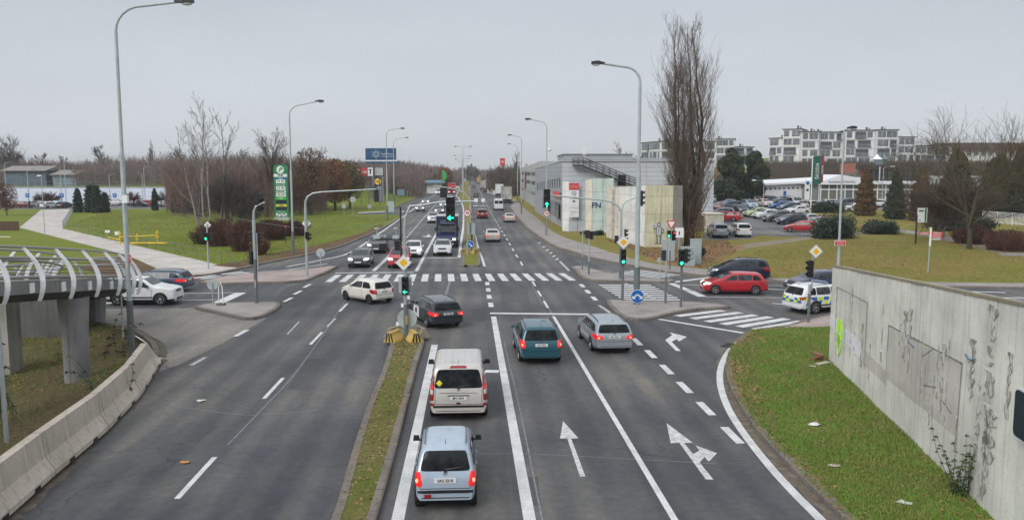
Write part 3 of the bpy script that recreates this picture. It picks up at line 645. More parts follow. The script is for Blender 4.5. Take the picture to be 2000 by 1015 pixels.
def build_style(st):
 if st in _proto: return _proto[st]
 S = STY[st]; L_, W_, H_ = S['L'], S['W'] / 2, S['H']; belt = S['belt']; big = st in ('van', 'high_van', 'boxy_suv')
 top = chaikin(S['top'], 2); ty = [p[0] for p in top]; tz = [p[1] for p in top]
 ys = sorted(set([round(y, 4) for y in ty] + [round(-L_ / 2 + L_ * i / 46, 4) for i in range(47)]))
 q = [ys[0]]
 for y in ys[1:]:
  if y - q[-1] > .0025: q.append(y)
 ys = q
 nring = 12
 def sect(y):
  zt = float(np.interp(y, ty, tz))
  e_ = abs(2 * y / L_)
  wk = 1 - (.10 if not big else .05) * e_ ** 5 - .06 * max(0, (e_ - .93) / .07) ** 2
  w_ = W_ * wk
  zb = .20 + .12 * max(0, (e_ - .80) / .2)
  if st == 'high_van': zb += .1
  bl = belt - .05 * max(0, 2 * y / L_) ** 2
  zs = min(bl, zt - .07); zs = max(zs, zb + .1)
  h = max(zt - zs, .02)
  n = 2.6 + (3.0 if not big else 6.0) * min(1, h / .45)
  ring = []
  for f, k in ((0, .86), (.05, .95), (.2, .99), (.45, 1.0), (.75, .995), (.93, .98), (1, .965)): ring.append((w_ * k, zb + (zs - zb) * f))
  for i in range(1, nring + 1):
   a = pi / 2 * i / nring
   z = h * sin(a) ** (2 / n); x = w_ * .965 * max(0, cos(a)) ** (2 / n) * (1 - S['tum'] * z)
   ring.append((x, zs + z))
  return ring, zb
 vs = []; rings = []
 for y in ys:
  r, zb = sect(y)
  full = [(x, z) for x, z in r] + [(-x, z) for x, z in r[-2::-1]]
  rings.append(len(vs)); vs += [(x, y, z) for x, z in full]; nr = len(full)
 fs = []; fm = []
 clad = S.get('clad', .27)
 for i in range(len(ys) - 1):
  for j in range(nr):
   a, b = rings[i] + j, rings[i] + (j + 1) % nr; c, d = b + nr, a + nr
   zc = sum(vs[k][2] for k in (a, b, c, d)) / 4
   fs.append((a, b, c, d)); fm.append(1 if zc < clad else 0)
 fs.append(tuple(range(nr))[::-1]); fm.append(0); fs.append(tuple(rings[-1] + j for j in range(nr))); fm.append(0)
 body = MB(); body.add(vs, fs); body.m = fm
 bvh = BVHTree.FromPolygons([Vector(v) for v in vs], fs)
 def patch(mb, pl, cn, n=8, m_=6, off=.008, rnd=.06, m=0, skirt=True):
  cn = [Vector(c) for c in cn]; g = []; last = None
  for i in range(m_ + 1):
   row = []
   for j in range(n + 1):
    u = 2 * j / n - 1; v = 2 * i / m_ - 1
    uu = u * (1 - rnd * abs(v) ** 8); vv = v * (1 - rnd * abs(u) ** 8)
    s_, t_ = (uu + 1) / 2, (vv + 1) / 2
    p = cn[0] * (1 - s_) * (1 - t_) + cn[1] * s_ * (1 - t_) + cn[2] * s_ * t_ + cn[3] * (1 - s_) * t_
    o, d = {'x+': ((5, p.x, p.y), (-1, 0, 0)), 'x-': ((-5, p.x, p.y), (1, 0, 0)), 'y+': ((p.x, 9, p.y), (0, -1, 0)), 'y-': ((p.x, -9, p.y), (0, 1, 0)), 'z': ((p.x, p.y, 9), (0, 0, -1))}[pl]
    hit, nrm, _, _ = bvh.ray_cast(Vector(o), Vector(d))
    if hit is None:
     hit, nrm, _, _ = bvh.find_nearest(Vector(o) + Vector(d) * (5 if pl[0] == 'x' else 9 - L_ / 2))
    if nrm.dot(Vector(d)) > 0: nrm = -nrm
    row.append(hit + nrm * off)
   g.append(row)
  k = len(g[0]); vv = [p for r_ in g for p in r_]; ff = [(i * k + j, i * k + j + 1, (i + 1) * k + j + 1, (i + 1) * k + j) for i in range(m_) for j in range(n)]
  if skirt:
   ctr = Vector((0, 0, .8)); rim = [j for j in range(k)] + [i * k + k - 1 for i in range(1, m_ + 1)] + [m_ * k + j for j in range(k - 2, -1, -1)] + [i * k for i in range(m_ - 1, 0, -1)]
   b0 = len(vv); vv += [vv[i] - (vv[i] - Vector((0, vv[i].y * .8, .8))).normalized() * .02 for i in rim]
   for a in range(len(rim)): ff.append((rim[a], rim[(a + 1) % len(rim)], b0 + (a + 1) % len(rim), b0 + a))
  mb.add(vv, ff, m)
 # arches, seams and lower details as part of the body mesh (slot 1 = dark)
 Rw = S['R']
 for sx, pl in ((1, 'x+'), (-1, 'x-')):
  for wy in (S['wf'], S['wr']):
   vv = []; ff = []; N = 20
   for k in range(N + 1):
    a = pi * (-.12 + 1.24 * k / N)
    for rr in (Rw * .3, Rw * 1.20 if 'clad' in S or st in ('boxy_suv',) else Rw * 1.13):
     yy = wy + cos(a) * rr; zz = max(Rw + sin(a) * rr, .22)
     hit, nrm, _, _ = bvh.ray_cast(Vector((5 * sx, yy, zz)), Vector((-sx, 0, 0)))
     x = hit.x if hit else W_ * sx * .95
     vv.append((x + .010 * sx, yy, zz))
   ff = [(2 * k, 2 * k + 1, 2 * k + 3, 2 * k + 2) for k in range(N)]
   body.add(vv, ff, 1)
  seam = [s_[1] + .03 for s_ in S['sw'][:-1]] + [S['sw'][-1][1] + .12]
  if st == 'high_van': seam = [.95, -.45]
  for y in seam:
   patch(body, pl, [(y - .008, .30), (y + .008, .30), (y + .008, belt), (y - .008, belt)], 1, 8, .004, 0, 1, False)
  patch(body, pl, [(S['wr'] + Rw * 1.2, .33), (S['wf'] - Rw * 1.2, .33), (S['wf'] - Rw * 1.2, .345), (S['wr'] + Rw * 1.2, .345)], 6, 1, .004, 0, 1, False)
  if 'clad' not in S and st != 'tall_hatch': pass
  else: patch(body, pl, [(S['wr'] + Rw * 1.2, .46), (S['wf'] - Rw * 1.2, .46), (S['wf'] - Rw * 1.2, .54), (S['wr'] + Rw * 1.2, .54)], 6, 1, .014, 0, 1, True)
 # tailgate seam lines + bonnet seams
 wz = W_ * .80
 for x in (-wz, wz): patch(body, 'y-', [(x - .007, .62), (x + .007, .62), (x + .007, belt), (x - .007, belt)], 1, 6, .004, 0, 1, False)
 patch(body, 'y-', [(-wz, .60), (wz, .60), (wz, .615), (-wz, .615)], 10, 1, .004, 0, 1, False)
 patch(body, 'y-', [(-W_ * .78, .30), (W_ * .78, .30), (W_ * .78, .38), (-W_ * .78, .38)], 10, 1, .012, .02, 1)
 if st in ('tall_hatch', 'van'): patch(body, 'y-', [(-W_ * .88, .50), (W_ * .88, .50), (W_ * .88, .56), (-W_ * .88, .56)], 12, 1, .018, .02, 1)
 for x in (-W_ * .72, W_ * .72): patch(body, 'z', [(x - .006, 1.25 if L_ > 4 else 1.05), (x + .006, 1.25 if L_ > 4 else 1.05), (x + .006, L_ / 2 - .25), (x - .006, L_ / 2 - .25)], 1, 8, .004, 0, 1, False)
 # front grille and lower intake
 nose = belt - .30
 patch(body, 'y+', [(-W_ * .42, nose), (W_ * .42, nose), (W_ * .48, nose + .14), (-W_ * .48, nose + .14)], 8, 2, .012, .1, 1)
 patch(body, 'y+', [(-W_ * .6, .32), (W_ * .6, .32), (W_ * .55, .44), (-W_ * .55, .44)], 8, 2, .010, .1, 1)
 parts = []
 B = body.build('body', [M_WHITE, M_BLACK], smooth=50); parts.append(('body', B, 'PAINT', None))
 def addp(nm, mb, m_):
  o = mb.build(nm, M_BLACK if isinstance(m_, str) else m_, smooth=50); parts.append((nm, o, m_, None))
 def zroof(y): return float(np.interp(y, ty, tz))
 # glass
 wsx = W_ * (1 - S['tum'] * (H_ - belt)) * .90
 tp = S['top']; ri = [i for i, p in enumerate(tp) if p[1] >= H_ - .08]
 base = min([p for p in tp if p[0] > .3 and p[1] < H_ - .2], key=lambda p: p[0])[1]
 wst = [p for p in tp if p[0] > 0 and p[1] > H_ - .12][-1][1]
 mb = MB(); patch(mb, 'y+', [(-W_ * .82, base + .05), (W_ * .82, base + .05), (wsx * .92, wst - .035), (-wsx * .92, wst - .035)], 14, 8, .009, .03); addp('windscreen', mb, M_GLASSL)
 rear = [p for p in tp if p[0] < 0 and p[1] > H_ - .16]; rz1 = rear[0][1]
 mb = MB()
 if S.get('sedan'): patch(mb, 'z', [(-W_ * .72, -1.66), (W_ * .72, -1.66), (W_ * .60, -1.12), (-W_ * .60, -1.12)], 12, 6, .009, .06)
 elif st == 'high_van':
  patch(mb, 'y-', [(-W_ * .82, 1.42), (-.04, 1.42), (-.04, 2.05), (-W_ * .80, 2.05)], 8, 6, .009, .06); patch(mb, 'y-', [(.04, 1.42), (W_ * .82, 1.42), (W_ * .80, 2.05), (.04, 2.05)], 8, 6, .009, .06)
 else:
  lo = belt + (.02 if st in ('van',) else .03); ex = .80 if st != 'van' else .84
  patch(mb, 'y-', [(-W_ * ex, lo), (W_ * ex, lo), (wsx * .90, rz1 - .06), (-wsx * .90, rz1 - .06)], 14, 8, .009, .05)
 addp('rear_window', mb, M_GLASS)
 ztop = lambda y: min(zroof(y) - .13, H_ - .15)
 for pl in ('x+', 'x-'):
  for k, (y0, y1, sl_) in enumerate(S['sw']):
   mb = MB(); fr = (k == len(S['sw']) - 1)
   if fr:
    yt = y1 - (.62 if not big else .42)
    if st == 'van': yt = y1 - .45
    if st == 'high_van': yt = y1 - .28
    patch(mb, pl, [(y0, belt + .035), (y1, belt + .035), (max(yt, y0 + .25), ztop(yt)), (y0, ztop(y0 + .1))], 9, 5, .010, .05)
   elif k == 0 and len(S['sw']) > 1:
    patch(mb, pl, [(y0 + .02, belt + .05), (y1, belt + .035), (y1, ztop(y1)), (y0 + .22 + sl_, ztop(y0 + .22) - .02)], 8, 5, .010, .08)
   else: patch(mb, pl, [(y0, belt + .035), (y1, belt + .035), (y1, ztop(y1)), (y0, ztop(y0))], 8, 5, .010, .05)
   addp('side_window', mb, M_GLASS if k == 0 else M_GLASSL)
 # lights
 for sx in (-1, 1):
  mb = MB()
  if st == 'van': patch(mb, 'y-', [(sx * W_ * .86, .72), (sx * W_ * .965, .72), (sx * W_ * .93, 1.66), (sx * W_ * .82, 1.66)], 3, 10, .012, .05)
  elif st == 'tall_hatch': patch(mb, 'y-', [(sx * W_ * .74, .66), (sx * W_ * .97, .66), (sx * W_ * .95, .95), (sx * W_ * .82, 1.02)], 5, 5, .014, .1)
  elif st == 'high_van': patch(mb, 'y-', [(sx * W_ * .90, .75), (sx * W_ * .98, .75), (sx * W_ * .97, 1.25), (sx * W_ * .90, 1.25)], 3, 5, .012, .05)
  elif st == 'mpv': patch(mb, 'y-', [(sx * W_ * .76, .74), (sx * W_ * .97, .74), (sx * W_ * .95, 1.06), (sx * W_ * .80, 1.06)], 5, 5, .014, .1)
  elif st in ('estate', 'sedan', 'suv'): patch(mb, 'y-', [(sx * W_ * .58, .70 + (belt - .93)), (sx * W_ * .97, .68 + (belt - .93)), (sx * W_ * .97, .90 + (belt - .93)), (sx * W_ * .60, .84 + (belt - .93))], 6, 4, .014, .1)
  else: patch(mb, 'y-', [(sx * W_ * .70, .66 + (belt - .92)), (sx * W_ * .97, .66 + (belt - .92)), (sx * W_ * .96, .92 + (belt - .92)), (sx * W_ * .74, .90 + (belt - .92))], 5, 4, .014, .1)
  addp('tail_light', mb, M_TAIL)
  mb = MB(); z0 = belt - .29
  patch(mb, 'y+', [(sx * W_ * .50, z0), (sx * W_ * .95, z0 + .02), (sx * W_ * .96, z0 + .17), (sx * W_ * .56, z0 + .14)], 6, 4, .014, .12); addp('headlight', mb, M_HL)
  mb = MB(); mb.box((0, 0, 0), (.17, .10, .13), taper=.8); mb.box((-.10 * sx, .0, -.05), (.10, .05, .03))
  big_ = 1.25 if big else 1
  mb.v = [(sx * (W_ + .07) + x * big_, S['sw'][-1][1] - .16 + y_ * big_, belt + .12 + z * big_) for x, y_, z in mb.v]
  addp('wing_mirror', mb, 'BLK' if st in ('van', 'tall_hatch', 'high_van', 'boxy_suv') else 'PAINT')
 for sx, pl in ((1, 'x+'), (-1, 'x-')):
  for k, (y0, y1, _) in enumerate(S['sw'][-2:] if len(S['sw']) > 1 else S['sw']):
   mb = MB(); patch(mb, pl, [(y0 + .10, belt - .11), (y0 + .28, belt - .11), (y0 + .28, belt - .08), (y0 + .10, belt - .08)], 2, 1, .03, .1); addp('door_handle', mb, 'PAINT' if not big else 'BLK')
  if S.get('rails'):
   mb = MB(); pts = []
   y0, y1 = S['sw'][0][0] + .25, .25
   for i in range(12):
    y = y0 + (y1 - y0) * i / 11; x = sx * wsx * .93; hit = bvh.ray_cast(Vector((x, y, 9)), Vector((0, 0, -1)))[0]
    pts.append((x, y, hit.z + (.045 if 0 < i < 11 else .0)))
   mb.tube(pts, .018, 6); addp('roof_rail', mb, M_DARK if st != 'suv' else M_RIM)
 # plates, wiper, badge
 pz = .80 if st in ('tall_hatch', 'van', 'estate', 'sedan') else (.76 if st != 'high_van' else .6)
 if st in ('suv', 'mpv', 'boxy_suv'): pz = .86
 hit = bvh.ray_cast(Vector((0, -9, pz)), Vector((0, 1, 0)))[0]
 mb = MB(); mb.box((0, hit.y - .012, pz), (.52, .02, .115)); addp('number_plate', mb, M_PLATE)
 parts[-1] = ('number_plate', parts[-1][1], M_PLATE, (0, hit.y - .024, pz))
 hit2 = bvh.ray_cast(Vector((0, 9, .5)), Vector((0, -1, 0)))[0]
 mb = MB(); mb.box((0, hit2.y + .012, .5), (.52, .02, .115)); addp('number_plate', mb, M_PLATE)
 if not S.get('sedan') and st != 'high_van':
  h0 = bvh.ray_cast(Vector((0, -9, belt + .07)), Vector((0, 1, 0)))[0]; h1 = bvh.ray_cast(Vector((.42, -9, belt + .13)), Vector((0, 1, 0)))[0]
  mb = MB(); mb.tube([(0, h0.y - .03, belt + .05), (.02, h0.y - .035, belt + .08), (.42, h1.y - .03, belt + .12)], .012, 5); mb.box((0, h0.y - .03, belt + .03), (.06, .05, .05)); addp('wiper', mb, M_BLACK)
 mb = MB(); yb = -L_ / 2 + .55; zb_ = bvh.ray_cast(Vector((0, yb, 9)), Vector((0, 0, -1)))[0].z; mb.tube([(0, yb, zb_ - .01), (0, yb - .06, zb_ + .05), (0, yb - .12, zb_ + .14)], [.012, .008, .004], 5); addp('aerial', mb, M_BLACK)
 hb = bvh.ray_cast(Vector((0, -9, belt - .03)), Vector((0, 1, 0)))[0]
 mb = MB(); mb.lathe([(.045, -.006), (.05, 0), (.045, .006), (.036, .006), (.036, -.006)], (0, hb.y - .012, belt - .03), 14, axis='y', cap=False); mb.box((0, hb.y - .012, belt - .03), (.06, .008, .012)); addp('badge', mb, M_RIM)
 out = []
 for nm, o, m_, ex in parts:
  out.append((nm, o.data, m_, ex)); bpy.data.objects.remove(o)
 _proto[st] = (out, bvh, patch)
 return _proto[st]
def link_part(nm, me, parent, m_=None):
 o = bpy.data.objects.new(nm, me); COL.objects.link(o); o.parent = parent
 if m_: o.material_slots[0].link = 'OBJECT'; o.material_slots[0].material = m_
 return o
def car(st, pnt, loc, hd, label, cat='car', group=None, name=None, brake=False, head=False, plate=None, lod=0, rim=None, scale=1):
 S = STY[st]; out, bvh, patch = build_style(st); pm = PT[pnt]
 nm0 = name or {'van': 'van', 'high_van': 'van', 'mpv': 'car', 'suv': 'car', 'boxy_suv': 'car'}.get(st, 'car')
 if lod == 0 and nm0 == 'car': pass
 root = thing(nm0, loc, label, cat, group, R(-hd))
 if scale != 1: root.scale = (scale,) * 3
 for nm, me, m_, ex in out:
  if lod >= 2 and nm in ('door_handle', 'wiper', 'aerial', 'badge'): continue
  mm = {'PAINT': pm, 'BLK': M_BLACK}.get(m_, m_)
  if nm == 'tail_light' and brake: mm = M_BRAKE if lod < 3 else mm
  if nm == 'headlight' and head: mm = M_HLON
  o = link_part(nm, me, root, mm)
  if nm == 'tail_light' and brake and lod < 2 and st != 'van':
   b_ = o.data.vertices; cx_ = sum(v.co.x for v in b_) / len(b_); cz_ = sum(v.co.z for v in b_) / len(b_); hh_ = bvh.ray_cast(Vector((cx_, -9, cz_)), Vector((0, 1, 0)))[0]
   if hh_: mc = MB(); mc.lathe([(.001, -.012), (.045, -.006), (.06, .02)], (cx_, hh_.y - .016, cz_ - .03), 12, axis='y', cap=False); mc.build('bulb', M_CORE, o)
  if nm == 'number_plate' and ex and plate: text(plate, .095, M_PLTXT, o, ex, FACE, depth=.002, bold=.003)
 tm, rm = make_wheel(S['R'], .20)
 for sx in (1, -1):
  for wy in (S['wf'], S['wr']):
   wh = bpy.data.objects.new('wheel', None); COL.objects.link(wh); wh.parent = root; wh.empty_display_size = .1
   wh.location = (sx * (S['W'] / 2 - .095), wy, S['R']); wh.rotation_euler = (0, 0, 0 if sx > 0 else pi)
   link_part('tyre', tm, wh); link_part('rim', rm, wh, rim or M_RIM)
 return root
def rear_at(st, px, py, hd, z=0):      # centre of the car whose rear (bottom) stands at this pixel
 x, y = P(px, py, z) if z == 0 else PG(px, py)[:2]
 d = rdir(hd); l = STY[st]['L'] / 2 - (.4 if y < 80 else .2); return (x + d[0] * l, y + d[1] * l, z)
def front_at(st, px, py, hd, z=0):
 x, y = P(px, py, z); d = rdir(hd); l = STY[st]['L'] / 2 - .3; return (x - d[0] * l, y - d[1] * l, z)
def cen(px, py): return (*P(px, py), 0)
def pgz(px, py, add=.075):
 x, y, z = PG(px, py); return (x, y, z + add)
GQ = 'cars waiting and driving away from the camera'
c1 = car('tall_hatch', 'silverblue', rear_at('tall_hatch', 871, 988, RD), RD, 'light silver blue small hatchback nearest the camera with brake lights on, behind the silver van', 'car', GQ, brake=True, plate='2A2 2210')
mb = MB(); mb.box((-.42, -1.765, .43), (.16, .02, .08)); mb.build('fog_lamp', M_TAIL, c1)
for sx in (-1, 1):
 mb = MB(); mb.tube([(sx * .505, -1.2, 1.535), (sx * .52, -.4, 1.568), (sx * .505, .25, 1.53)], .012, 4); mb.build('roof_moulding', M_BLACK, c1)
c2 = car('van', 'warmsilver', rear_at('van', 896, 817, RD), RD, 'silver passenger van with black rear window waiting in the left turn lane', 'van', GQ, brake=False, plate='BPA 5041')
def on_rear(root, st, cn, m_, nm, off=.016, n=4, k=4, rnd=.08, pl='y-'):
 mb = MB(); _proto[st][2](mb, pl, cn, n, k, off, rnd); return mb.build(nm, m_, root, smooth=50)
for sx in (-1, 1):
 on_rear(c2, 'van', [(sx * .83, .93), (sx * .915, .93), (sx * .915, 1.08), (sx * .83, 1.08)], M_IND, 'reverse_lamp', .020)
 on_rear(c2, 'van', [(sx * .83, 1.10), (sx * .915, 1.10), (sx * .912, 1.24), (sx * .83, 1.24)], M_BRAKE, 'brake_lamp', .020)
 on_rear(c2, 'van', [(sx * .80, .56), (sx * .93, .56), (sx * .93, .64), (sx * .80, .64)], M_TAIL, 'reflector', .022)
on_rear(c2, 'van', [(-.62, .96), (.62, .96), (.62, .975), (-.62, .975)], M_DARK, 'tailgate_crease', .006)
on_rear(c2, 'van', [(-.36, .875), (.36, .875), (.36, .90), (-.36, .90)], M_BLACK, 'plate_lamp_strip', .022)
on_rear(c2, 'van', [(-.07, .60), (.07, .60), (.07, .66), (-.07, .66)], mat('dark_red_trim', (.05, .006, .006), .5), 'tow_hook_cover', .012)
on_rear(c2, 'van', [(-.72, 1.28), (-.62, 1.18), (-.52, 1.28), (-.62, 1.38)], mat('sticker_yellow', (.75, .62, .05), .5), 'sticker', .018, 2, 2, 0)
for x in (-.62, -.44, -.2, .2, .44, .62):
 on_rear(c2, 'van', [(x - .012, -1.9), (x + .012, -1.9), (x + .012, .7), (x - .012, .7)], PT['warmsilver'], 'roof_rib', .012, 1, 12, 0, 'z')
on_rear(c2, 'van', [(-.28, -2.14), (.28, -2.14), (.24, -2.09), (-.24, -2.09)], M_TAIL, 'high_brake_lamp', .014, 6, 1, 0, 'z')
c3 = car('mpv', 'teal', rear_at('mpv', 1055, 709, -4), -4.5, 'dark teal family car with brake lights on in the straight ahead lane', 'car', GQ, brake=True, plate='1AV 8161')
c4 = car('estate', 'greysilver', rear_at('estate', 1195, 689, -5), -6, 'grey silver estate car with roof rails in the right hand lane', 'car', GQ, brake=True, plate='5AU 9741')
c5 = car('estate', 'anthracite', rear_at('estate', 869, 640, -22), -24, 'dark estate car with a white front door panel turning left in the junction', 'car', GQ, brake=True, plate='9AX 7986')
on_rear(c5, 'estate', [(-.15, .32), (.80, .32), (.80, .90), (-.15, .90)], mat('white_decal', (.7, .7, .7), .4), 'door_decal', .006, 6, 6, 0, 'x-')
on_rear(c5, 'estate', [(.15, .50), (.50, .50), (.50, .82), (.15, .82)], M_DARK, 'door_emblem', .009, 3, 3, .3, 'x-')
p = P(718, 590.5)
c6 = car('city_car', 'cream', (p[0] - .15, p[1] + .75, 0), -47, 'small white three door hatchback crossing the junction to the left', 'car', 'cars crossing the junction', brake=False, plate='4AK 4702', rim=M_DARK)
on_rear(c6, 'city_car', [(-.74, .80), (-.64, .80), (-.64, .90), (-.74, .90)], M_BRAKE, 'brake_lamp', .020, 2, 2)
p = P(1436, 574.5); c7 = car('hatch', 'red', (p[0], p[1] + .6, 0), -87, 'bright red hatchback facing left with headlights on', 'car', 'cars crossing the junction', head=True)
p = P(1446, 548); c8 = car('mpv', 'navy', (p[0], p[1] + .6, 0), -87, 'dark blue hatchback behind the bright red hatchback', 'car', 'cars crossing the junction')
p = P(1590, 571); c9 = car('hatch', 'deepblue', (p[0] + .4, p[1] + .6, 0), -104, 'dark blue car facing left half hidden by the concrete wall', 'car', 'cars crossing the junction')
pc = rear_at('suv', 1556, 611, 66); c10 = car('suv', 'white', (pc[0] + .1, pc[1] + .2, 0), 68, 'white police car with blue and yellow checks and a roof light bar', 'police car', 'cars crossing the junction', name='police_car')
my = mat('fluorescent_yellow', (.55, .75, .02), .4); mblu = mat('police_blue', (.01, .10, .45), .4)
for i in range(5):
 for j in range(2):
  x = -.78 + i * .32; on_rear(c10, 'suv', [(x, .66 + j * .14), (x + .30, .66 + j * .14), (x + .30, .79 + j * .14), (x, .79 + j * .14)], my if (i + j) % 2 else mblu, 'check_stripe', .018, 2, 1, 0)
for i in range(10):
 y = -2.0 + i * .42; on_rear(c10, 'suv', [(y, .50), (y + .20, .50), (y + .32, .78), (y + .12, .78)], my if i % 2 else mblu, 'check_stripe', .007, 3, 2, 0, 'x+')
 on_rear(c10, 'suv', [(y, .80), (y + .36, .80), (y + .36, .98), (y, .98)], mblu if i % 2 else my, 'check_stripe', .007, 3, 2, 0, 'x+')
mb = MB(); mb.box((0, -.25, 1.72), (1.15, .26, .09), taper=.9); mb.build('light_bar', mat('bar_blue_lens', (.05, .09, .2), .2, coat=.8), c10);
p = P(275, 596.5); c11 = car('boxy_suv', 'white', (p[0] - .1, p[1] + .8, 0), 88, 'white boxy off road car facing right beside the bridge', 'car', 'cars crossing the junction')
p = P(300, 569); c12 = car('estate', 'bluegrey', (p[0], p[1] + .5, 0), -88, 'blue grey estate car driving left behind the white boxy car', 'car', 'cars crossing the junction', brake=True)
GO = 'oncoming traffic on the left carriageway'
F = 180 + RD
car('estate', 'anthracite', front_at('estate', 700, 523, F), F, 'dark grey car with headlights on, first at the left crosswalk', 'car', GO, head=True)
car('suv', 'black', front_at('suv', 735, 495, F), F, 'black sport utility car right behind the dark grey car by the grass', 'car', GO, head=True)
cr_ = car('mpv', 'red', front_at('mpv', 778, 524, F), F, 'red van like car behind the traffic light pole with the yellow diamond', 'car', GO, head=True)
car('hatch', 'white', front_at('hatch', 806, 503, F), F, 'white car just right of the red van like car', 'car', GO, head=True)
car('estate', 'silver', front_at('estate', 864, 500, F), F, 'silver estate car in front of the blue box truck', 'car', GO)
car('suv', 'silver', front_at('suv', 846, 436, F), F, 'silver car left of the blue box truck roof', 'car', GO, head=True, lod=2)
car('estate', 'bluegrey', front_at('estate', 858, 418, F), F, 'blue grey car following the silver car beyond the box truck', 'car', GO, head=True, lod=2)
car('hatch', 'lightblue', front_at('hatch', 866, 405, F), F, 'pale blue car behind the hanging left arrow signal', 'car', GO, head=True, lod=2)
car('hatch', 'white', front_at('hatch', 877, 391, F), F, 'white car in front of the red lorry', 'car', GO, head=True, lod=2)
car('hatch', 'grey', front_at('hatch', 820, 413, F), F, 'dark grey car in the outer lane nearest the grass', 'car', GO, head=True, lod=2)
car('estate', 'mauve', front_at('estate', 831, 399, F), F, 'mauve grey car in the outer lane behind the dark grey car', 'car', GO, head=True, lod=2)
car('van', 'white', front_at('van', 856, 380, F), F, 'white van in the outer lane left of the red lorry', 'van', GO, head=True, lod=2)
car('hatch', 'white', front_at('hatch', 893, 369, F), F, 'white car beyond the red lorry, nearer of two', 'car', GO, lod=2)
car('high_van', 'white', front_at('high_van', 895, 362, F), F, 'far white van beyond the red lorry', 'van', GO, lod=2)
car('sedan', 'beige', rear_at('sedan', 962.5, 473, RD), RD, 'pale sedan in the middle of the right carriageway', 'car', GQ, brake=True, plate='3AB 2210')
car('sedan', 'beige', rear_at('sedan', 996, 434.5, RD), RD, 'pale sedan near the right kerb by the pavement', 'car', GQ, brake=True, lod=1)
car('suv', 'darkred', rear_at('suv', 942, 427, RD), RD, 'dark red car with brake lights beside the median cameras', 'car', GQ, brake=True, lod=1)
car('high_van', 'white', rear_at('high_van', 974, 411, RD), RD, 'white high roof delivery van seen from behind', 'van', GQ, lod=1)
car('hatch', 'anthracite', rear_at('hatch', 930, 385, RD), RD, 'dark hatchback beyond the dark red car', 'car', GQ, lod=2)
car('suv', 'black', rear_at('suv', 949, 375.5, RD), RD, 'black car just behind the white box lorry', 'car', GQ, lod=2)
car('hatch', 'darkred', rear_at('hatch', 925.5, 367, RD), RD, 'small dark red car far away by the median', 'car', GQ, lod=2)
car('hatch', 'grey', rear_at('hatch', 935, 360, RD), RD, 'tiny grey car near the crest of the road', 'car', GQ, lod=2)
car('hatch', 'navy', rear_at('hatch', 930, 356.5, RD), RD, 'tiny dark blue car at the crest of the road', 'car', GQ, lod=2)
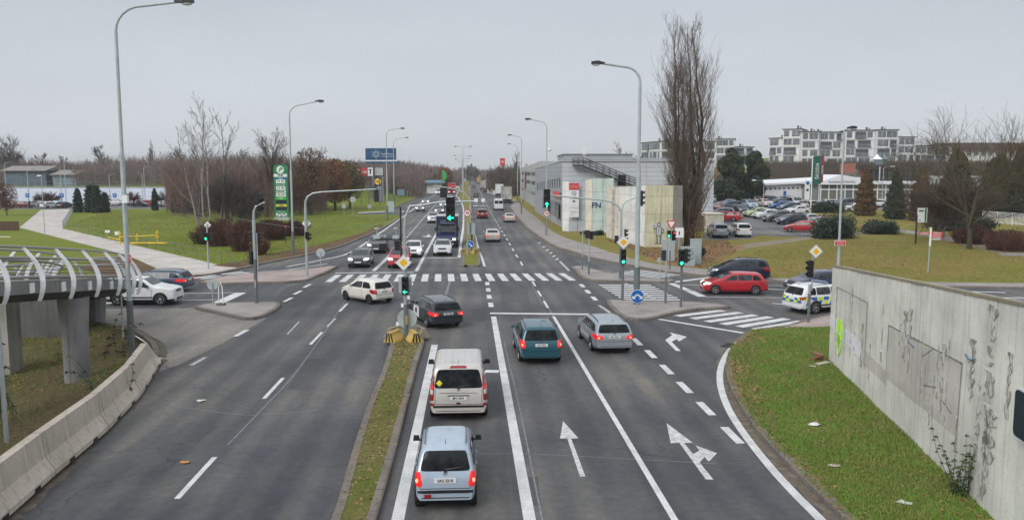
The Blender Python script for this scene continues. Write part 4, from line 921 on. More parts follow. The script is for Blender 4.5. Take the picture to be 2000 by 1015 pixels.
# lorries
def lorry(loc, hd, label, cabcol, boxcol, L_=7.5, Hb=3.4, Wb=2.45, group=None, cab='nose', front=True, cat='lorry', nm='lorry', Hc=2.5, dirty=False, head=False):
 r = thing(nm, loc, label, cat, group, R(-hd))
 ya = L_ / 2; cl = 2.0 if cab == 'nose' else 1.7
 mb = MB(); mb.box((0, -cl / 2, .55 + Hb / 2 + .15), (Wb, L_ - cl, Hb - .7));
 for z in (.72, Hb + .33): mb.box((0, -cl / 2, z), (Wb + .03, L_ - cl + .03, .07), m=1)
 for x in (-1, 1):
  for y in (-L_ / 2, ya - cl): mb.box((x * Wb / 2, y, .55 + Hb / 2 + .15), (.08, .08, Hb - .72), m=1)
 mb.build('cargo_box', [boxcol, M_RIM if not dirty else mat('dirty_frame', (.12, .11, .10), .8)], r)
 mb = MB(); c = 1.02 if cab == 'nose' else 1.22
 if cab == 'nose':
  prof = [(ya - cl, .45), (ya - cl, Hc), (ya - cl + .5, Hc), (ya - .95, 1.55), (ya - .15, 1.25), (ya, 1.05), (ya, .45)]
 else:
  prof = [(ya - cl, .5), (ya - cl, Hc + .3), (ya - .5, Hc + .35), (ya - .05, Hc - .5), (ya, 1.4), (ya, .5)]
 n = len(prof); vs = []
 for x, k in ((-c, 1), (-c * .96, 2), (c * .96, 2), (c, 1)):
  for y, z in prof: vs.append((x * (1 if z < 1.6 else .93), y, z if k == 2 or z < Hc else z - .12))
 fs = [(j * n + i, j * n + (i + 1) % n, (j + 1) * n + (i + 1) % n, (j + 1) * n + i) for j in range(3) for i in range(n)]
 fs += [tuple(range(n)), tuple(3 * n + i for i in range(n))[::-1]]
 mb.add(vs, fs); cb = mb.build('cab', cabcol, r)
 mb = MB()
 if cab == 'nose': y0, z0, y1, z1 = ya - .92, 1.60, ya - cl + .58, Hc - .10
 else: y0, z0, y1, z1 = ya + .02, 1.5, ya - .05, Hc - .45
 k0, k1 = c * .84, c * .80; nv = Vector((0, z1 - z0, y0 - y1)).normalized() * .02
 mb.add([(-k0, y0 + nv.y, z0 + nv.z), (k0, y0 + nv.y, z0 + nv.z), (k1, y1 + nv.y, z1 + nv.z), (-k1, y1 + nv.y, z1 + nv.z), (-k0, y0 - .05, z0), (k0, y0 - .05, z0), (k1, y1 - .05, z1), (-k1, y1 - .05, z1)], [(0, 1, 2, 3), (0, 4, 5, 1), (1, 5, 6, 2), (2, 6, 7, 3), (3, 7, 4, 0)])
 mb.build('windscreen', M_GLASSL, cb)
 for s in (-1, 1):
  mb = MB(); mb.box((s * (c + .22), ya - .9 if cab == 'nose' else ya - .1, 1.95), (.16, .08, .38)); mb.tube([(s * c * .95, ya - .95, 1.8), (s * (c + .2), ya - .9, 1.9)], .02, 5); mb.build('wing_mirror', M_BLACK, r)
  mb = MB(); mb.box((s * c * .74, ya + .01, .92), (.34, .06, .20)); mb.build('headlight', M_HLON if head else M_HL, r)
  mb = MB(); mb.box((s * (c + .005), ya - 1.35, 1.85), (.02, .7, .55)); mb.build('side_window', M_GLASSL, cb)
  mb = MB(); mb.box((s * Wb * .40, -L_ / 2 - .02, .62), (.35, .05, .14)); mb.build('tail_light', M_TAIL, r)
 mb = MB(); mb.box((0, ya + .02, .85), (.95, .05, .14)); mb.box((0, ya + .02, .52), (1.7, .06, .2)); mb.build('grille', M_BLACK, r)
 mb = MB(); mb.box((0, -.2, .52), (1.0, L_ - .6, .22)); mb.box((0, -L_ / 2 + .1, .5), (Wb * .95, .12, .16)); mb.build('chassis', M_DARK, r)
 tm, rm = make_wheel(.46 if Wb > 2.3 and cab != 'nose' else .40, .28)
 for s in (1, -1):
  for y in ((ya - 1.1), (-L_ / 2 + 1.3)) + ((-L_ / 2 + 2.4,) if L_ > 8 else ()):
   wh = bpy.data.objects.new('wheel', None); COL.objects.link(wh); wh.parent = r; wh.location = (s * (Wb / 2 - .20), y, .44); wh.rotation_euler = (0, 0, 0 if s > 0 else pi)
   link_part('tyre', tm, wh); link_part('rim', rm, wh, M_RIMD)
 return r
def fl(px, py, hd, L_):
 x, y = P(px, py); d = rdir(hd); return (x - d[0] * L_ / 2, y - d[1] * L_ / 2, 0)
bt = lorry(fl(873, 484, F, 6.6), F, 'blue box truck with a white roof edge behind the silver estate car', PT['deepblue'], PT['deepblue'], 6.6, 2.95, 2.42, GO, 'nose', nm='box_truck', cat='truck', Hc=2.45, head=True)
mb = MB(); mb.box((0, 1.0, 3.30), (2.46, .25, .16)); mb.build('roof_trim', M_WHITEP, bt)
mb = MB(); mb.box((0, 1.75, 2.62), (1.7, .5, .5), taper=.75, rx=.3); mb.build('wind_deflector', PT['deepblue'], bt)
lorry(fl(882, 380, F, 9), F, 'red lorry with a red trailer coming towards the camera', PT['red'], PT['red'], 9, 3.6, 2.5, GO, 'flat', Hc=2.9, head=True)
M_DIRTYW = mat('dirty_white_panel', (.42, .40, .38), .8, n=1.2, amt=.3)
lorry((fl(988, 397, RD, -9)[0] + .3, fl(988, 397, RD, -9)[1], 0), RD, 'dirty white container lorry parked at the right kerb, seen from behind', PT['white'], M_DIRTYW, 9, 3.9, 2.5, GQ, 'flat', dirty=True)
lorry(fl(976, 384, RD, -8), RD, 'white box lorry parked in front of the dirty container lorry', PT['white'], M_WHITEP, 8, 3.7, 2.45, GQ, 'flat')
lorry(fl(944, 371, RD, -9), RD, 'white box lorry driving away up the right carriageway', PT['white'], M_DIRTYW, 9, 3.6, 2.5, GQ, 'flat')
lorry(fl(935, 358, RD, -9), RD, 'orange lorry far away at the crest of the road', PT['beige'], mat('orange_panel', (.55, .28, .03), .6), 9, 3.8, 2.5, GQ, 'flat')
# right hand parking area
GP = 'cars parked at the car dealership'
def park(st, pnt, px, py, hd, label, **k):
 x, y, z = pgz(px, py); car(st, pnt, (x, y, z), hd, label, k.pop('cat', 'car'), GP, lod=k.pop('lod', 2), **k)
park('suv', 'greysilver', 1401, 463, 2, 'grey coupe like car parked beside the concrete box at the end of the poplar', lod=1)
park('suv', 'white', 1444, 462, 0, 'white car parked at the end next to the grey car, beside the curved kerb', lod=1)
park('estate', 'red', 1417, 432.5, -62, 'red estate car sticking out behind the concrete box')
park('hatch', 'darkred', 1394, 416, -70, 'dark red car mostly hidden behind the building corner')
park('suv', 'bluegrey', 1424, 411, -100, 'blue grey car facing left in the second row from the hedge')
park('sedan', 'mauve', 1420, 404, -100, 'mauve grey car behind the blue grey car facing left')
park('mpv', 'silver', 1436, 393, 100, 'silver people carrier by the brown hedge facing right')
park('high_van', 'anthracite', 1406, 397, 5, 'dark delivery van at the left end of the parking area', cat='van')
park('hatch', 'lightblue', 1393, 397, 175, 'pale blue car left of the dark delivery van')
park('mpv', 'navy', 1446, 419, 178, 'dark blue people carrier facing the camera left of the lime green car')
park('mpv', 'lightblue', 1464, 408, 176, 'pale blue van like car facing the camera behind the dark blue people carrier')
park('hatch', 'lime', 1476, 424, -112, 'lime green hatchback parked at an angle')
hx = pgz(1495, 427.5); wr_ = car('hatch', 'white', hx, -112, 'white hatchback with dark lettering on its door between the green and grey cars', 'car', GP, lod=2)
on_rear(wr_, 'hatch', [(-.95, .50), (.75, .50), (.75, .66), (-.95, .66)], M_DARK, 'door_lettering', .008, 8, 2, 0, 'x-')
park('suv', 'grey', 1516, 433.5, -112, 'dark grey car parked next to the white lettered hatchback')
park('estate', 'navy', 1544, 438.5, -112, 'navy blue estate car with roof rails between two grey cars')
park('sedan', 'silver', 1576, 437, -112, 'silver grey sedan behind the bright red parked hatchback')
park('hatch', 'red', 1564, 454, -70, 'bright red hatchback at the near edge of the parking area', lod=1, brake=False)
park('estate', 'mauve', 1604, 448, -68, 'mauve estate car half hidden by the juniper bush')
park('hatch', 'blue', 1524, 409, -100, 'bright blue hatchback in the middle of the parking area')
park('hatch', 'pinkwhite', 1480, 399, 178, 'pinkish white car in the far row nearest the long white wall')
park('hatch', 'pinkwhite', 1494, 404, 176, 'pinkish white car one place nearer than the far row')
park('sedan', 'red', 1497, 396, 100, 'red car in the far row in front of the showroom windows')
park('suv', 'bluegrey', 1530, 399.5, -100, 'dark blue grey sport utility car in the far row')
park('hatch', 'anthracite', 1521, 404, -100, 'dark car just behind the bright blue hatchback')
park('van', 'silver', 1552, 405, 176, 'silver van facing the camera in the far row', cat='van')
park('mpv', 'cream', 1571, 409, -30, 'cream white car beside the low hedge of the flag poles')
park('van', 'grey', 1652, 408, -95, 'grey van behind the street lamp in front of the showroom', cat='van')
park('hatch', 'white', 1668, 414, -95, 'white car left of the brown conifer')
park('hatch', 'white', 1708, 405, -95, 'white car between the brown conifer and the dark conifer')
for i, (px, c) in enumerate([(1812, 'white'), (1832, 'silver'), (1856, 'grey'), (1905, 'white'), (1932, 'bluegrey'), (1958, 'white'), (1985, 'silver')]):
 park('hatch' if i % 2 else 'suv', c, px, 409 + (i % 3) * 3, -15 + 12 * i, ['white car behind the forked pale trunk', 'silver car behind the forked pale trunk, right of the white one', 'grey car seen through the bare tree left of its trunk', 'white car seen through the bare tree right of its trunk', 'blue grey car behind the white railings', 'white car behind the white railings near the right edge', 'silver car at the right edge behind the railings'][i])
for a_ in [('hatch', 'silver', 1452, 399.5, 178, 'silver hatchback in the second row between two people carriers'), ('estate', 'black', 1510, 398, 100, 'black estate car at the back in front of the blue poster'), ('hatch', 'greysilver', 1592, 409, -100, 'grey hatchback half hidden by the low clipped hedge'), ('estate', 'silver', 1630, 405, 90, 'silver estate car between the hedge and the grey van'), ('hatch', 'grey', 1466, 397, 100, 'grey hatchback at the left corner of the long white building'), ('hatch', 'bluegrey', 1541, 412, -105, 'blue grey hatchback right of the bright blue one'), ('sedan', 'white', 1556, 419, -108, 'white sedan in the middle lane right of the brown shrub'), ('hatch', 'mauve', 1409, 424, -80, 'mauve hatchback above the red estate car by the building corner')]: park(*a_)
park('suv', 'red', 1996, 398, -60, 'red car at the right edge above the railings')
# supermarket parking on the left
GL = 'cars parked along the pale blue wall'
for px, py, st, c, hd, lb in [(99, 407, 'hatch', 'white', 25, 'white hatchback at the top of the paved path'), (127, 407, 'hatch', 'anthracite', 10, 'dark hatchback right of the white hatchback at the path top'), (66, 405, 'sedan', 'silver', 70, 'silver car left of the white hatchback at the path top'), (47, 406, 'hatch', 'darkred', 90, 'dark red car left of the standing person'),
                          (228, 402, 'estate', 'silver', 90, 'silver car right of the dark conifer group'), (245, 401, 'sedan', 'white', 85, 'white car just left of the tall lamp post'), (270, 404, 'estate', 'anthracite', 95, 'dark blue car right of the tall lamp post'), (294, 403, 'hatch', 'red', 80, 'small red car left of the narrow conifer'), (325, 404, 'hatch', 'silver', 95, 'silver car between the narrow conifer and the conifer pair'),
                          (385, 402, 'hatch', 'grey', 95, 'grey car behind the birch stems'), (402, 403, 'sedan', 'white', 95, 'white car behind the birch stems'), (430, 403, 'estate', 'silver', 90, 'silver car right of the birch stems'), (10, 406, 'hatch', 'grey', 95, 'grey car at the far left behind the reddish tree')]:
 x, y = P(px, py); car(st, PT and c, (x, y, .075), hd, lb, 'car', GL, lod=2)
# ------------------------------------------------------------- street lamps
def lamp(px, py, ytop, xh, yh, label, double=False, r0=.11, base_dark=True, head_flip=1, group='street lamps along the main road', hl=.75):
 x, y = P(px, py); zt = Zat(y, ytop); t = thing('street_lamp', (x, y, 0), label, 'street lamp', group)
 xh_ = Xat(y, xh, ytop) - x; zh = Zat(y, yh)
 if abs(zh - zt) > 4: zh = zt
 mb = MB(); zc = zt - abs(xh_) * .42 if not double else zt - .3
 mb.tube([(0, 0, -.1), (0, 0, 2.4)], r0 * 1.15, 10, 1); mb.tube([(0, 0, 2.4), (0, 0, zc * .62)], r0 * .85, 10); mb.tube([(0, 0, zc * .62), (0, 0, zc)], [r0 * .62, r0 * .55], 10)
 mb.build('pole', [M_POLE, M_POLED if base_dark else M_POLE], t, smooth=50)
 for s in ((1, -1) if double else (1,)):
  xe = xh_ * s
  if double: pts = [(0, 0, zc), (0, 0, zt - .1), (xe * .15, 0, zt), (xe, 0, zt + .12)]
  else:
   pts = [(0, 0, zc)];
   for k in range(1, 7):
    a = pi / 2 * k / 6; pts.append((xe * .42 * (1 - cos(a)), 0, zc + (zt - zc) * .92 * sin(a)))
   pts.append((xe, 0, zh))
  mb = MB(); mb.tube(pts, r0 * .42, 8); ar = mb.build('arm', M_POLE, t, smooth=60)
  d = 1 if xe > 0 else -1; ze = pts[-1][2]
  mb = MB(); mb.add([(xe + d * (a - .15), b, ze + c) for a, b, c in [(-.05, -.06, .05), (-.05, .06, .05), (hl, -.14, .10), (hl, .14, .10), (-.05, -.06, -.03), (-.05, .06, -.03), (hl, -.15, -.03), (hl, .15, -.03), (hl * .5, -.16, .15), (hl * .5, .16, .15), (hl * .4, -.17, -.05), (hl * .4, .17, -.05)]],
                          [(0, 1, 9, 8), (8, 9, 3, 2), (4, 10, 11, 5), (10, 6, 7, 11), (0, 8, 10, 4), (8, 2, 6, 10), (1, 5, 11, 9), (9, 11, 7, 3), (2, 3, 7, 6), (0, 4, 5, 1)])
  hd = mb.build('lamp_head', M_DARK, t)
  mb = MB(); mb.lathe([(.14, .0), (.12, -.06), (.05, -.10)], (0, 0, 0), 10); mb.v = [(xe + d * hl * .45 + a * 1.8, b, ze - .05 + c) for a, b, c in mb.v]; mb.build('lamp_glass', M_LAMPG, hd)
 return t
LA = lamp(258, 690, 8, 350, 4, 'tallest street lamp at the left beside the curved footbridge', r0=.125)
mb = MB(); mb.box((.12, -.14, 6.9), (.22, .18, .34)); mb.build('control_box', M_WHITEP, LA)
lamp(573, 500, 203, 620, 198, 'street lamp right of the green fuel price sign', r0=.12)
lamp(757, 430, 252, 783, 251, 'street lamp beside the yellow round shop sign', r0=.13)
lamp(770, 400, 270, 793, 269, 'street lamp just behind the one beside the yellow round shop sign', r0=.15)
lamp(1243, 598, 128, 1175, 124, 'large street lamp on the right traffic island', r0=.17)
lb = lamp(1067, 461, 236, 1035, 233, 'street lamp on the right pavement in front of the grey metal building', r0=.11)
mb = MB(); mb.lathe([(.02, -.25), (.22, -.18), (.26, 0), (.18, .2), (.02, .25)], (.35, 0, Zat(P(1067, 461)[1], 292)), 12); mb.tube([(0, 0, Zat(P(1067, 461)[1], 294)), (.3, 0, Zat(P(1067, 461)[1], 294))], .04, 6); mb.build('dome_camera', M_WHITEP, lb)
lamp(1018.5, 419, 266, 998, 264, 'nearer of the two street lamps by the striped metal building', r0=.12)
lamp(1011, 393, 283, 996, 281, 'farther of the two street lamps by the striped metal building', r0=.14)
lamp(1635.5, 556, 252, 1660, 250, 'slim street lamp with a small red street name sign', r0=.10, base_dark=False, hl=.6)
for i, (px, py, yt, xh) in enumerate([(905, 391, 287, 917), (904, 379, 305, 917), (903, 373, 311, 914), (905, 367, 316, 913), (910, 362, 323, 919), (936, 357, 325, 943), (960, 356, 330, 966)]):
 lamp(px, py, yt, xh, yt, ['nearest double armed lamp on the grass median', 'second double armed lamp on the grass median', 'third double armed lamp on the grass median', 'fourth double armed lamp on the grass median', 'fifth and smallest double armed lamp over the median trees', 'double armed lamp at the crest straight above the orange lorry', 'double armed lamp at the crest nearest the red fuel signs'][i], double=True, r0=.11 + .02 * i, base_dark=False, group='double armed lamps on the median')
for i, (px, py, yt, xh) in enumerate([(14, 404, 317, 20), (57, 402, 331, 64), (88, 464, 343, 80), (121, 404, 326, 114), (130, 403, 306, 122), (216, 403, 340, 222), (280, 403, 338, 273), (284, 402, 325, 292), (372, 400, 334, 366), (1490, 421, 352, 1475), (1722, 405, 325, 1742), (1940, 415, 312, 1960)]):
 lx, ly_, lz = PG(px, py)
 t = thing('small_lamp', (lx, ly_, lz), ['small lamp post at the far left edge of the supermarket parking', 'lamp post behind the blue parking sign', 'pale lamp post standing on the grass by the paved path', 'short lamp post between the path top and the conifers', 'tall thin lamp post between the path top and the conifers', 'lamp post above the round bush right of the conifers', 'lamp post right of the tall street lamp, shorter one', 'lamp post right of the tall street lamp, taller one', 'lamp post behind the birch trees', 'white lamp post in the dealership parking area', 'white lamp post under the faceted grey sign', 'white lamp post behind the bare tree at the right'][i], 'lamp post', 'small lamp posts in the parking areas')
 zt = Zat(ly_, yt) - lz; dx = Xat(ly_, xh, yt) - lx; k = ly_ / 200
 mb = MB(); mb.tube([(0, 0, 0), (0, 0, zt - .3)], [.10 * k, .07 * k], 8); mb.build('pole', M_POLE, t)
 mb = MB(); mb.tube([(0, 0, zt - .3), (dx * .3, 0, zt - .05), (dx, 0, zt)], .04 * k, 6); ar = mb.build('arm', M_POLE, t)
 mb = MB(); mb.box((dx + .2 * (1 if dx > 0 else -1), 0, zt), (.9 * k, .3, .14), taper=.8); mb.build('lamp_head', M_WHITEP if i in (2, 9, 10, 11) else M_POLED, t)
# ------------------------------------------------------------- traffic signals
def signal_head(par, x, y, z, yaw, on=None, n=3, s=.30, arrow=None, ped=False, backplate=False):
 h = n * s * 1.05; mb = MB()
 mb.box((0, .06, 0), (s * 1.15, .14, h))
 if backplate: mb.box((0, .14, 0), (s * 1.9, .02, h * 1.25))
 for i in range(n):
  zc = (n - 1) / 2 * s * 1.05 - i * s * 1.05
  pts = []   # visor: half tube
  N = 8; vv = []
  for q in range(N + 1):
   a = -.35 + (pi + .7) * q / N
   for yy in (-.01, -.24 if .25 < q / N < .75 else -.16): vv.append((cos(a) * s * .42, yy, zc + sin(a) * s * .42))
  mb.add(vv, [(2 * q, 2 * q + 1, 2 * q + 3, 2 * q + 2) for q in range(N)])
 o = mb.build('signal_head', M_BLACK, par); o.location = (x, y, z); o.rotation_euler = (0, 0, yaw)
 for i in range(n):
  zc = (n - 1) / 2 * s * 1.05 - i * s * 1.05; ml = MB()
  lit = (on == 'green' and i == n - 1) or (on == 'red' and i == 0)
  if lit and arrow:
   A = [(-.5, -.1), (.0, -.1), (.0, -.42), (.5, .0), (.0, .42), (.0, .1), (-.5, .1)]
   th_ = {'left': pi, 'up': pi / 2}[arrow]; A = [((a * cos(th_) - b * sin(th_)) * s * .9, (a * sin(th_) + b * cos(th_)) * s * .9) for a, b in A]
   ml.add([(a, -.02, zc + b) for a, b in A] + [(a, -.012, zc + b) for a, b in A], [tuple(f) for f in tessellate_polygon([[Vector((a, b, 0)) for a, b in A]])] + [(k, (k + 1) % 7, (k + 1) % 7 + 7, k + 7) for k in range(7)])
  else: ml.lathe([(s * .38, -.012), (s * .3, -.02), (.001, -.03)], (0, 0, zc), 14, axis='y')
  ml.build('lens', (M_GL_ON if on == 'green' else M_RD_ON) if lit else mat('dark_lens', (.02, .015, .015), .2), o)
 return o
def diamond(par, x, y, z, s=.75):
 mb = MB(); mb.box((0, 0, 0), (s, .02, s), ry=pi / 4); a = mb.build('sign_plate', M_WHITE, par); a.location = (x, y, z)
 mb = MB(); mb.box((0, -.014, 0), (s * .94, .004, s * .94), ry=pi / 4); mb.build('black_border', M_BLACK, a)
 mb = MB(); mb.box((0, -.018, 0), (s * .90, .004, s * .90), ry=pi / 4); mb.build('white_field', M_WHITE, a)
 mb = MB(); mb.box((0, -.022, 0), (s * .52, .004, s * .52), ry=pi / 4); mb.build('yellow_field', M_YEL, a); return a
def disc(par, x, y, z, r, col, yaw=0, nm='sign_plate'):
 mb = MB(); mb.lathe([(r, -.01), (r, .01)], (0, 0, 0), 28, axis='y'); o = mb.build(nm, col, par); o.location = (x, y, z); o.rotation_euler = (0, 0, yaw); return o
def pole(par, pts, r=.055, dark=2.2, nm='pole'):
 mb = MB(); mb.tube(pts, r, 10)
 if dark: mb.tube([(pts[0][0], pts[0][1], pts[0][2]), (pts[0][0], pts[0][1], pts[0][2] + dark)], r if not isinstance(r, list) else r[0], 10, 1); mb.v[-20:] = [(x + (x - pts[0][0]) * .12, y + (y - pts[0][1]) * .12, z) for x, y, z in mb.v[-20:]]
 return mb.build(nm, [M_GALV, M_POLED], par, smooth=50)
GS = 'traffic signals at the junction'
# near median mast
x, y = P(793, 668); zb = .14
t = thing('traffic_signal', (x, y, zb), 'traffic signal mast on the near median with yellow diamond, green arrow and long arm', 'traffic signal', GS)
za = Zat(y, 396) - zb; xa = Xat(y, 930, 393) - x
pole(t, [(0, 0, 0), (0, 0, 4.2)], .085, 1.7)
mb = MB(); mb.tube([(0, 0, 4.2), (0, 0, 5.2), (.05, 0, 5.8), (.28, 0, 6.35), (.8, 0, za - .12), (1.6, 0, za + .02), (xa, 0, Zat(y, 393) - zb)], [.075, .07, .065, .06, .055, .055, .045], 10); mb.build('mast_arm', M_GALV, t, smooth=60)
diamond(t, -.04, -.16, Zat(y, 512) - zb, .56)
signal_head(t, .02, -.22, Zat(y, 557) - zb, 0, 'green', 3, .27, 'left')
signal_head(t, Xat(y, 880, 410) - x, -.12, Zat(y, 409) - zb, 0, 'green', 3, .37, 'left')
mb = MB(); mb.box((0, .02, Zat(y, 556) - zb), (.62, .02, .75)); mb.build('signal_backboard', M_POLE, t)
mb = MB(); mb.box((-.17, .0, 5.0), (.07, .07, 2.6)); mb.box((-.75, 0, Zat(y, 467) - zb), (1.2, .07, .08)); mb.box((-1.0, 0, Zat(y, 467) - zb - .35), (.35, .2, .3)); mb.box((-.35, 0, Zat(y, 467) - zb - .3), (.25, .15, .45)); mb.build('detector_frame', M_BLACK, t)
for dx in (-1.3, -.4):
 mb = MB(); mb.box((dx, -.02, Zat(y, 467) - zb + .1), (.3, .3, .14)); mb.tube([(dx, 0, Zat(y, 467) - zb + .1), (dx, 0, Zat(y, 450) - zb)], .015, 5); mb.lathe([(.12, -.03), (.12, .03)], (dx, 0, Zat(y, 446) - zb), 12); mb.build('detector', M_POLE, t)
for dx in (0, .33):
 mb = MB(); mb.box((xa + dx, -.1, Zat(y, 391) - zb), (.16, .42, .14)); mb.tube([(xa + dx, 0, Zat(y, 393) - zb), (xa + dx, 0, Zat(y, 400) - zb)], .015, 5); mb.box((xa + dx, 0, Zat(y, 402) - zb), (.3, .03, .03)); mb.build('traffic_camera', M_WHITE, t)
disc(t, .05, .14, Zat(y, 623) - zb, .47, M_POLE, 0, 'sign_back')
mb = MB(); mb.box((.05, -.1, .95), (.10, .04, .42)); mb.build('inspection_hatch', mat('dull_yellow', (.35, .28, .06), .7), t)
# concrete foot blocks
def foot_blocks(cx, cy, zb, label, s=1.0):
 for k, (a, dx, dy) in enumerate([(72, -.52, -.30), (112, .42, -.34), (62, -.62, .75), (118, .62, .70)]):
  t = thing('concrete_block', (cx + dx * s, cy + dy * s, zb), ['left front', 'right front', 'left rear', 'right rear'][k] + ' ' + label, 'barrier', 'yellow black concrete blocks')
  t.rotation_euler = (0, 0, R(a)); mb = MB()
  pr = [(-.28, 0), (-.24, .12), (-.10, .36), (-.07, .52), (.07, .52), (.10, .36), (.24, .12), (.28, 0)]
  n = 8; l = 1.0 * s; pr = [(a_ * 1.15, b_ * .9) for a_, b_ in pr]
  for q in range(5):
   x0, x1 = -l / 2 + l * q / 5, -l / 2 + l * (q + 1) / 5
   vv = [(x0, a_ * s, b_ * s) for a_, b_ in pr] + [(x1, a_ * s, b_ * s) for a_, b_ in pr]
   mb.add(vv, [(i, i + 1, i + 1 + n, i + n) for i in range(n - 1)] + ([tuple(range(n))] if q == 0 else []) + ([tuple(range(n, 2 * n))] if q == 4 else []), 0)
   if q == 0 and k < 2:
    for j in (-1, 0, 1): e0 = j * .17 * s; mb.add([(x0 - .006, e0 - .035, .02), (x0 - .006, e0 + .035, .02), (x0 - .006, e0 * .55 + .06, .42 * s), (x0 - .006, e0 * .55 - .01, .42 * s)], [(0, 1, 2, 3)], 1)
  mb.build('block', [mat('worn_yellow', (.60, .38, .05), .8, n=4, col2=(.42, .33, .14)), M_BLACK] if k < 2 else [MT.get('block_beige') or concrete('block_beige', (.34, .30, .22))] * 2, t)
foot_blocks(x, y, .15, 'concrete foot block around the near median signal mast')
# left island
x, y = P(501, 596); t = thing('traffic_signal', (x, y, .14), 'grey signal mast on the near left traffic island', 'traffic signal', GS)
zt = Zat(y, 398)
pole(t, [(0, 0, 0), (0, 0, zt - 1.1)], .10, 2.7)
mb = MB(); mb.tube([(0, 0, zt - 1.1), (.03, 0, zt - .6), (.15, 0, zt - .3), (.7, 0, zt - .05)], [.08, .07, .06, .05], 8); mb.build('mast_arm', M_GALV, t, smooth=60)
signal_head(t, .36, .1, Zat(y, 394), R(90), None, 3, .26); signal_head(t, .42, .1, Zat(y, 404), R(60), None, 3, .26)
signal_head(t, -.25, 0, Zat(y, 507), R(-100), None, 3, .27); signal_head(t, .30, .1, Zat(y, 470), R(110), None, 3, .22); signal_head(t, -.22, .2, Zat(y, 465), R(-70), None, 2, .25)
mb = MB(); mb.box((0, -.11, 1.2), (.07, .02, .5)); mb.box((.16, 0, Zat(y, 495)), (.05, .05, 2.2)); mb.build('bracket', M_GALV, t)
# farther left mast
x, y = P(600, 543); t = thing('traffic_signal', (x, y, .14), 'pale grey signal mast with a long bare arm over the left lanes', 'traffic signal', GS)
zt = Zat(y, 376); xa = Xat(y, 735, 373) - x
pole(t, [(0, 0, 0), (0, 0, zt - 1.3)], .10, 0)
mb = MB(); mb.tube([(0, 0, zt - 1.3), (.03, 0, zt - .8), (.2, 0, zt - .45), (.6, 0, zt - .2), (1.3, 0, zt - .1), (xa, 0, Zat(y, 373))], [.09, .08, .075, .07, .06, .05], 8); mb.build('mast_arm', M_GALV, t, smooth=60)
signal_head(t, .12, -.15, Zat(y, 463), R(0), None, 2, .26); signal_head(t, .25, 0, Zat(y, 466), R(100), None, 2, .26)
signal_head(t, xa, .1, Zat(y, 386), R(180), None, 3, .30)
d_ = diamond(t, .02, .12, Zat(y, 440), .5); d_.rotation_euler = (0, 0, pi)
# far median mast with dark double heads
x, y = P(919, 497); t = thing('traffic_signal', (x, y, .14), 'far median signal mast with dark back to back heads on its arm', 'traffic signal', GS)
pole(t, [(0, 0, 0), (0, 0, Zat(y, 402))], .09, 3)
mb = MB(); pts = [(0, 0, Zat(y, 402))] + [(Xat(y, a, b) - x, 0, Zat(y, b)) for a, b in ((915, 388), (906, 379), (893, 373), (875, 370), (847, 365))]; mb.tube(pts, .055, 8); mb.build('mast_arm', M_GALV, t, smooth=60)
for a in (863, 870): signal_head(t, Xat(y, a, 379) - x, 0, Zat(y, 379), pi, None, 3, .30)
mb = MB(); mb.box((.3, 0, Zat(y, 421)), (.5, .35, .18)); mb.box((.3, 0, Zat(y, 431)), (.45, .35, .2)); mb.build('detector', M_POLED, t)
foot_blocks(x, y, .15, 'concrete foot block at the tip of the far median', .95)
x2, y2 = x, y - .7
t = thing('direction_sign', (x2, y2, .14), 'round blue keep right arrow sign at the tip of the far median', 'road sign')
pole(t, [(0, 0, 0), (0, 0, 2.0)], .035, 0); o = disc(t, 0, -.05, Zat(y2, 480), .36, M_WHITE); disc(o, 0, -.016, 0, .335, M_BLUE, 0, 'blue_field')
mb = MB(); mb.box((-.02, -.035, .02), (.34, .006, .07), ry=R(45)); mb.add([(.2, -.036, -.2), (.0, -.036, -.18), (.18, -.036, .0), (.2, -.03, -.2), (.0, -.03, -.18), (.18, -.03, .0)], [(0, 1, 2), (0, 3, 4, 1), (1, 4, 5, 2), (2, 5, 3, 0)]); mb.build('white_arrow', M_WHITE, o)
t = thing('signal_cabinet', (Xat(y + 4, 921, 445), y + 4, .14), 'grey box on a post behind the blue arrow sign on the median', 'cabinet')
mb = MB(); z = Zat(y + 4, 450); mb.box((0, 0, z), (.75, .5, 1.05)); mb.box((0, 0, z + .55), (.82, .57, .06)); mb.build('box', M_GALV, t); mb = MB(); mb.tube([(0, 0, 0), (0, 0, z - .5)], .09, 8); mb.build('post', M_DARK, t)
# right masts
x, y = P(1211.5, 548); t = thing('traffic_signal', (x, y, .14), 'right signal mast whose curved arm carries a green straight ahead arrow', 'traffic signal', GS)
pole(t, [(0, 0, 0), (0, 0, Zat(y, 440))], .10, 3)
mb = MB(); pts = [(0, 0, Zat(y, 442))] + [(Xat(y, a, b) - x, 0, Zat(y, b)) for a, b in ((1214, 420), (1209, 408), (1197, 399), (1180, 395), (1130, 390), (1072, 385))]; mb.tube(pts, [.09, .08, .07, .065, .06, .055, .05], 8); mb.build('mast_arm', M_GALV, t, smooth=60)
mb = MB(); pts = [(0, 0, Zat(y, 420))] + [(Xat(y, a, b) - x, 0, Zat(y, b)) for a, b in ((1217, 403), (1224, 396), (1243, 389), (1256, 386))]; mb.tube(pts, .045, 8); mb.build('side_arm', M_GALV, t, smooth=60)
signal_head(t, Xat(y, 1068, 391) - x, -.12, Zat(y, 391), 0, 'green', 3, .43, 'up')
signal_head(t, Xat(y, 1255, 391) - x, 0, Zat(y, 391), R(75), None, 3, .36)
signal_head(t, .38, 0, Zat(y, 463), R(80), None, 3, .28); signal_head(t, -.3, .1, Zat(y, 471), R(170), None, 2, .26)
x, y = P(1215.5, 590.5); t = thing('traffic_signal', (x, y, .14), 'signal post with a yellow diamond and a green light on the right island', 'traffic signal', GS)
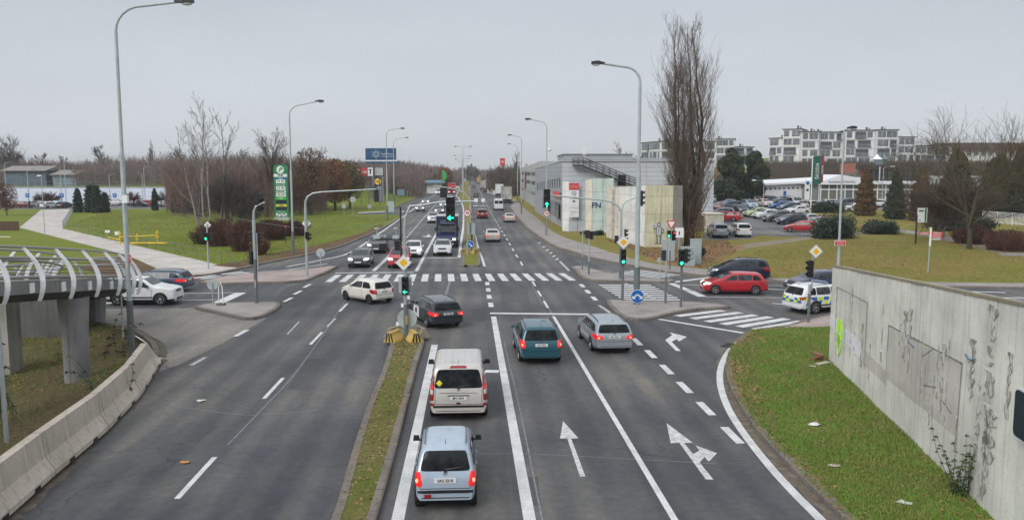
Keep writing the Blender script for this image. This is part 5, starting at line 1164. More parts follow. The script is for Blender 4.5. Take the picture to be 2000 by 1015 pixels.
pole(t, [(0, 0, 0), (0, 0, Zat(y, 468))], .075, 2.6); diamond(t, 0, -.16, Zat(y, 477), .62); signal_head(t, 0, -.2, Zat(y, 505), 0, 'green', 3, .29)
x, y = P(1299.5, 596); t = thing('traffic_signal', (x, y, .14), 'signal post with a dark flat box on the right island', 'traffic signal', GS)
pole(t, [(0, 0, 0), (0, 0, Zat(y, 470))], .065, 1.6)
mb = MB(); mb.box((-.12, .05, Zat(y, 503)), (.32, .22, .62)); mb.build('signal_box', mat('dark_slate', (.018, .03, .04), .5), t)
x, y = P(1329.5, 604); t = thing('traffic_signal', (x, y, .14), 'rightmost signal post of the right island with a bright round green light', 'traffic signal', GS)
pole(t, [(0, 0, 0), (0, 0, Zat(y, 492))], .07, 2.6); signal_head(t, -.05, -.18, Zat(y, 507), 0, 'green', 3, .30); signal_head(t, .30, .0, Zat(y, 504), R(95), None, 3, .26)
x, y = P(1308, 528); t = thing('traffic_signal', (x, y, .14), 'signal post under the give way triangle with red and green pedestrian lights', 'traffic signal', GS)
pole(t, [(0, 0, 0), (0, 0, Zat(y, 434))], .06, 1.5); signal_head(t, -.15, -.2, Zat(y, 460), R(-20), 'green', 2, .28); signal_head(t, .28, -.1, Zat(y, 463), R(25), 'red', 3, .25)
z = Zat(y, 442); mb = MB(); mb.add([(-.40, -.1, z + .33), (.48, -.1, z + .33), (.04, -.1, z - .42), (-.40, -.08, z + .33), (.48, -.08, z + .33), (.04, -.08, z - .42)], [(0, 1, 2), (3, 5, 4), (0, 3, 4, 1), (1, 4, 5, 2), (2, 5, 3, 0)]); a = mb.build('give_way_plate', M_RED, t)
mb = MB(); mb.add([(-.25, -.11, z + .25), (.33, -.11, z + .25), (.04, -.11, z - .25), (-.25, -.10, z + .25), (.33, -.10, z + .25), (.04, -.10, z - .25)], [(0, 1, 2), (0, 3, 4, 1), (1, 4, 5, 2), (2, 5, 3, 0)]); mb.build('white_field', M_WHITE, a)
x, y = P(1325, 517); t = thing('information_board', (x, y, .13), 'white square sign on a post right of the give way triangle', 'road sign')
pole(t, [(0, 0, 0), (0, 0, Zat(y, 452))], .045, 0); mb = MB(); mb.box((0, -.06, Zat(y, 457)), (.75, .03, .85)); o = mb.build('sign_plate', M_WHITE, t); mb = MB(); mb.box((0, -.08, Zat(y, 458)), (.1, .01, .3)); mb.build('black_mark', M_DARK, o)
x, y = P(1150, 539); t = thing('traffic_signal', (x, y, .14), 'low signal post on the far small kerb island seen from behind', 'traffic signal', GS)
pole(t, [(0, 0, 0), (0, 0, Zat(y, 458))], .065, 1.0); pole(t, [(-.22, 3.4, 0), (-.22, 3.4, Zat(y, 462))], .05, 1.0); signal_head(t, -.1, .1, Zat(y, 461), R(150), None, 2, .30); signal_head(t, .12, .1, Zat(y, 463), R(210), None, 2, .30)
x, y = P(1578.5, 633); t = thing('traffic_signal', (x, y, .14), 'signal post with a yellow diamond at the right corner by the wall', 'traffic signal', GS)
pole(t, [(0, 0, 0), (0, 0, Zat(y, 560))], .07, 1.5); pole(t, [(.12, 0, Zat(y, 572)), (.12, 0, Zat(y, 500))], .04, 0, 'sign_tube'); diamond(t, .2, -.16, Zat(y, 495.5), .52); signal_head(t, -.05, -.02, Zat(y, 530), R(-70), None, 3, .29)
x, y = P(407.5, 528); t = thing('traffic_signal', (x, y, .14), 'pedestrian signal post on the left pavement with a sign back on top', 'traffic signal', GS)
pole(t, [(0, 0, 0), (0, 0, Zat(y, 440))], .06, 0); signal_head(t, -.06, -.15, Zat(y, 465), 0, 'green', 2, .30); signal_head(t, .30, 0, Zat(y, 466), R(80), None, 3, .22)
d_ = diamond(t, .02, .1, Zat(y, 443), .42); d_.rotation_euler = (0, 0, pi)
# small signs
def rsign(px, py, z_py, kind, label, r=.35, hw=None):
 x, y = P(px, py); t = thing('road_sign', (x, y, .14), label, 'road sign', 'small road signs around the junction'); z = Zat(y, z_py)
 pole(t, [(0, 0, 0), (0, 0, z + .1)], .035, 0)
 if kind == 'back': disc(t, 0, .06, z, r, M_POLE, 0, 'sign_back')
 if kind == '70':
  o = disc(t, 0, -.05, z, r, M_RED); disc(o, 0, -.015, 0, r * .8, M_WHITE, 0, 'white_field'); text('70', r * .95, M_BLACK, o, (0, -.035, 0), FACE, bold=.01)
 if kind == 'plate': mb = MB(); mb.box((0, -.05, z), (r * 1.6, .02, r * 1.8)); mb.build('sign_plate', M_POLE, t)
 return t
x, y = P(1244, 617); t = thing('direction_sign', (x, y, .14), 'round blue sign with two white arrows at the tip of the right island', 'road sign')
pole(t, [(0, 0, 0), (0, 0, 1.2)], .03, 0); z = Zat(y, 583); o = disc(t, .0, -.05, z, .385, M_WHITE); disc(o, 0, -.016, 0, .36, M_BLUE, 0, 'blue_field')
mb = MB()
for s in (-1, 1):
 mb.box((s * .10, -.035, .035), (.27, .008, .075), ry=R(38 * s)); mb.add([(s * .28, -.039, -.14), (s * .30, -.039, .04), (s * .08, -.039, -.14), (s * .28, -.031, -.14), (s * .30, -.031, .04), (s * .08, -.031, -.14)], [(0, 1, 2), (0, 3, 4, 1), (1, 4, 5, 2), (2, 5, 3, 0)])
mb.build('white_arrows', M_WHITE, o)
rsign(913, 505, 419, '70', 'seventy speed limit sign on the far median', .33)
rsign(1067.5, 463, 419, '70', 'seventy speed limit sign on the right pavement lamp post', .36)
rsign(626.5, 524, 497, 'back', 'round sign seen from behind on the tail of the far left island', .37); rsign(416, 600, 560, 'back', 'round sign seen from behind on the near left island', .33)
rsign(1288, 549, 512, 'back', 'thin round sign seen edge on in the small right island', .2)
rsign(689.5, 421, 391, 'back', 'round sign back on the far lawn below a small plate', .55); rsign(672, 421, 404, 'plate', 'small white plate sign on the far lawn', .45); rsign(722, 417, 404, 'plate', 'small grey plate sign on the lawn near the shop totem', .45); rsign(575, 440, 436, 'plate', 'tiny white sign beside the left street lamp', .4)
x, y = P(432, 600); t = thing('lane_bollard', (x, y, .14), 'white looped guide post leaning on the near left island', 'bollard')
mb = MB(); mb.tube([(-.13, 0, .1), (-.11, 0, 1.1), (0, 0, 1.35), (.10, 0, 1.1), (.13, 0, .1)], .035, 8); mb.build('loop', M_WHITE, t, smooth=60); mb = MB(); mb.box((0, 0, .05), (.5, .4, .1), taper=.8); mb.build('foot', M_BLACK, t)
x, y = P(558, 480); t = thing('marker_post', (x, y, .12), 'thin dark marker post with an orange head on the left lawn', 'post'); mb = MB(); mb.tube([(0, 0, 0), (0, 0, 1.9)], .04, 6); mb.build('post', M_DARK, t); mb = MB(); mb.box((0, 0, 2.0), (.14, .14, .2)); mb.build('head', mat('orange_plastic', (.6, .12, .02), .5), t)
# street name sign on the lamp
x, y = P(1635.5, 556); z = Zat(y, 474); t = thing('street_name_sign', (x, y - .16, z), 'small red street name plate on the slim right street lamp', 'sign')
mb = MB(); mb.box((0, 0, 0), (.80, .03, .36)); mb.build('plate', M_WHITE, t); mb = MB(); mb.box((0, -.018, 0), (.74, .01, .30)); mb.build('red_field', M_RED, t); text('Lamačova', .13, M_WHITE, t, (0, -.028, .05), FACE); text('PRAHA 5 HLUBOČEPY', .055, M_WHITE, t, (0, -.028, -.08), FACE)
x, y = P(262, 690); z = Zat(y, 505); t = thing('street_name_sign', (x + .07, y - .05, z), 'small red and white plate on the tall left street lamp', 'sign', rz=R(-50))
mb = MB(); mb.box((0, 0, 0), (.34, .02, .42)); mb.build('plate', M_WHITE, t); mb = MB(); mb.box((0, -.014, 0), (.30, .01, .34)); mb.build('red_field', M_RED, t); mb = MB(); mb.box((0, -.022, .06), (.22, .005, .05)); mb.box((0, -.022, -.05), (.18, .005, .04)); mb.build('white_bars', M_WHITE, t)
# cabinets
for px, py, w_, h_, zt_, lb in [(1305, 512, 1.05, 1.85, 0, 'grey electric cabinet left of the graffiti covered one'), (1343, 522, 1.15, 1.55, 0, 'low grey electric cabinet with black graffiti'), (1358, 518, .9, 2.1, 0, 'taller grey electric cabinet with a yellow mark behind the graffiti one')]:
 x, y = P(px, py); t = thing('electric_cabinet', (x, y, .13), lb, 'electric cabinet', 'grey electric cabinets')
 mb = MB(); mb.box((0, 0, h_ / 2), (w_, .5, h_)); mb.box((0, 0, h_ + .03), (w_ + .06, .56, .07)); mb.build('housing', M_POLE, t)
 mb = MB(); mb.box((0, -.257, h_ * .25 + .02), (w_ * .96, .012, h_ * .46)); mb.box((0, -.257, h_ * .75), (w_ * .96, .012, h_ * .44)); mb.build('door', mat('cabinet_door', (.36, .42, .42), .5), t)
 if 'black graffiti' in lb:
  for k in range(3):
   mb = MB(); pts = [(-.4 + .08 * i, -.275, h_ * (.45 + .17 * k) + .12 * sin(i * 1.3 + k * 2)) for i in range(11)]; mb.tube(pts, .018, 4); mb.build('graffiti', M_BLACK, t)
# ------------------------------------------------------------- concrete wall at the right
def near_wall():
 M = concrete('wall_concrete', (.70, .69, .63), .4)
 M2 = concrete('wall_rough', (.27, .25, .225), .5); M3 = concrete('wall_patch', (.54, .51, .47), .4); MB3 = concrete('wall_whitewash', (.74, .74, .77), .2)
 a = Vector((13.5, 34.3)); b = Vector((10.3, 12.5)); d = (b - a).normalized(); n = Vector((d.y, -d.x));
 if n.x > 0: n = -n
 ln = (b - a).length
 t = thing('concrete_wall', (a.x, a.y, .1), 'tall weathered concrete retaining wall with vertical joints beside the near lawn', 'wall', rz=math.atan2(d.y, d.x))
 # local x along the wall, local -y/+y: visible face
 sgn = 1 if (Matrix.Rotation(-math.atan2(d.y, d.x), 2) @ n).y > 0 else -1
 top = lambda x: 4.05 + (1.15) * x / 18.0
 mb = MB(); x = 0; k = 0
 while x < ln:
  w_ = .98 if x > 1 else .55; x1 = min(x + w_, ln); g = .02; off = random.uniform(-.018, .018)
  y0, y1 = sgn * off, -sgn * .42
  vs = [(x + g, y0, -.4), (x1 - g, y0, -.4), (x1 - g, y1, -.4), (x + g, y1, -.4), (x + g, y0, top(x)), (x1 - g, y0, top(x1)), (x1 - g, y1, top(x1)), (x + g, y1, top(x))]
  mb.add(vs, [(3, 2, 1, 0), (4, 5, 6, 7), (0, 1, 5, 4), (1, 2, 6, 5), (2, 3, 7, 6), (3, 0, 4, 7)]); x = x1; k += 1
 mb.build('panels', M, t)
 mb = MB(); mb.box((ln / 2, -sgn * .2, 1.8), (ln - .02, .3, 4.2)); mb.build('joint_filler', concrete('joint_black', (.07, .065, .06), .2), t)
 mb = MB();
 for i in range(40):
  x0, x1 = ln * i / 40, ln * (i + 1) / 40; z0, z1 = top(x0) + .01, top(x1) + .01
  mb.add([(x0, sgn * .02, z0 - .04), (x1, sgn * .02, z1 - .04), (x1, -sgn * .2, z1 - .04), (x0, -sgn * .2, z0 - .04), (x0, sgn * .005, z0 + .03), (x1, sgn * .005, z1 + .03), (x1, -sgn * .2, z1 + .025), (x0, -sgn * .2, z0 + .025)], [(0, 1, 5, 4), (4, 5, 6, 7), (2, 3, 7, 6), (0, 4, 7, 3), (1, 2, 6, 5)])
 mb.build('mossy_edge', concrete('moss_edge', (.24, .21, .15), .4), t)
 # marks on the face: rough hacked strips, whitewash band, outlines
 def fq(mb, pts, y=.022): mb.add([(x, sgn * y, z) for x, z in pts] + [(x, sgn * (y - .012), z) for x, z in pts], [tuple(range(len(pts)))] + [(i, (i + 1) % len(pts), (i + 1) % len(pts) + len(pts), i + len(pts)) for i in range(len(pts))])
 mb = MB()
 rs = random.Random(3)
 rb = NT('rubble_concrete', .95); rb_n = rb.noise(rb.pos((1, 1, .45)), 7, 6, .75); rb_f = rb.noise(rb.pos(), 30, 4, .8)
 MR_ = rb.out(rb.mix(rb.ramp(rb_n, (.44, (.66, .65, .6)), (.53, (.36, .34, .31)), (.68, (.16, .15, .13))), rb.ramp(rb_f, (.3, G3(.75)), (.7, G3(1.2))), .8, 'MULTIPLY'), rb_n, 1, .06)
 mr_ = MB()
 def rough(x, z0, z1, w_):
  w_ *= 1.7
  N = max(4, int((z1 - z0) / .12)); L_ = []; R_ = []
  for i in range(N + 1):
   z = z0 + (z1 - z0) * i / N; L_.append((x - w_ * rs.uniform(-.1, .85), z)); R_.append((x + w_ * rs.uniform(.0, .85), z))
  for i in range(N):
   if rs.random() > .06: fq(mr_, [L_[i], R_[i], R_[i + 1], L_[i + 1]], .02)
 for q in [(1.0, 1.1, 3.3, .03), (2.55, .5, 2.9, .04), (3.4, .9, 3.7, .05), (4.9, .9, 2.5, .10), (3.95, 1.3, 2.0, .06), (6.0, .6, 2.0, .05), (7.3, 1.6, 3.6, .06), (9.6, 2.2, 3.9, .20), (10.0, 1.9, 3.9, .10), (9.2, 2.5, 3.3, .10), (11.2, 1.6, 3.4, .05), (12.4, 1.8, 3.4, .09), (12.75, 1.5, 3.4, .16), (13.1, 1.2, 3.7, .04), (14.6, 2.3, 3.9, .17), (15.1, 1.0, 3.0, .12), (15.6, .2, 4.9, .2), (15.75, 1.2, 2.4, .3), (16.6, 2.5, 4.0, .1), (11.7, .9, 2.2, .035), (11.95, .9, 2.2, .035), (12.2, .8, 2.4, .035), (13.9, .9, 1.9, .05)]: rough(*q)
 def ln2(a_, b_, w_):
  a_, b_ = Vector(a_), Vector(b_); t_ = (b_ - a_).normalized(); m_ = Vector((-t_.y, t_.x)) * w_ / 2; fq(mb, [tuple(a_ - m_), tuple(b_ - m_), tuple(b_ + m_), tuple(a_ + m_)], .018)
 ln2((1.0, 3.3), (5.4, 3.35), .02); ln2((5.4, 3.35), (5.35, .9), .02); ln2((7.9, 3.0), (14.0, 3.15), .045); ln2((7.95, 3.0), (7.9, 1.3), .03); ln2((14.0, 3.15), (13.9, 1.3), .03)
 ln2((11.2, 2.7), (12.0, 3.1), .04); ln2((12.6, 1.9), (13.5, 1.7), .05); ln2((11.4, 1.9), (12.4, 2.1), .05)
 mb.build('hacked_lines', M2, t); mr_.build('hacked_strips', MR_, t)
 mb = MB(); fq(mb, [(.05, 1.5), (5.0, 1.15), (5.0, 1.75), (.05, 2.0)], .016); mb.build('whitewash_band', MB3, t)
 mb = MB(); fq(mb, [(8.0, 1.25), (13.85, 1.2), (13.95, 3.1), (8.0, 2.95)], .014); fq(mb, [(5.05, 1.1), (8.0, 1.0), (8.0, 1.45), (5.05, 1.65)], .014); mb.build('grey_patch', M3, t)
 mb = MB()
 gp = [[(1.3, 1.3), (1.45, 2.1), (1.55, 1.5), (1.7, 2.0)], [(1.75, 1.2), (1.95, 2.1), (2.15, 1.4)], [(1.4, 1.1), (1.7, .6), (2.1, 1.15), (1.8, 1.5), (1.4, 1.1)], [(1.5, .9), (2.2, 1.7)], [(2.0, .8), (2.3, 2.0)]]
 for l in gp: mb.tube([(x, sgn * .03, z) for x, z in smooth_line(l, 4)], .022, 4)
 mb.build('graffiti', mat('lime_spray', (.45, .85, .02), .5), t)
 mb = MB(); mb.tube([(x, sgn * .03, 3.4 + .05 * sin(x * 9)) for x in (14.2, 14.4, 14.6, 14.8)], .02, 4); mb.tube([(x, sgn * .03, 2.9 - .1 * (x - 9.6)) for x in (9.9, 10.1, 10.5)], .014, 4); mb.build('blue_marks', mat('blue_spray', (.08, .2, .3), .6), t)
 # dark sign on the wall
 x = 0
 w0 = Matrix.Rotation(math.atan2(d.y, d.x), 3, 'Z')
 p = a + d * 18.0 + n * .16
 s = thing('wall_sign', (p.x, p.y, 3.0), 'dark sign with rounded corners and white border at the right edge of the wall', 'sign', rz=math.atan2(d.y, d.x))
 def rrect(w_, h_, r_): return [(cx * (w_ / 2 - r_) + cos(a_) * r_, cz * (h_ / 2 - r_) + sin(a_) * r_) for cx, cz, st in ((1, 1, 0), (-1, 1, 90), (-1, -1, 180), (1, -1, 270)) for a_ in [R(st + q * 22.5) for q in range(5)]]
 for w_, h_, y_, m_, nm in ((1.3, 1.12, 0, M_WHITE, 'white_border'), (1.2, 1.0, .03, mat('sign_night_blue', (.005, .02, .035), .35), 'dark_panel')):
  mb = MB(); pr = rrect(w_, h_, .12); k = len(pr)
  mb.add([(x_, sgn * y_, z_) for x_, z_ in pr] + [(x_, sgn * (y_ + .025), z_) for x_, z_ in pr], [tuple(range(k)), tuple(range(k, 2 * k))[::-1]] + [(i, (i + 1) % k, (i + 1) % k + k, i + k) for i in range(k)]); mb.build(nm, m_, s)
 mb = MB(); mb.tube([(0, -sgn * .2, 0), (0, 0, 0)], .03, 6); mb.build('bracket', M_GALV, s)
near_wall()
# ------------------------------------------------------------- footbridge at the left
def bridge():
 t = thing('footbridge', (-19, 30, 0), 'curved concrete footbridge with white curved rail posts at the left', 'footbridge')
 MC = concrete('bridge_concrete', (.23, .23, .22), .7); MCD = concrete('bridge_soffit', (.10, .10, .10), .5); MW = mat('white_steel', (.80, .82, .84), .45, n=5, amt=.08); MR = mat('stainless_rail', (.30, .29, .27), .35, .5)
 pts = [(-17.0, 6, 6.6), (-17.0, 12, 6.0), (-17.05, 18, 5.35), (-17.1, 24, 4.75), (-17.3, 28.8, 4.25), (-17.5, 33, 3.75), (-17.9, 37, 3.25), (-18.9, 40.5, 2.75), (-20.6, 43.2, 2.4), (-23.2, 45.4, 2.1), (-27, 46.8, 1.7), (-33, 47.6, 1.2), (-40, 48, .8)]
 c = smooth_line(pts, 6); n = len(c); inn = offset_line([(p[0], p[1]) for p in c], 3.2)
 off = lambda d: [(q[0], q[1]) for q in offset_line([(p[0], p[1]) for p in c], d)]
 loc = lambda x, y, z: (x + 19, y - 30, z)
 def sweep(nm, prof, m, closed=True, sm=False):
  mb = MB(); k = len(prof); rings = []
  for d, dz in prof: rings.append([(q[0], q[1], c[i][2] + dz) for i, q in enumerate(off(d))])
  vs = [loc(*rings[j][i]) for i in range(n) for j in range(k)]; fs = []
  for i in range(n - 1):
   for j in range(k): fs.append((i * k + j, i * k + (j + 1) % k, (i + 1) * k + (j + 1) % k, (i + 1) * k + j))
  fs += [tuple(range(k)), tuple((n - 1) * k + j for j in range(k))[::-1]]
  mb.add(vs, fs); return mb.build(nm, m, t, smooth=30 if sm else False)
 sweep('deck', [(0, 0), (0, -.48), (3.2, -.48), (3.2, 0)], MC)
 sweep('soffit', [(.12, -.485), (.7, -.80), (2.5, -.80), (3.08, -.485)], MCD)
 def tube_along(nm, d, dz, r, m):
  mb = MB(); q = off(d); mb.tube([loc(q[i][0], q[i][1], c[i][2] + dz) for i in range(n)], r, 8); mb.build(nm, m, t, smooth=60)
 cum = [0]
 for i in range(1, n): cum.append(cum[-1] + (Vector(c[i]) - Vector(c[i - 1])).length)
 for side in (1, -1):
  base = 0 if side == 1 else 3.2; sg = -side     # outward is -d on the near side
  tube_along('handrail', base + side * .33, 1.22, .045, MR); tube_along('rail_tube', base + side * .10, .82, .055, MR); tube_along('rail_tube', base - side * .02, .12, .055, MR)
  for dz in (.68, .54, .40, .26): tube_along('rail_wire', base + side * .04, dz, .010, M_DARK)
  s = 1.0
  while s < cum[-1]:
   i = max(j for j in range(n) if cum[j] <= s); i = min(i, n - 2); f = (s - cum[i]) / (cum[i + 1] - cum[i])
   p = Vector(c[i]).lerp(Vector(c[i + 1]), f); q0 = Vector(off(base)[i]).lerp(Vector(off(base)[i + 1]), f); tg = (Vector(c[i + 1]) - Vector(c[i])); tg.z = 0; tg.normalize(); nr = Vector((tg.y, -tg.x, 0)) * side
   if True:
    mb = MB(); pr = []
    for q in range(13):
     a = q / 12; z = -.75 + a * 1.95; o = .06 + .34 * sin(pi * (.12 + a * .80)) - .42 * a ** 2; pr.append((o, z))
    wd = [.13 + .05 * sin(pi * q / 12) for q in range(13)]
    vs = []
    for (o, z), w_ in zip(pr, wd):
     for do, dt in ((0, -.025), (w_, -.025), (w_, .025), (0, .025)):
      v = Vector((q0.x, q0.y, p.z + z)) + nr * (o + do - .06) + tg * dt; vs.append(loc(*v))
    mb.add(vs, [(r * 4 + e_, r * 4 + (e_ + 1) % 4, (r + 1) * 4 + (e_ + 1) % 4, (r + 1) * 4 + e_) for r in range(12) for e_ in range(4)] + [(0, 1, 2, 3), (51, 50, 49, 48)])
    v = Vector((q0.x, q0.y, p.z - .25)) + nr * .02 - tg * .14; ang = math.atan2(tg.y, tg.x); mb.box(loc(*v), (.30, .06, .36), rz=ang)
    mb.build('rail_post', MW, t)
   s += 2.25 if p.y < 38.5 or side < 0 else 4.2
 # piers
 for (x, y, zt, r, nm) in [(-18.2, 33.6, 2.95, .50, 'round'), (-19.6, 24.0, 3.95, .62, 'round'), (-22.5, 43.6, 1.4, .5, 'round')]:
  mb = MB(); mb.lathe([(r, -1.6), (r, zt - 1.75), (r * 1.0, zt - 1.72), (r * .985, zt - 1.72), (r * 1.20, zt - .15), (r * 1.20, zt - .02)], loc(x, y, 0), 28); mb.build('pier', concrete('pier_concrete', (.25, .25, .25), .8), t, smooth=40)
  mb = MB(); mb.lathe([(r * .62, zt - .03), (r * .62, zt + .12)], loc(x, y, 0), 16); mb.lathe([(r * .8, zt + .10), (r * .8, zt + .2)], loc(x, y, 0), 16); mb.build('bearing', M_DARK, t)
 mb = MB(); mb.box(loc(-22.3, 35.2, .7), (1.2, 1.0, 4.6)); mb.build('pier', concrete('side_pier', (.34, .33, .30), .7), t)
 # abutment
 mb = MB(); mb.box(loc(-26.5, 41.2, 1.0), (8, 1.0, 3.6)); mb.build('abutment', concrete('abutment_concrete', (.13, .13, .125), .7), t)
bridge()
for (px, py, Y, lb) in [(3, 530, 23.6, 'slim pale grey post at the left edge in front of the bridge')]:
 x = Xat(Y, px, 700); t = thing('grey_post', (x, Y, -.8), lb, 'post'); mb = MB(); mb.tube([(0, 0, 0), (-.06, 0, Zat(Y, 500) + .8)], .07, 10); mb.build('post', M_GALV, t, smooth=50)
x, y = P(241, 664); t = thing('grey_post', (x, y, 0), 'thin grey post just left of the tall left street lamp', 'post'); mb = MB(); mb.tube([(0, 0, 0), (0, 0, Zat(y, 565))], .05, 8); mb.build('post', M_GALV, t, smooth=50)
# jersey barriers
MJ = concrete('barrier_concrete', (.50, .44, .37), .4)
jp = [(-11.95, 17.0), (-12.5, 20.9), (-12.95, 24.7), (-13.7, 28.6), (-14.75, 32.3), (-15.35, 34.4)]
for i in range(5):
 a, b = Vector(jp[i]), Vector(jp[i + 1]); l = (b - a).length; ang = atan2(b.y - a.y, b.x - a.x)
 t = thing('concrete_barrier', ((a.x + b.x) / 2, (a.y + b.y) / 2, .13), ['concrete barrier block at the bottom left corner', 'second concrete barrier block from the bottom left corner', 'third concrete barrier block from the bottom left corner', 'fourth concrete barrier block, before the sloping end piece', 'short sloping end block of the concrete barrier row'][i], 'barrier', 'row of concrete barriers', ang)
 pr = [(-.42, 0), (-.42, .14), (-.20, .50), (-.12, 1.14), (.12, 1.14), (.20, .50), (.42, .14), (.42, 0)]
 mb = MB(); N = 12; k = 8; vs = []
 for q in range(N + 1):
  x = -l / 2 + .02 + (l - .04) * q / N; foot = 0
  hz = 1.0 if i < 4 else max(.12, 1 - .85 * q / N)
  for yy, zz in pr: vs.append((x, yy, zz * hz if zz > .1 else (max(zz, foot) if zz == 0 else zz)))
 mb.add(vs, [(q * k + j, q * k + (j + 1) % k, (q + 1) * k + (j + 1) % k, (q + 1) * k + j) for q in range(N) for j in range(k)] + [tuple(range(k)), tuple(N * k + j for j in range(k))[::-1]])
 for q in (-1, 1): mb.box((q * l * .22, -.41, .045), (.3, .06, .10), m=1)
 mb.build('block', [MJ, M_BLACK], t)
# ------------------------------------------------------------- concrete panel walls in front of the metal building
def wall_seg(nm, a, b, z1a, z1b, th_, m, label, joints=1.2, extra=None, group='concrete panel walls below the metal building'):
 a, b = Vector(a), Vector(b); d = b - a; l = d.length; ang = atan2(d.y, d.x)
 t = thing(nm, (a.x, a.y, 0), label, 'wall', group, ang)
 mb = MB(); k = max(1, round(l / joints)); hs = 1.9
 for i in range(k):
  x0, x1 = l * i / k, l * (i + 1) / k; za, zb = z1a + (z1b - z1a) * x0 / l, z1a + (z1b - z1a) * x1 / l
  g = .026; o = random.uniform(-.02, .02); z = -.2
  while z < min(za, zb) - .3:
   zn = z + hs; ta, tb = (min(zn, za), min(zn, zb)) if zn < min(za, zb) - .3 else (za, zb)
   vs = [(x0 + g, o, z + g), (x1 - g, o, z + g), (x1 - g, th_, z + g), (x0 + g, th_, z + g), (x0 + g, o, ta), (x1 - g, o, tb), (x1 - g, th_, tb), (x0 + g, th_, ta)]
   mb.add(vs, [(3, 2, 1, 0), (4, 5, 6, 7), (0, 1, 5, 4), (1, 2, 6, 5), (2, 3, 7, 6), (3, 0, 4, 7)]); z = zn
   if ta >= za - 1e-6: break
 mb.build('panels', m, t)
 mb = MB(); mb.box((l / 2, th_ / 2 + .04, min(z1a, z1b) / 2 - .2), (l - .03, th_ - .1, min(z1a, z1b) - .1)); mb.build('core', concrete('joint_dark', (.14, .13, .12), .3), t)
 return t, l
MCW = concrete('panel_white', (.76, .75, .73), .3); MCG = concrete('panel_green', (.54, .64, .60), .3); MCY = concrete('panel_yellow', (.55, .53, .38), .7); MCB = concrete('panel_bluegrey', (.50, .53, .58), .3); MCC = concrete('panel_cream', (.70, .65, .54), .35)
w1, l1 = wall_seg('concrete_wall', (6.75, 110.2), (7.6, 109.2), 6.75, 6.8, .4, MCW, 'narrow white panel at the left end of the concrete walls')
w1, l1 = wall_seg('concrete_wall', (7.6, 109.2), (9.9, 109.0), 6.8, 6.8, .4, MCB, 'blue grey concrete wall carrying the car brand panels')
wc, lc = wall_seg('concrete_wall', (9.55, 106.8), (10.35, 106.0), 7.0, 7.15, .4, MCC, 'cream narrow panel left of the pale green wall')
w2, l2 = wall_seg('concrete_wall', (10.35, 106.0), (13.1, 105.6), 7.2, 7.25, .4, MCG, 'pale green concrete wall with dark blue letters', joints=1.4)
w3, l3 = wall_seg('concrete_wall', (11.45, 99.5), (12.3, 94.5), 6.25, 6.35, .4, MCC, 'cream faced corner wall with faint writing right of the green wall', joints=1.7)
w4, l4 = wall_seg('concrete_wall', (12.3, 94.5), (14.1, 86.8), 6.35, 6.65, .4, MCW, 'long whitewashed wall behind the large street lamp', joints=1.9)
w5, l5 = wall_seg('concrete_wall', (14.1, 86.7), (17.0, 86.4), 6.65, 6.65, .4, MCY, 'yellowish stained wall with the stencilled figure', joints=3.0)
w6, l6 = wall_seg('concrete_wall', (17.0, 86.4), (18.1, 86.9), 6.65, 6.65, .4, concrete('panel_grey', (.30, .29, .27), .6), 'grey end panel of the walls left of the poplar', joints=1.2)
text('FN', 1.0, mat('navy_letter', (.01, .04, .12), .6), w2, (.55, -.06, 3.75), FACE, bold=.02); mb = MB(); mb.box((1.3, -.05, 4.25), (.12, .02, .05)); mb.build('painted_tick', MT['navy_letter'], w2)
# faint writing strip
mb = MB(); mb.box((3.0, -.03, 3.1), (1.0, .02, 6.0)); mb.build('tall_strip', mat('pinkish_panel', (.48, .44, .43), .7, n=2, amt=.1), w3)
for i, z in enumerate((5.6, 4.9, 4.2, 3.2, 2.3, 1.3)): text(['TO', 'N', 'KOV', 'H', 'OU', 'INFO'][i], .42 if i < 5 else .2, mat('faded_grey', (.20, .20, .22), .7), w3, (3.0, -.05, z), FACE)
# stencil figure (generic walker)
g = MB(); zz = lambda z: z; fx = 1.45
def gl(pts, r=.035): g.tube([(fx + x, -.05, z) for x, z in pts], r, 5)
gl([(.16 * cos(a), 2.55 + .20 * sin(a)) for a in [q * pi / 6 for q in range(13)]]); gl([(-.12, 2.35), (-.28, 2.15), (-.26, 1.4), (.26, 1.4), (.28, 2.15), (.12, 2.35)]); gl([(-.28, 2.15), (-.5, 2.0), (-.48, 2.45)]); gl([(.28, 2.15), (.52, 1.9), (.4, 1.6), (.26, 1.7)]); gl([(-.2, 1.4), (-.16, .6), (-.28, .55)], .05); gl([(.2, 1.4), (.16, .6), (.28, .55)], .05); gl([(0, 2.2), (0, 1.6)], .02); gl([(-.5, .5), (.5, .52)], .02)
g.build('stencil_figure', mat('spray_dark', (.07, .08, .11), .7), w5)
g = MB(); g.box((fx, -.03, 1.85), (.5, .015, .95)); g.box((fx, -.03, 2.55), (.26, .015, .28)); g.box((fx - .05, -.028, 2.4), (1.3, .008, .5)); g.build('spray_white', mat('spray_white', (.45, .46, .47), .7), w5)
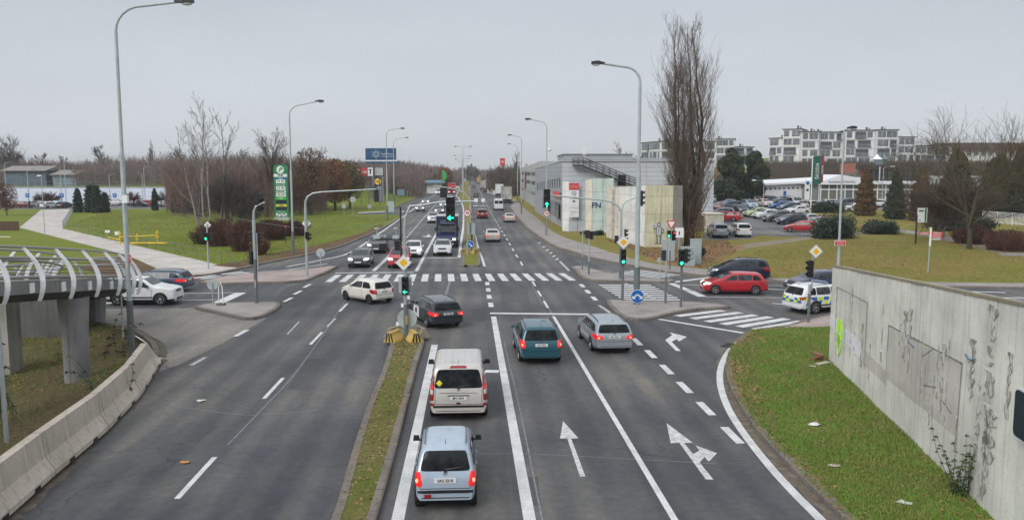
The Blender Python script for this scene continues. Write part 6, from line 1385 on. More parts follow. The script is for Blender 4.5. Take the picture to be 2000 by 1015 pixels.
# brand panels
b = thing('brand_sign', (8.2, 108.6, 0), 'stack of red and white car brand panels on the blue grey wall', 'sign')
z = lambda py: Zat(108.6, py)
for (y0, y1, m, nm) in ((358, 370.5, M_RED, 'red_panel'), (371.3, 387.5, M_WHITEP, 'white_panel'), (388.5, 406, M_WHITEP, 'white_panel'), (407, 424, M_WHITEP, 'white_panel')):
 mb = MB(); mb.box((0, 0, (z(y0) + z(y1)) / 2), (1.32, .12, z(y0) - z(y1))); o = mb.build(nm, m, b)
text('AUTOSALON', .2, M_WHITE, b, (0, -.07, z(362.5)), FACE); text('KLOKOČKA', .2, M_WHITE, b, (0, -.07, z(366.5)), FACE)
MN = mat('emblem_navy', (.02, .04, .08), .5)
mb = MB(); mb.lathe([(.27, -.01), (.29, 0), (.27, .01), (.25, 0)], (0, -.07, z(377.5)), 28, axis='y', cap=False)
for pts in ([(-.10, .23), (0, .03), (.10, .23)], [(-.22, .12), (-.10, -.20), (0, .0), (.10, -.20), (.22, .12)]): mb.tube([(x, -.07, z(377.5) + zz_) for x, zz_ in pts], .016, 4)
mb.build('ring_emblem', MN, b); text('Service', .13, MN, b, (0, -.07, z(384)), FACE)
mb = MB(); mb.box((0, -.07, z(393) + .05), (.34, .01, .09)); mb.box((0, -.07, z(393) - .07), (.34, .01, .09)); mb.box((-.09, -.07, z(393)), (.15, .01, .2), ry=.5); mb.build('block_emblem', M_DARK, b); text('Service', .13, MN, b, (0, -.07, z(401)), FACE)
text('ŠKODA', .24, MN, b, (0, -.07, z(414)), FACE); text('Service', .12, MN, b, (-.2, -.07, z(418.5)), FACE)
# ------------------------------------------------------------- buildings
def cladding(name, base=(.53, .55, .585), step=.62, vert=False):
 a = NT(name, .45); wv = a.t.nodes.new('ShaderNodeTexBrick'); wv.inputs['Scale'].default_value = 1; wv.offset = 0
 wv.inputs['Brick Width'].default_value = 6.0; wv.inputs['Row Height'].default_value = step; wv.inputs['Mortar Size'].default_value = .025
 wv.inputs['Color1'].default_value = (*base, 1); wv.inputs['Color2'].default_value = (*[x * .93 for x in base], 1); wv.inputs['Mortar'].default_value = (*[x * .45 for x in base], 1)
 m = a.t.nodes.new('ShaderNodeSeparateXYZ'); cb = a.t.nodes.new('ShaderNodeCombineXYZ'); ad = a.t.nodes.new('ShaderNodeMath'); ad.operation = 'ADD'
 a.t.links.new(a.tc.outputs['Object'], m.inputs[0]); a.t.links.new(m.outputs[0], ad.inputs[0]); a.t.links.new(m.outputs[1], ad.inputs[1])
 a.t.links.new(ad.outputs[0], cb.inputs[0]); a.t.links.new(m.outputs[2], cb.inputs[1]); a.t.links.new(cb.outputs[0], wv.inputs['Vector'])
 c = a.mix(wv.outputs['Color'], a.ramp(a.noise(a.pos(), .5, 4), (.3, G3(.88)), (.7, G3(1.08))), .8, 'MULTIPLY'); return a.out(c)
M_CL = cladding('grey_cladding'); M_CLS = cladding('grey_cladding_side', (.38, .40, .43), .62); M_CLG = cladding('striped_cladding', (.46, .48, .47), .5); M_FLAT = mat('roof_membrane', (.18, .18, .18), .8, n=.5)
def shed():
 Y0 = 117.0; t = thing('showroom_building', (7.1, Y0, 0), 'grey metal clad building with an outside stair behind the concrete walls', 'building')
 W_, D_, Hh = 21.6, 46.0, 9.55; sk = -.055
 mb = MB(); A = [(0, 0), (W_, 0), (W_ + sk * D_, D_), (sk * D_, D_)]; z1 = [Hh, Hh, Hh, 8.4]
 vs = [(x, y, -.3) for x, y in A] + [(x, y, z) for (x, y), z in zip(A, [Hh, Hh, 8.6, 8.6])]
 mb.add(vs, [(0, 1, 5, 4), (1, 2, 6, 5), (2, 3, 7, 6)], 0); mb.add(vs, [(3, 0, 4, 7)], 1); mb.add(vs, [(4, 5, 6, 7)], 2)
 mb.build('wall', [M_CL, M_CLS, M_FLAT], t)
 mb = MB(); mb.box((W_ / 2, -.02, Hh + .06), (W_ + .2, .3, .14)); mb.tube([(0, 0, Hh + .06), (sk * D_, D_, 8.66)], .10, 6); mb.build('roof_edge', mat('edge_metal', (.50, .52, .53), .4, .3), t)
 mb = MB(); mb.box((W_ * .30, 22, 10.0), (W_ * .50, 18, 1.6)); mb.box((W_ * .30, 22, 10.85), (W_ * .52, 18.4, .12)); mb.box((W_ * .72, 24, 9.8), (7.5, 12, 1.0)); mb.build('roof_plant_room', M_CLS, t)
 mb = MB(); mb.box((Xat(Y0, 1212) - 7.1, -.03, Zat(Y0, 352)), (1.15, .10, 1.5)); mb.build('door', mat('dark_door', (.012, .01, .018), .5), t)
 # side openings facing the road
 for i in range(12):
  s = .06 + .075 * i; y = D_ * s; x = sk * y - .03; mb = MB(); mb.box((x, y, 6.6 - s * 1.5), (.06, 1.3, 1.4)); mb.build('window', M_BGLASS, t)
 for (s0, s1, z0, z1_) in ((.02, .30, 1.3, 3.6), (.34, .62, 1.6, 3.6)):
  mb = MB(); y = D_ * (s0 + s1) / 2; mb.box((sk * y - .04, y, (z0 + z1_) / 2), (.08, D_ * (s1 - s0), z1_ - z0)); w_ = mb.build('shop_window', M_BGLASS, t)
  for k in range(8):
   y = D_ * (s0 + (s1 - s0) * k / 7); mb = MB(); mb.box((sk * y - .10, y, (z0 + z1_) / 2), (.06, .12, z1_ - z0)); mb.build('mullion', M_POLED, w_)
 s = thing('shop_lettering', (7.1 + sk * 5, Y0 + 5.5, 4.7), 'red illuminated lettering band on the road side of the grey metal building', 'sign')
 mb = MB(); mb.box((-.15, 0, 0), (.12, 9.5, 1.0), rz=.055); mb.build('backing', mat('band_grey', (.2, .2, .21), .5), s)
 text('AUTOSALON', 1.15, mat('lit_red_letters', (.85, .05, .04), .4, emit=.35), s, (-.24, 0, 0), (pi / 2, 0, -pi / 2 + .055), bold=.02)
 s = thing('shop_lettering', (7.1 + sk * 19, Y0 + 17, 4.2), 'white lettering on the road side of the grey metal building, farther from the camera', 'sign'); text('SERVIS', 1.2, M_WHITE, s, (-.10, 0, 0), (pi / 2, 0, -pi / 2 + .055))
 # stair
 st = thing('outside_stair', (0, Y0 - 1.2, 0), 'dark steel outside stair climbing to the roof of the grey metal building', 'stair'); Ys = Y0 - 1.2
 xa, xb = Xat(Ys, 1118), Xat(Ys, 1138); zp = Zat(Ys, 323.5); xe, ze = Xat(Ys, 1240), Zat(Ys, 364)
 mb = MB(); mb.box(((xa + xb) / 2, .4, zp), (xb - xa, 1.1, .22)); mb.build('landing', M_DARK, st)
 mb = MB()
 for yy in (-.1, .9): mb.tube([(xb, yy, zp - .1), (xe, yy, ze - .1)], .11, 4)
 k = 22
 for i in range(k): mb.box((xb + (xe - xb) * (i + .5) / k, .4, zp + (ze - zp) * (i + .5) / k), (.3, 1.0, .05))
 mb.build('flight', M_DARK, st)
 for yy in (-.12, .92):
  mb = MB()
  for h in (1.1, .75, .4): mb.tube([(xa, yy, zp + h), (xb, yy, zp + h), (xe, yy, ze + h)], .028, 5)
  for i in range(3): x = xa + (xb - xa) * i / 2; mb.tube([(x, yy, zp), (x, yy, zp + 1.1)], .028, 5)
  for i in range(1, 9): f = i / 8; x = xb + (xe - xb) * f; z_ = zp + (ze - zp) * f; mb.tube([(x, yy, z_), (x, yy, z_ + 1.1)], .028, 5)
  mb.build('railing', M_DARK, st)
 an = thing('roof_antenna', (Xat(Y0 + 3, 1139), Y0 + 3, 9.4), 'small white antenna on the roof above the stair landing', 'antenna'); mb = MB(); mb.tube([(0, 0, 0), (0, 0, 2.4)], .04, 6)
 for q in (-.18, .18): mb.box((q, 0, 1.7), (.12, .12, 1.2))
 mb.build('panels', M_WHITEP, an)
 # striped building behind
 t = thing('striped_building', (0, 166, 0), 'long striped metal building farther along the right pavement', 'building')
 prev = None
 for i, (y0, y1, x0, z) in enumerate([(0, 24, 5.6, 10.2), (24.1, 47, 5.9, 9.8), (47.1, 72, 6.3, 9.6)]):
  mb = MB(); q0, q1 = x0 - .055 * y0, x0 - .055 * y1; A = [(q0, y0), (q0 + 18, y0), (q1 + 18, y1), (q1, y1)]; vs = [(x, y, -.3) for x, y in A] + [(x, y, z - (0 if k in (0, 1) else .6)) for k, (x, y) in enumerate(A)]
  mb.add(vs, [(0, 1, 5, 4), (1, 2, 6, 5), (2, 3, 7, 6), (3, 0, 4, 7)]); mb.add(vs, [(4, 5, 6, 7)], 1); o = mb.build('wall', [M_CLG, M_FLAT], t)
  for zz_ in (3.4, 5.6, 7.6):
   ym = (y0 + y1) / 2 + (1.5 if i % 2 else -1); mb = MB(); mb.box((x0 - .055 * ym - .02, ym, zz_), (.1, (y1 - y0) * .8, .75), rz=.055); mb.build('window_band', M_BGLASS, t)
  mb = MB(); mb.box((x0 - .055 * (y0 + y1) / 2 - .03, (y0 + y1) / 2, 4.5), (.06, (y1 - y0) * .96, .35), rz=.055); mb.build('green_stripe', mat('sage_green', (.30, .40, .34), .6), t)
 mb = MB(); mb.box((x0 - .055 * 52 - .3, 52 - 8, 6.0), (.15, 4, 4.6), rz=.055); mb.build('faded_banner', mat('faded_red', (.38, .27, .27), .7, n=1, amt=.3), t)
shed()
x, y, z0 = PG(1395, 453)
t = thing('concrete_box', (x, y + .5, z0), 'low beige concrete utility box right of the poplar trunk', 'utility box')
mb = MB(); mb.box((-.3, 0, 1.55), (2.4, 3.2, 3.2)); mb.box((-.3, 0, 3.2), (2.6, 3.4, .14)); mb.build('box', MCC, t); mb = MB(); mb.box((-2.6, .3, 1.4), (2.2, 2.8, 2.9)); mb.build('grey_annex', concrete('annex_concrete', (.22, .2, .18), .4), t); t.scale = (1, 1, .74)
# low white dealership
def dealership():
 Y0 = 168.5; x0 = Xat(Y0, 1461); x1 = Xat(Y0, 1676); zg = 2.1
 t = thing('dealership_building', (x0, Y0, zg), 'long low white dealership with a strip of small windows and wide panes', 'building'); W_ = x1 - x0
 mb = MB(); mb.add([(0, 0, -1), (W_, 0, -1), (W_, 14, -1), (0, 14, -1), (0, 0, 3.0), (W_, 0, 4.3), (W_, 14, 4.6), (0, 14, 3.4)], [(0, 1, 5, 4), (1, 2, 6, 5), (2, 3, 7, 6), (3, 0, 4, 7), (4, 5, 6, 7)]); mb.build('wall', M_WHITEP, t)
 mb = MB(); mb.add([(-.4, -.8, 3.0), (W_ + .4, -.8, 4.3), (W_ + .4, 14, 4.75), (-.4, 14, 3.5), (-.4, -.8, 3.35), (W_ + .4, -.8, 4.75), (W_ + .4, 14, 5.0), (-.4, 14, 3.8)], [(0, 1, 5, 4), (1, 2, 6, 5), (3, 0, 4, 7), (4, 5, 6, 7), (3, 2, 1, 0)]); mb.build('roof', mat('white_roof_edge', (.72, .73, .75), .6), t)
 for i in range(24):
  x = .5 + i * .92
  if x > W_ - .5: break
  mb = MB(); mb.box((x, -.03, 2.35 + x * .035), (.5, .06, .36)); mb.build('small_window', M_BGLASS, t)
 for i in range(5):
  x = W_ * .50 + 1.0 + i * 2.15; mb = MB(); mb.box((x, -.04, 1.15), (1.95, .08, 1.7)); w_ = mb.build('shop_window', mat('teal_glass', (.10, .17, .18), .08, spec=.8), t)
  mb = MB(); mb.box((x + 1.05, -.08, 1.15), (.10, .06, 1.9)); mb.build('frame', M_WHITE, w_)
 mb = MB(); mb.box((W_ * .29, -.08, 1.5), (1.4, .06, 1.5)); mb.build('poster_frame', M_WHITE, t); mb = MB(); mb.box((W_ * .31, -.12, 1.6), (.55, .03, .9)); mb.build('poster', M_BLUE, t)
 # glazed hall at the right end
 Y1 = 158; xa = Xat(Y1, 1598); xb = Xat(Y1, 1818); zg1 = 1.9
 h = thing('glazed_hall', (xa, Y1, zg1), 'white framed glazed hall with the dealer name under its gable', 'building'); W2 = xb - xa
 mb = MB(); mb.box((W2 / 2, 5.2, 1.9), (W2, 10, 3.8)); mb.build('glass_wall', mat('hall_glass', (.12, .15, .15), .1, spec=.8, n=.35, col2=(.22, .2, .14)), h)
 mb = MB(); mb.add([(-.5, -.6, 3.7), (W2 * .42, -.6, 3.7), (W2 * .42, 10, 3.7), (-.5, 10, 3.7), (-.5, -.6, 4.2), (W2 * .16, -.6, 5.6), (W2 * .42, -.6, 4.6), (-.5, 10, 4.2), (W2 * .16, 10, 5.6), (W2 * .42, 10, 4.6)], [(0, 1, 6, 5, 4), (3, 2, 9, 8, 7), (4, 5, 8, 7), (5, 6, 9, 8), (0, 3, 2, 1), (0, 4, 7, 3), (1, 2, 9, 6)]); mb.build('gable_roof', mat('white_roof_edge', (.72, .73, .75), .6), h)
 mb = MB(); mb.box((W2 * .71, 4.7, 4.0), (W2 * .58, 10.6, .5)); mb.build('flat_roof', MT['white_roof_edge'], h)
 for i in range(15):
  mb = MB(); mb.box((W2 * i / 14, -.02 + .12, 1.9), (.16, .2, 3.8)); mb.build('column', M_WHITE, h)
 for z in (.15, 2.75): mb = MB(); mb.box((W2 / 2, .10, z), (W2, .14, .22 if z > 1 else .5)); mb.build('crossbar', M_WHITE, h)
 text('Autosalon Klokočka', .62, MT['emblem_navy'], h, (W2 * .17, -.64, 4.25), FACE)
 mb = MB(); mb.box((W2 * .45, 12, 6.9), (2.2, 2.6, 1.9)); mb.build('red_box_structure', mat('brick_orange', (.26, .09, .06), .7), h)
 # dark canopy building right behind
 Yc = 190; xa = Xat(Yc, 1678); xb = Xat(Yc, 1805); c = thing('canopy_building', (xa, Yc, 4), 'dark flat roofed canopy with a reddish wall behind the glazed hall', 'building'); W3 = xb - xa
 mb = MB(); mb.box((W3 / 2, 5, Zat(Yc, 326) - 4), (W3, 12, .7)); mb.build('roof', mat('dark_brown_roof', (.045, .03, .03), .7), c)
 mb = MB(); mb.box((W3 / 2, 7, 1.6), (W3, 8, 6)); mb.build('wall', mat('mottled_wall', (.16, .14, .14), .7, n=.4, amt=.5), c)  # canopy wall: dark reddish grey with a mottled tone
 mb = MB(); mb.box((W3 * .10, 2.9, 2.6), (W3 * .12, .3, 4)); mb.build('orange_wall', MT['brick_orange'], c)
 for i in range(9): mb = MB(); mb.box((W3 * (.25 + .08 * i), 2.9, 3.1), (.9, .2, 2.6)); mb.build('window', M_BGLASS, c)
 hx = thing('faceted_sign', (Xat(170, 1710), 170, 1.9), 'faceted grey hexagonal sign on a tall forked pole', 'sign'); z = Zat(170, 311) - 1.9
 mb = MB(); mb.tube([(0, 0, 0), (0, 0, z - 1.5)], .14, 8); mb.build('pole', M_POLE, hx); mb = MB(); s = 1.5
 for k in range(6): a0, a1 = pi / 3 * k, pi / 3 * (k + 1); mb.add([(0, -.9, z), (cos(a0) * s, 0, z + sin(a0) * s * .85), (cos(a1) * s, 0, z + sin(a1) * s * .85), (0, .9, z)], [(0, 1, 2), (3, 2, 1)], k % 2)
 mb.build('faceted_body', [mat('facet_light', (.30, .35, .37), .3, .4), mat('facet_dark', (.14, .17, .19), .3, .4)], hx)
 # magenta market building
 Ym = 176; xa = Xat(Ym, 1836); xb = Xat(Ym, 1970); m_ = thing('market_hall', (xa, Ym, 2.1), 'pale hall with magenta panels behind the bare tree at the right', 'building'); W4 = xb - xa
 mb = MB(); mb.box((W4 / 2, 5, 2.4), (W4, 10, 5.2)); mb.build('wall', M_WHITEP, m_); mb = MB(); mb.box((W4 / 2, -.1, 4.2), (W4 * .96, .2, 1.3)); mb.build('grey_band', M_POLE, m_)
 for f in (.12, .78): mb = MB(); mb.box((W4 * f, -.24, 4.2), (W4 * .17, .1, 1.2)); mb.build('magenta_panel', mat('magenta', (.25, .015, .08), .6), m_)
 for i in range(9): mb = MB(); mb.box((W4 * (i + .5) / 9, -.06, 1.5), (1.0, .12, 2.2)); mb.build('window', M_BGLASS, m_)
dealership()
# apartments
def apartment(label, segs, zb, floors, fh=3.05, name='apartment_block', Dp=14, setback=True):
 """segs: list of (pxL, YL, pxR, YR, floors) facade pieces"""
 t = thing(name, (Xat(segs[0][1], segs[0][0]), segs[0][1], zb), label, 'apartment block', 'white apartment blocks on the hill'); ox, oy = t.location.x, t.location.y
 MWH = mat('apartment_white', (.68, .685, .70), .7, n=.4, amt=.06)
 rs = random.Random(len(label))
 for si, (pl, yl, pr_, yr, nf) in enumerate(segs):
  a = Vector((Xat(yl, pl) - ox, yl - oy)); b = Vector((Xat(yr, pr_) - ox, yr - oy)); d = (b - a); l = d.length; u = d / l; nb = Vector((-u.y, u.x))
  if nb.y < 0: nb = -nb
  H_ = nf * fh; ang = atan2(u.y, u.x)
  c = (a + b) / 2 + nb * Dp / 2
  mb = MB(); mb.box((c.x, c.y, H_ / 2 - 2), (l, Dp, H_ + 4), rz=ang); mb.build('wall', MWH, t)
  mb = MB(); mb.box((c.x, c.y, H_ + .12), (l + .8, Dp + .8, .22), rz=ang); mb.build('roof_slab', mat('dark_slab', (.06, .06, .065), .6), t)
  for _ in range(max(1, int(l / 9))):
   q = a + u * rs.uniform(.1, .9) * l + nb * rs.uniform(2, 8); mb = MB(); mb.box((q.x, q.y, H_ + .8), (.6, .6, 1.2)); mb.box((q.x + 1.0, q.y, H_ + .6), (.35, .35, .9)); mb.build('chimney', M_POLED, t)
  for f in range(nf):
   x = .5
   while x < l - 1.2:
    w_ = rs.choice([1.6, 2.6, 3.6, 4.2]); w_ = min(w_, l - .5 - x)
    if w_ < 1: break
    p = a + u * (x + w_ / 2) - nb * .03; z = f * fh + fh * .52
    loggia = rs.random() < .35
    fr = MB(); fr.box((p.x, p.y, z), (w_ + .15, .16, fh * .70), rz=ang); fo = fr.build('window', mat('window_frame_grey', (.16, .17, .18), .5), t)
    g_ = MB(); p2 = p - nb * .09; g_.box((p2.x, p2.y, z), (w_ - .2, .04, fh * .60), rz=ang); g_.build('pane', M_BGLASS if not loggia else mat('deep_glass', (.06, .068, .075), .15), fo)
    if loggia: q = p - nb * .35; r_ = MB(); r_.box((q.x, q.y, z - fh * .22), (w_, .06, fh * .34), rz=ang); r_.box((q.x, q.y + .0, z - fh * .40), (w_ + .3, .8, .12), rz=ang); r_.build('balcony', M_BGLASS, t)
    elif w_ > 2.4: q = p - nb * .13; r_ = MB(); r_.box((q.x, q.y, z), (.08, .05, fh * .60), rz=ang); r_.build('mullion', MWH, fo)
    x += w_ + rs.choice([.5, .7, 1.2])
   q = (a + b) / 2 - nb * .08; mb = MB(); mb.box((q.x, q.y, f * fh + .02), (l + .1, .26, .30), rz=ang); mb.build('floor_band', MWH, t)
 return t
apartment('left apartment block with balconies behind the dark pines', [(1392, 330, 1428, 328, 5), (1428.5, 331, 1465, 333, 4)], Zat(330, 347) , 5)
apartment('curved left end of the large white apartment block', [(1495, 309, 1520, 304, 4), (1520.5, 303, 1556, 300, 5)], Zat(305, 335), 5)
apartment('middle part of the large white apartment block', [(1557, 298, 1590, 298, 5), (1591, 300, 1640, 301, 5)], Zat(298, 341), 5)
apartment('right part of the large white apartment block, tallest under the lamp head', [(1641, 296, 1700, 294, 5), (1701, 292, 1742, 292, 5)], Zat(294, 339), 5)
apartment('terraced apartment block stepping down to the right behind the bare tree', [(1743, 300, 1775, 300, 4), (1776, 302, 1845, 306, 3)], Zat(300, 334), 4)
apartment('curved pale block behind the poplar and the metal building roof', [(1249, 300, 1285, 285, 3), (1286, 285, 1392, 285, 3)], Zat(285, 329), 3)
Yh = 330; t = thing('brown_roof_building', (Xat(Yh, 1845), Yh, 12), 'long low building with a brown roof behind the trees at the right edge', 'building'); w_ = Xat(Yh, 2040) - Xat(Yh, 1845)
mb = MB(); mb.box((w_ / 2, 6, 2.2), (w_, 12, 4.6)); mb.build('wall', M_WHITEP, t); mb = MB(); mb.box((w_ / 2, 6, 5.9), (w_ + 2, 14, 3.2)); mb.build('roof', mat('brown_roof', (.09, .055, .05), .7), t)
for i in range(14): mb = MB(); mb.box((w_ * (i + .5) / 14, -.05, 3.2), (1.6, .2, 1.6)); mb.build('window', M_BGLASS, t)
# left: long pale wall, railing, sheds
t = thing('long_wall', (Xat(200, 285), 200, 0), 'long pale blue white wall behind the parked cars at the left', 'wall'); x0, x1 = Xat(200, -560) - t.location.x, Xat(200, 562) - t.location.x
mb = MB(); k = 26
for i in range(k): a, b_ = x0 + (x1 - x0) * i / k, x0 + (x1 - x0) * (i + 1) / k; mb.box(((a + b_) / 2, 0, 2.0), (b_ - a - .02, .5, 4.2))
mb.build('panels', mat('pale_blue_wall', (.66, .72, .82), .7, n=.12, amt=.08), t)
def fence(a, b, z, h, step, label, cat='railing', rails=(1.0, .5), m=M_GALV, r=.03, pick=0, nm='metal_railing', zf=None):
 a, b = Vector(a), Vector(b); l = (b - a).length; u = (b - a) / l; t = thing(nm, (a.x, a.y, z), label, cat); k = max(1, int(l / step))
 zz = (lambda f: zf(f) - z) if zf else (lambda f: 0)
 for i in range(k + 1):
  p = u * (l * i / k); mb = MB(); mb.tube([(p.x, p.y, zz(i / k) - .1), (p.x, p.y, zz(i / k) + h)], r * 1.2, 5); mb.build('post', m, t)
 mb = MB()
 for f in rails: mb.tube([(u.x * l * i / k, u.y * l * i / k, zz(i / k) + h * f) for i in range(k + 1)], r, 5)
 if pick:
  n = int(l / pick)
  for i in range(n): p = u * (l * i / n); mb.box((p.x, p.y, zz(i / n) + h * .5), (.05, .03, h * .9))
 mb.build('rails', m, t); return t
fence((Xat(203, -200), 203), (Xat(203, 300), 203), 4.1, 1.5, 2.6, 'long metal railing on top of the pale blue wall', r=.05, m=M_POLED)
fence((Xat(206, 300), 206), (Xat(206, 470), 206), 4.1, 3.0, 5, 'tall mesh fence right of the railing on the pale wall', 'fence', (1.0, .66, .33), M_POLED, .04, nm='mesh_fence')
pr1 = [P(145, 409.5), P(123, 447.5)]; fence(pr1[0], pr1[1], .12, 1.1, 2.4, 'short steep railing at the top of the paved path', r=.035)
pr2 = [(*P(123, 449), .12), (*P(250, 479), .12), (*P(400, 514.5), .12), (*P(456, 526), .12)]
fence(P(124, 450), P(252, 480), .12, 1.05, 3.4, 'metal handrail along the upper part of the paved path', r=.02, m=M_POLED); fence(P(254, 480.5), P(458, 524), .12, 1.05, 2.6, 'metal handrail along the lower part of the paved path', r=.02, m=M_POLED)
for (pa, pb, top, lb, c) in [(18, 100, 325, 'long blue grey shed with a rusty sheet roof at the left', (.10, .13, .17)), (112, 158, 333, 'smaller pale blue shed with a corrugated gable roof', (.20, .26, .32))]:
 Y = 228; xa, xb = Xat(Y, pa), Xat(Y, pb); t = thing('shed', (xa, Y, 4.0), lb, 'shed', 'sheds behind the pale wall'); w_ = xb - xa; h = Zat(Y, top + 8) - 4
 mb = MB(); mb.box((w_ / 2, 5, h / 2), (w_, 10, h)); mb.build('wall', mat('shed_%d' % pa, c, .7, n=1, amt=.3), t)
 mb = MB(); mb.add([(-.4, -.8, h), (w_ + .4, -.8, h), (w_ + .4, 5, h + 1.3), (-.4, 5, h + 1.3), (-.4, 10.6, h), (w_ + .4, 10.6, h), (-.4, -.8, h - .15), (w_ + .4, -.8, h - .15)], [(0, 1, 2, 3), (3, 2, 5, 4), (6, 7, 1, 0), (0, 3, 4), (1, 5, 2)]); mb.build('roof', mat('sheet_roof', (.30, .29, .28), .6, n=2, col2=(.14, .11, .09)), t)
# person at the parking
x, y = P(58, 407.5); bm = bmesh.new(); J = [(0, 0, .95), (0, .02, 1.25), (0, .03, 1.48), (0, .0, 1.62), (0, -.02, 1.76), (.10, 0, .90), (.12, -.03, .50), (.12, .02, .08), (-.10, 0, .90), (-.13, .05, .50), (-.13, .12, .08), (.20, .02, 1.42), (.27, .03, 1.15), (.25, -.08, .92), (-.20, .02, 1.42), (-.27, .04, 1.15), (-.24, -.06, .92), (.12, -.12, .04), (-.13, .0, .04)]
EJ = [(0, 1), (1, 2), (2, 3), (3, 4), (0, 5), (5, 6), (6, 7), (0, 8), (8, 9), (9, 10), (2, 11), (11, 12), (12, 13), (2, 14), (14, 15), (15, 16), (7, 17), (10, 18)]
RJ = [.17, .16, .13, .06, .10, .10, .07, .05, .10, .07, .05, .075, .055, .04, .075, .055, .04, .04, .04]
me = bpy.data.meshes.new('person'); me.from_pydata(J, EJ, []); po = bpy.data.objects.new('person', me); COL.objects.link(po)
sm_ = po.modifiers.new('s', 'SKIN'); ss = po.modifiers.new('u', 'SUBSURF'); ss.levels = ss.render_levels = 1
for i, r_ in enumerate(RJ): me.skin_vertices[0].data[i].radius = (r_, r_)
me.skin_vertices[0].data[0].use_root = True; po.location = (x, y, .075); me.materials.append(mat('dark_clothes', (.015, .016, .02), .9))
tag(po, 'person in dark clothes standing left of the white hatchback', 'person')
mb = MB(); mb.lathe([(.02, 1.60), (.085, 1.66), (.09, 1.76), (.06, 1.84), (.01, 1.86)], (0, -.02, 0), 12); mb.build('hair', mat('dark_hair', (.02, .015, .012), .8), po)
# yellow pipework
x, y = P(262, 481); t = thing('gas_pipework', (x, y, .1), 'bright yellow gas pipework behind the path railing', 'pipework')
MY = mat('pipe_yellow', (.75, .50, .01), .45)
mb = MB(); mb.tube([(-1.5, 0, 0), (-1.5, 0, 1.6)], .07, 8); mb.tube([(2.6, 0, .2), (2.6, 0, 1.7)], .07, 8); mb.tube([(-1.5, 0, .95), (2.6, 0, 1.1)], .05, 8); mb.tube([(.4, 0, .2), (.4, 0, 1.3)], .07, 8); mb.tube([(-.4, 0, .25), (3.6, 0, .25)], .10, 8); mb.tube([(-2.9, .2, .9), (-1.5, 0, .6)], .05, 6); mb.build('pipes', MY, t, smooth=50)
for dx, z in ((-1.5, .7), (-1.5, 1.3), (2.6, .9), (2.6, 1.4), (.4, .7), (3.3, .25)):
 mb = MB(); mb.lathe([(.19, -.06), (.19, .06)], (dx, 0, z), 12); mb.build('flange', MY, t)
for px, py, zp_ in [(211, 474, 445), (229, 478, 452)]:
 x, y = P(px, py); t = thing('notice_board', (x, y, .1), 'small white notice on the path railing, ' + ('upper one' if px < 220 else 'lower one next to the yellow pipes'), 'sign'); mb = MB(); mb.box((0, 0, 1.2), (.55 if px < 220 else .42, .03, .28 if px < 220 else .38)); mb.build('plate', M_WHITEP, t); mb = MB(); mb.tube([(0, .04, 0), (0, .04, 1.3)], .025, 5); mb.build('post', M_GALV, t)
x, y = P(18, 452); t = thing('wooden_fence', (x - 6, y, .1), 'short brown wooden fence at the left edge behind the bridge', 'fence'); mb = MB()
for i in range(40): mb.box((i * .2 - .5, 0, .65), (.17, .04, 1.3 + random.uniform(-.03, .03)))
mb.build('boards', mat('brown_boards', (.10, .055, .035), .8, n=3), t)
x, y = P(5, 465); t = thing('banner', (x, y, 0), 'red and white banner at the far left behind the bridge rail', 'banner'); z = Zat(y, 466); mb = MB(); mb.box((0, 0, z), (2.0, .05, .55)); mb.build('cloth', M_WHITEP, t); mb = MB(); mb.box((0, -.04, z + .08), (1.8, .02, .22)); mb.build('red_stripe', M_RED, t); mb = MB(); mb.tube([(-.9, 0, 0), (-.9, 0, z)], .03, 5); mb.tube([(.9, 0, 0), (.9, 0, z)], .03, 5); mb.build('posts', M_GALV, t)
for px, py, lb in [(55, 405, 'blue parking sign at the left near the standing person'), (122, 405, 'blue parking sign right of the dark hatchback'), (225, 402, 'tilted blue sign right of the conifers')]:
 x, y = P(px, py); t = thing('parking_sign', (x, y, .07), lb, 'road sign', 'blue parking signs'); z = Zat(y, 382); mb = MB(); mb.box((0, 0, z), (.9, .05, .95)); o = mb.build('sign_plate', M_BLUE, t); text('P', .75, M_WHITE, o, (0, -.04, z), FACE); mb = MB(); mb.tube([(0, .05, 0), (0, .05, z)], .05, 5); mb.build('post', M_GALV, t)
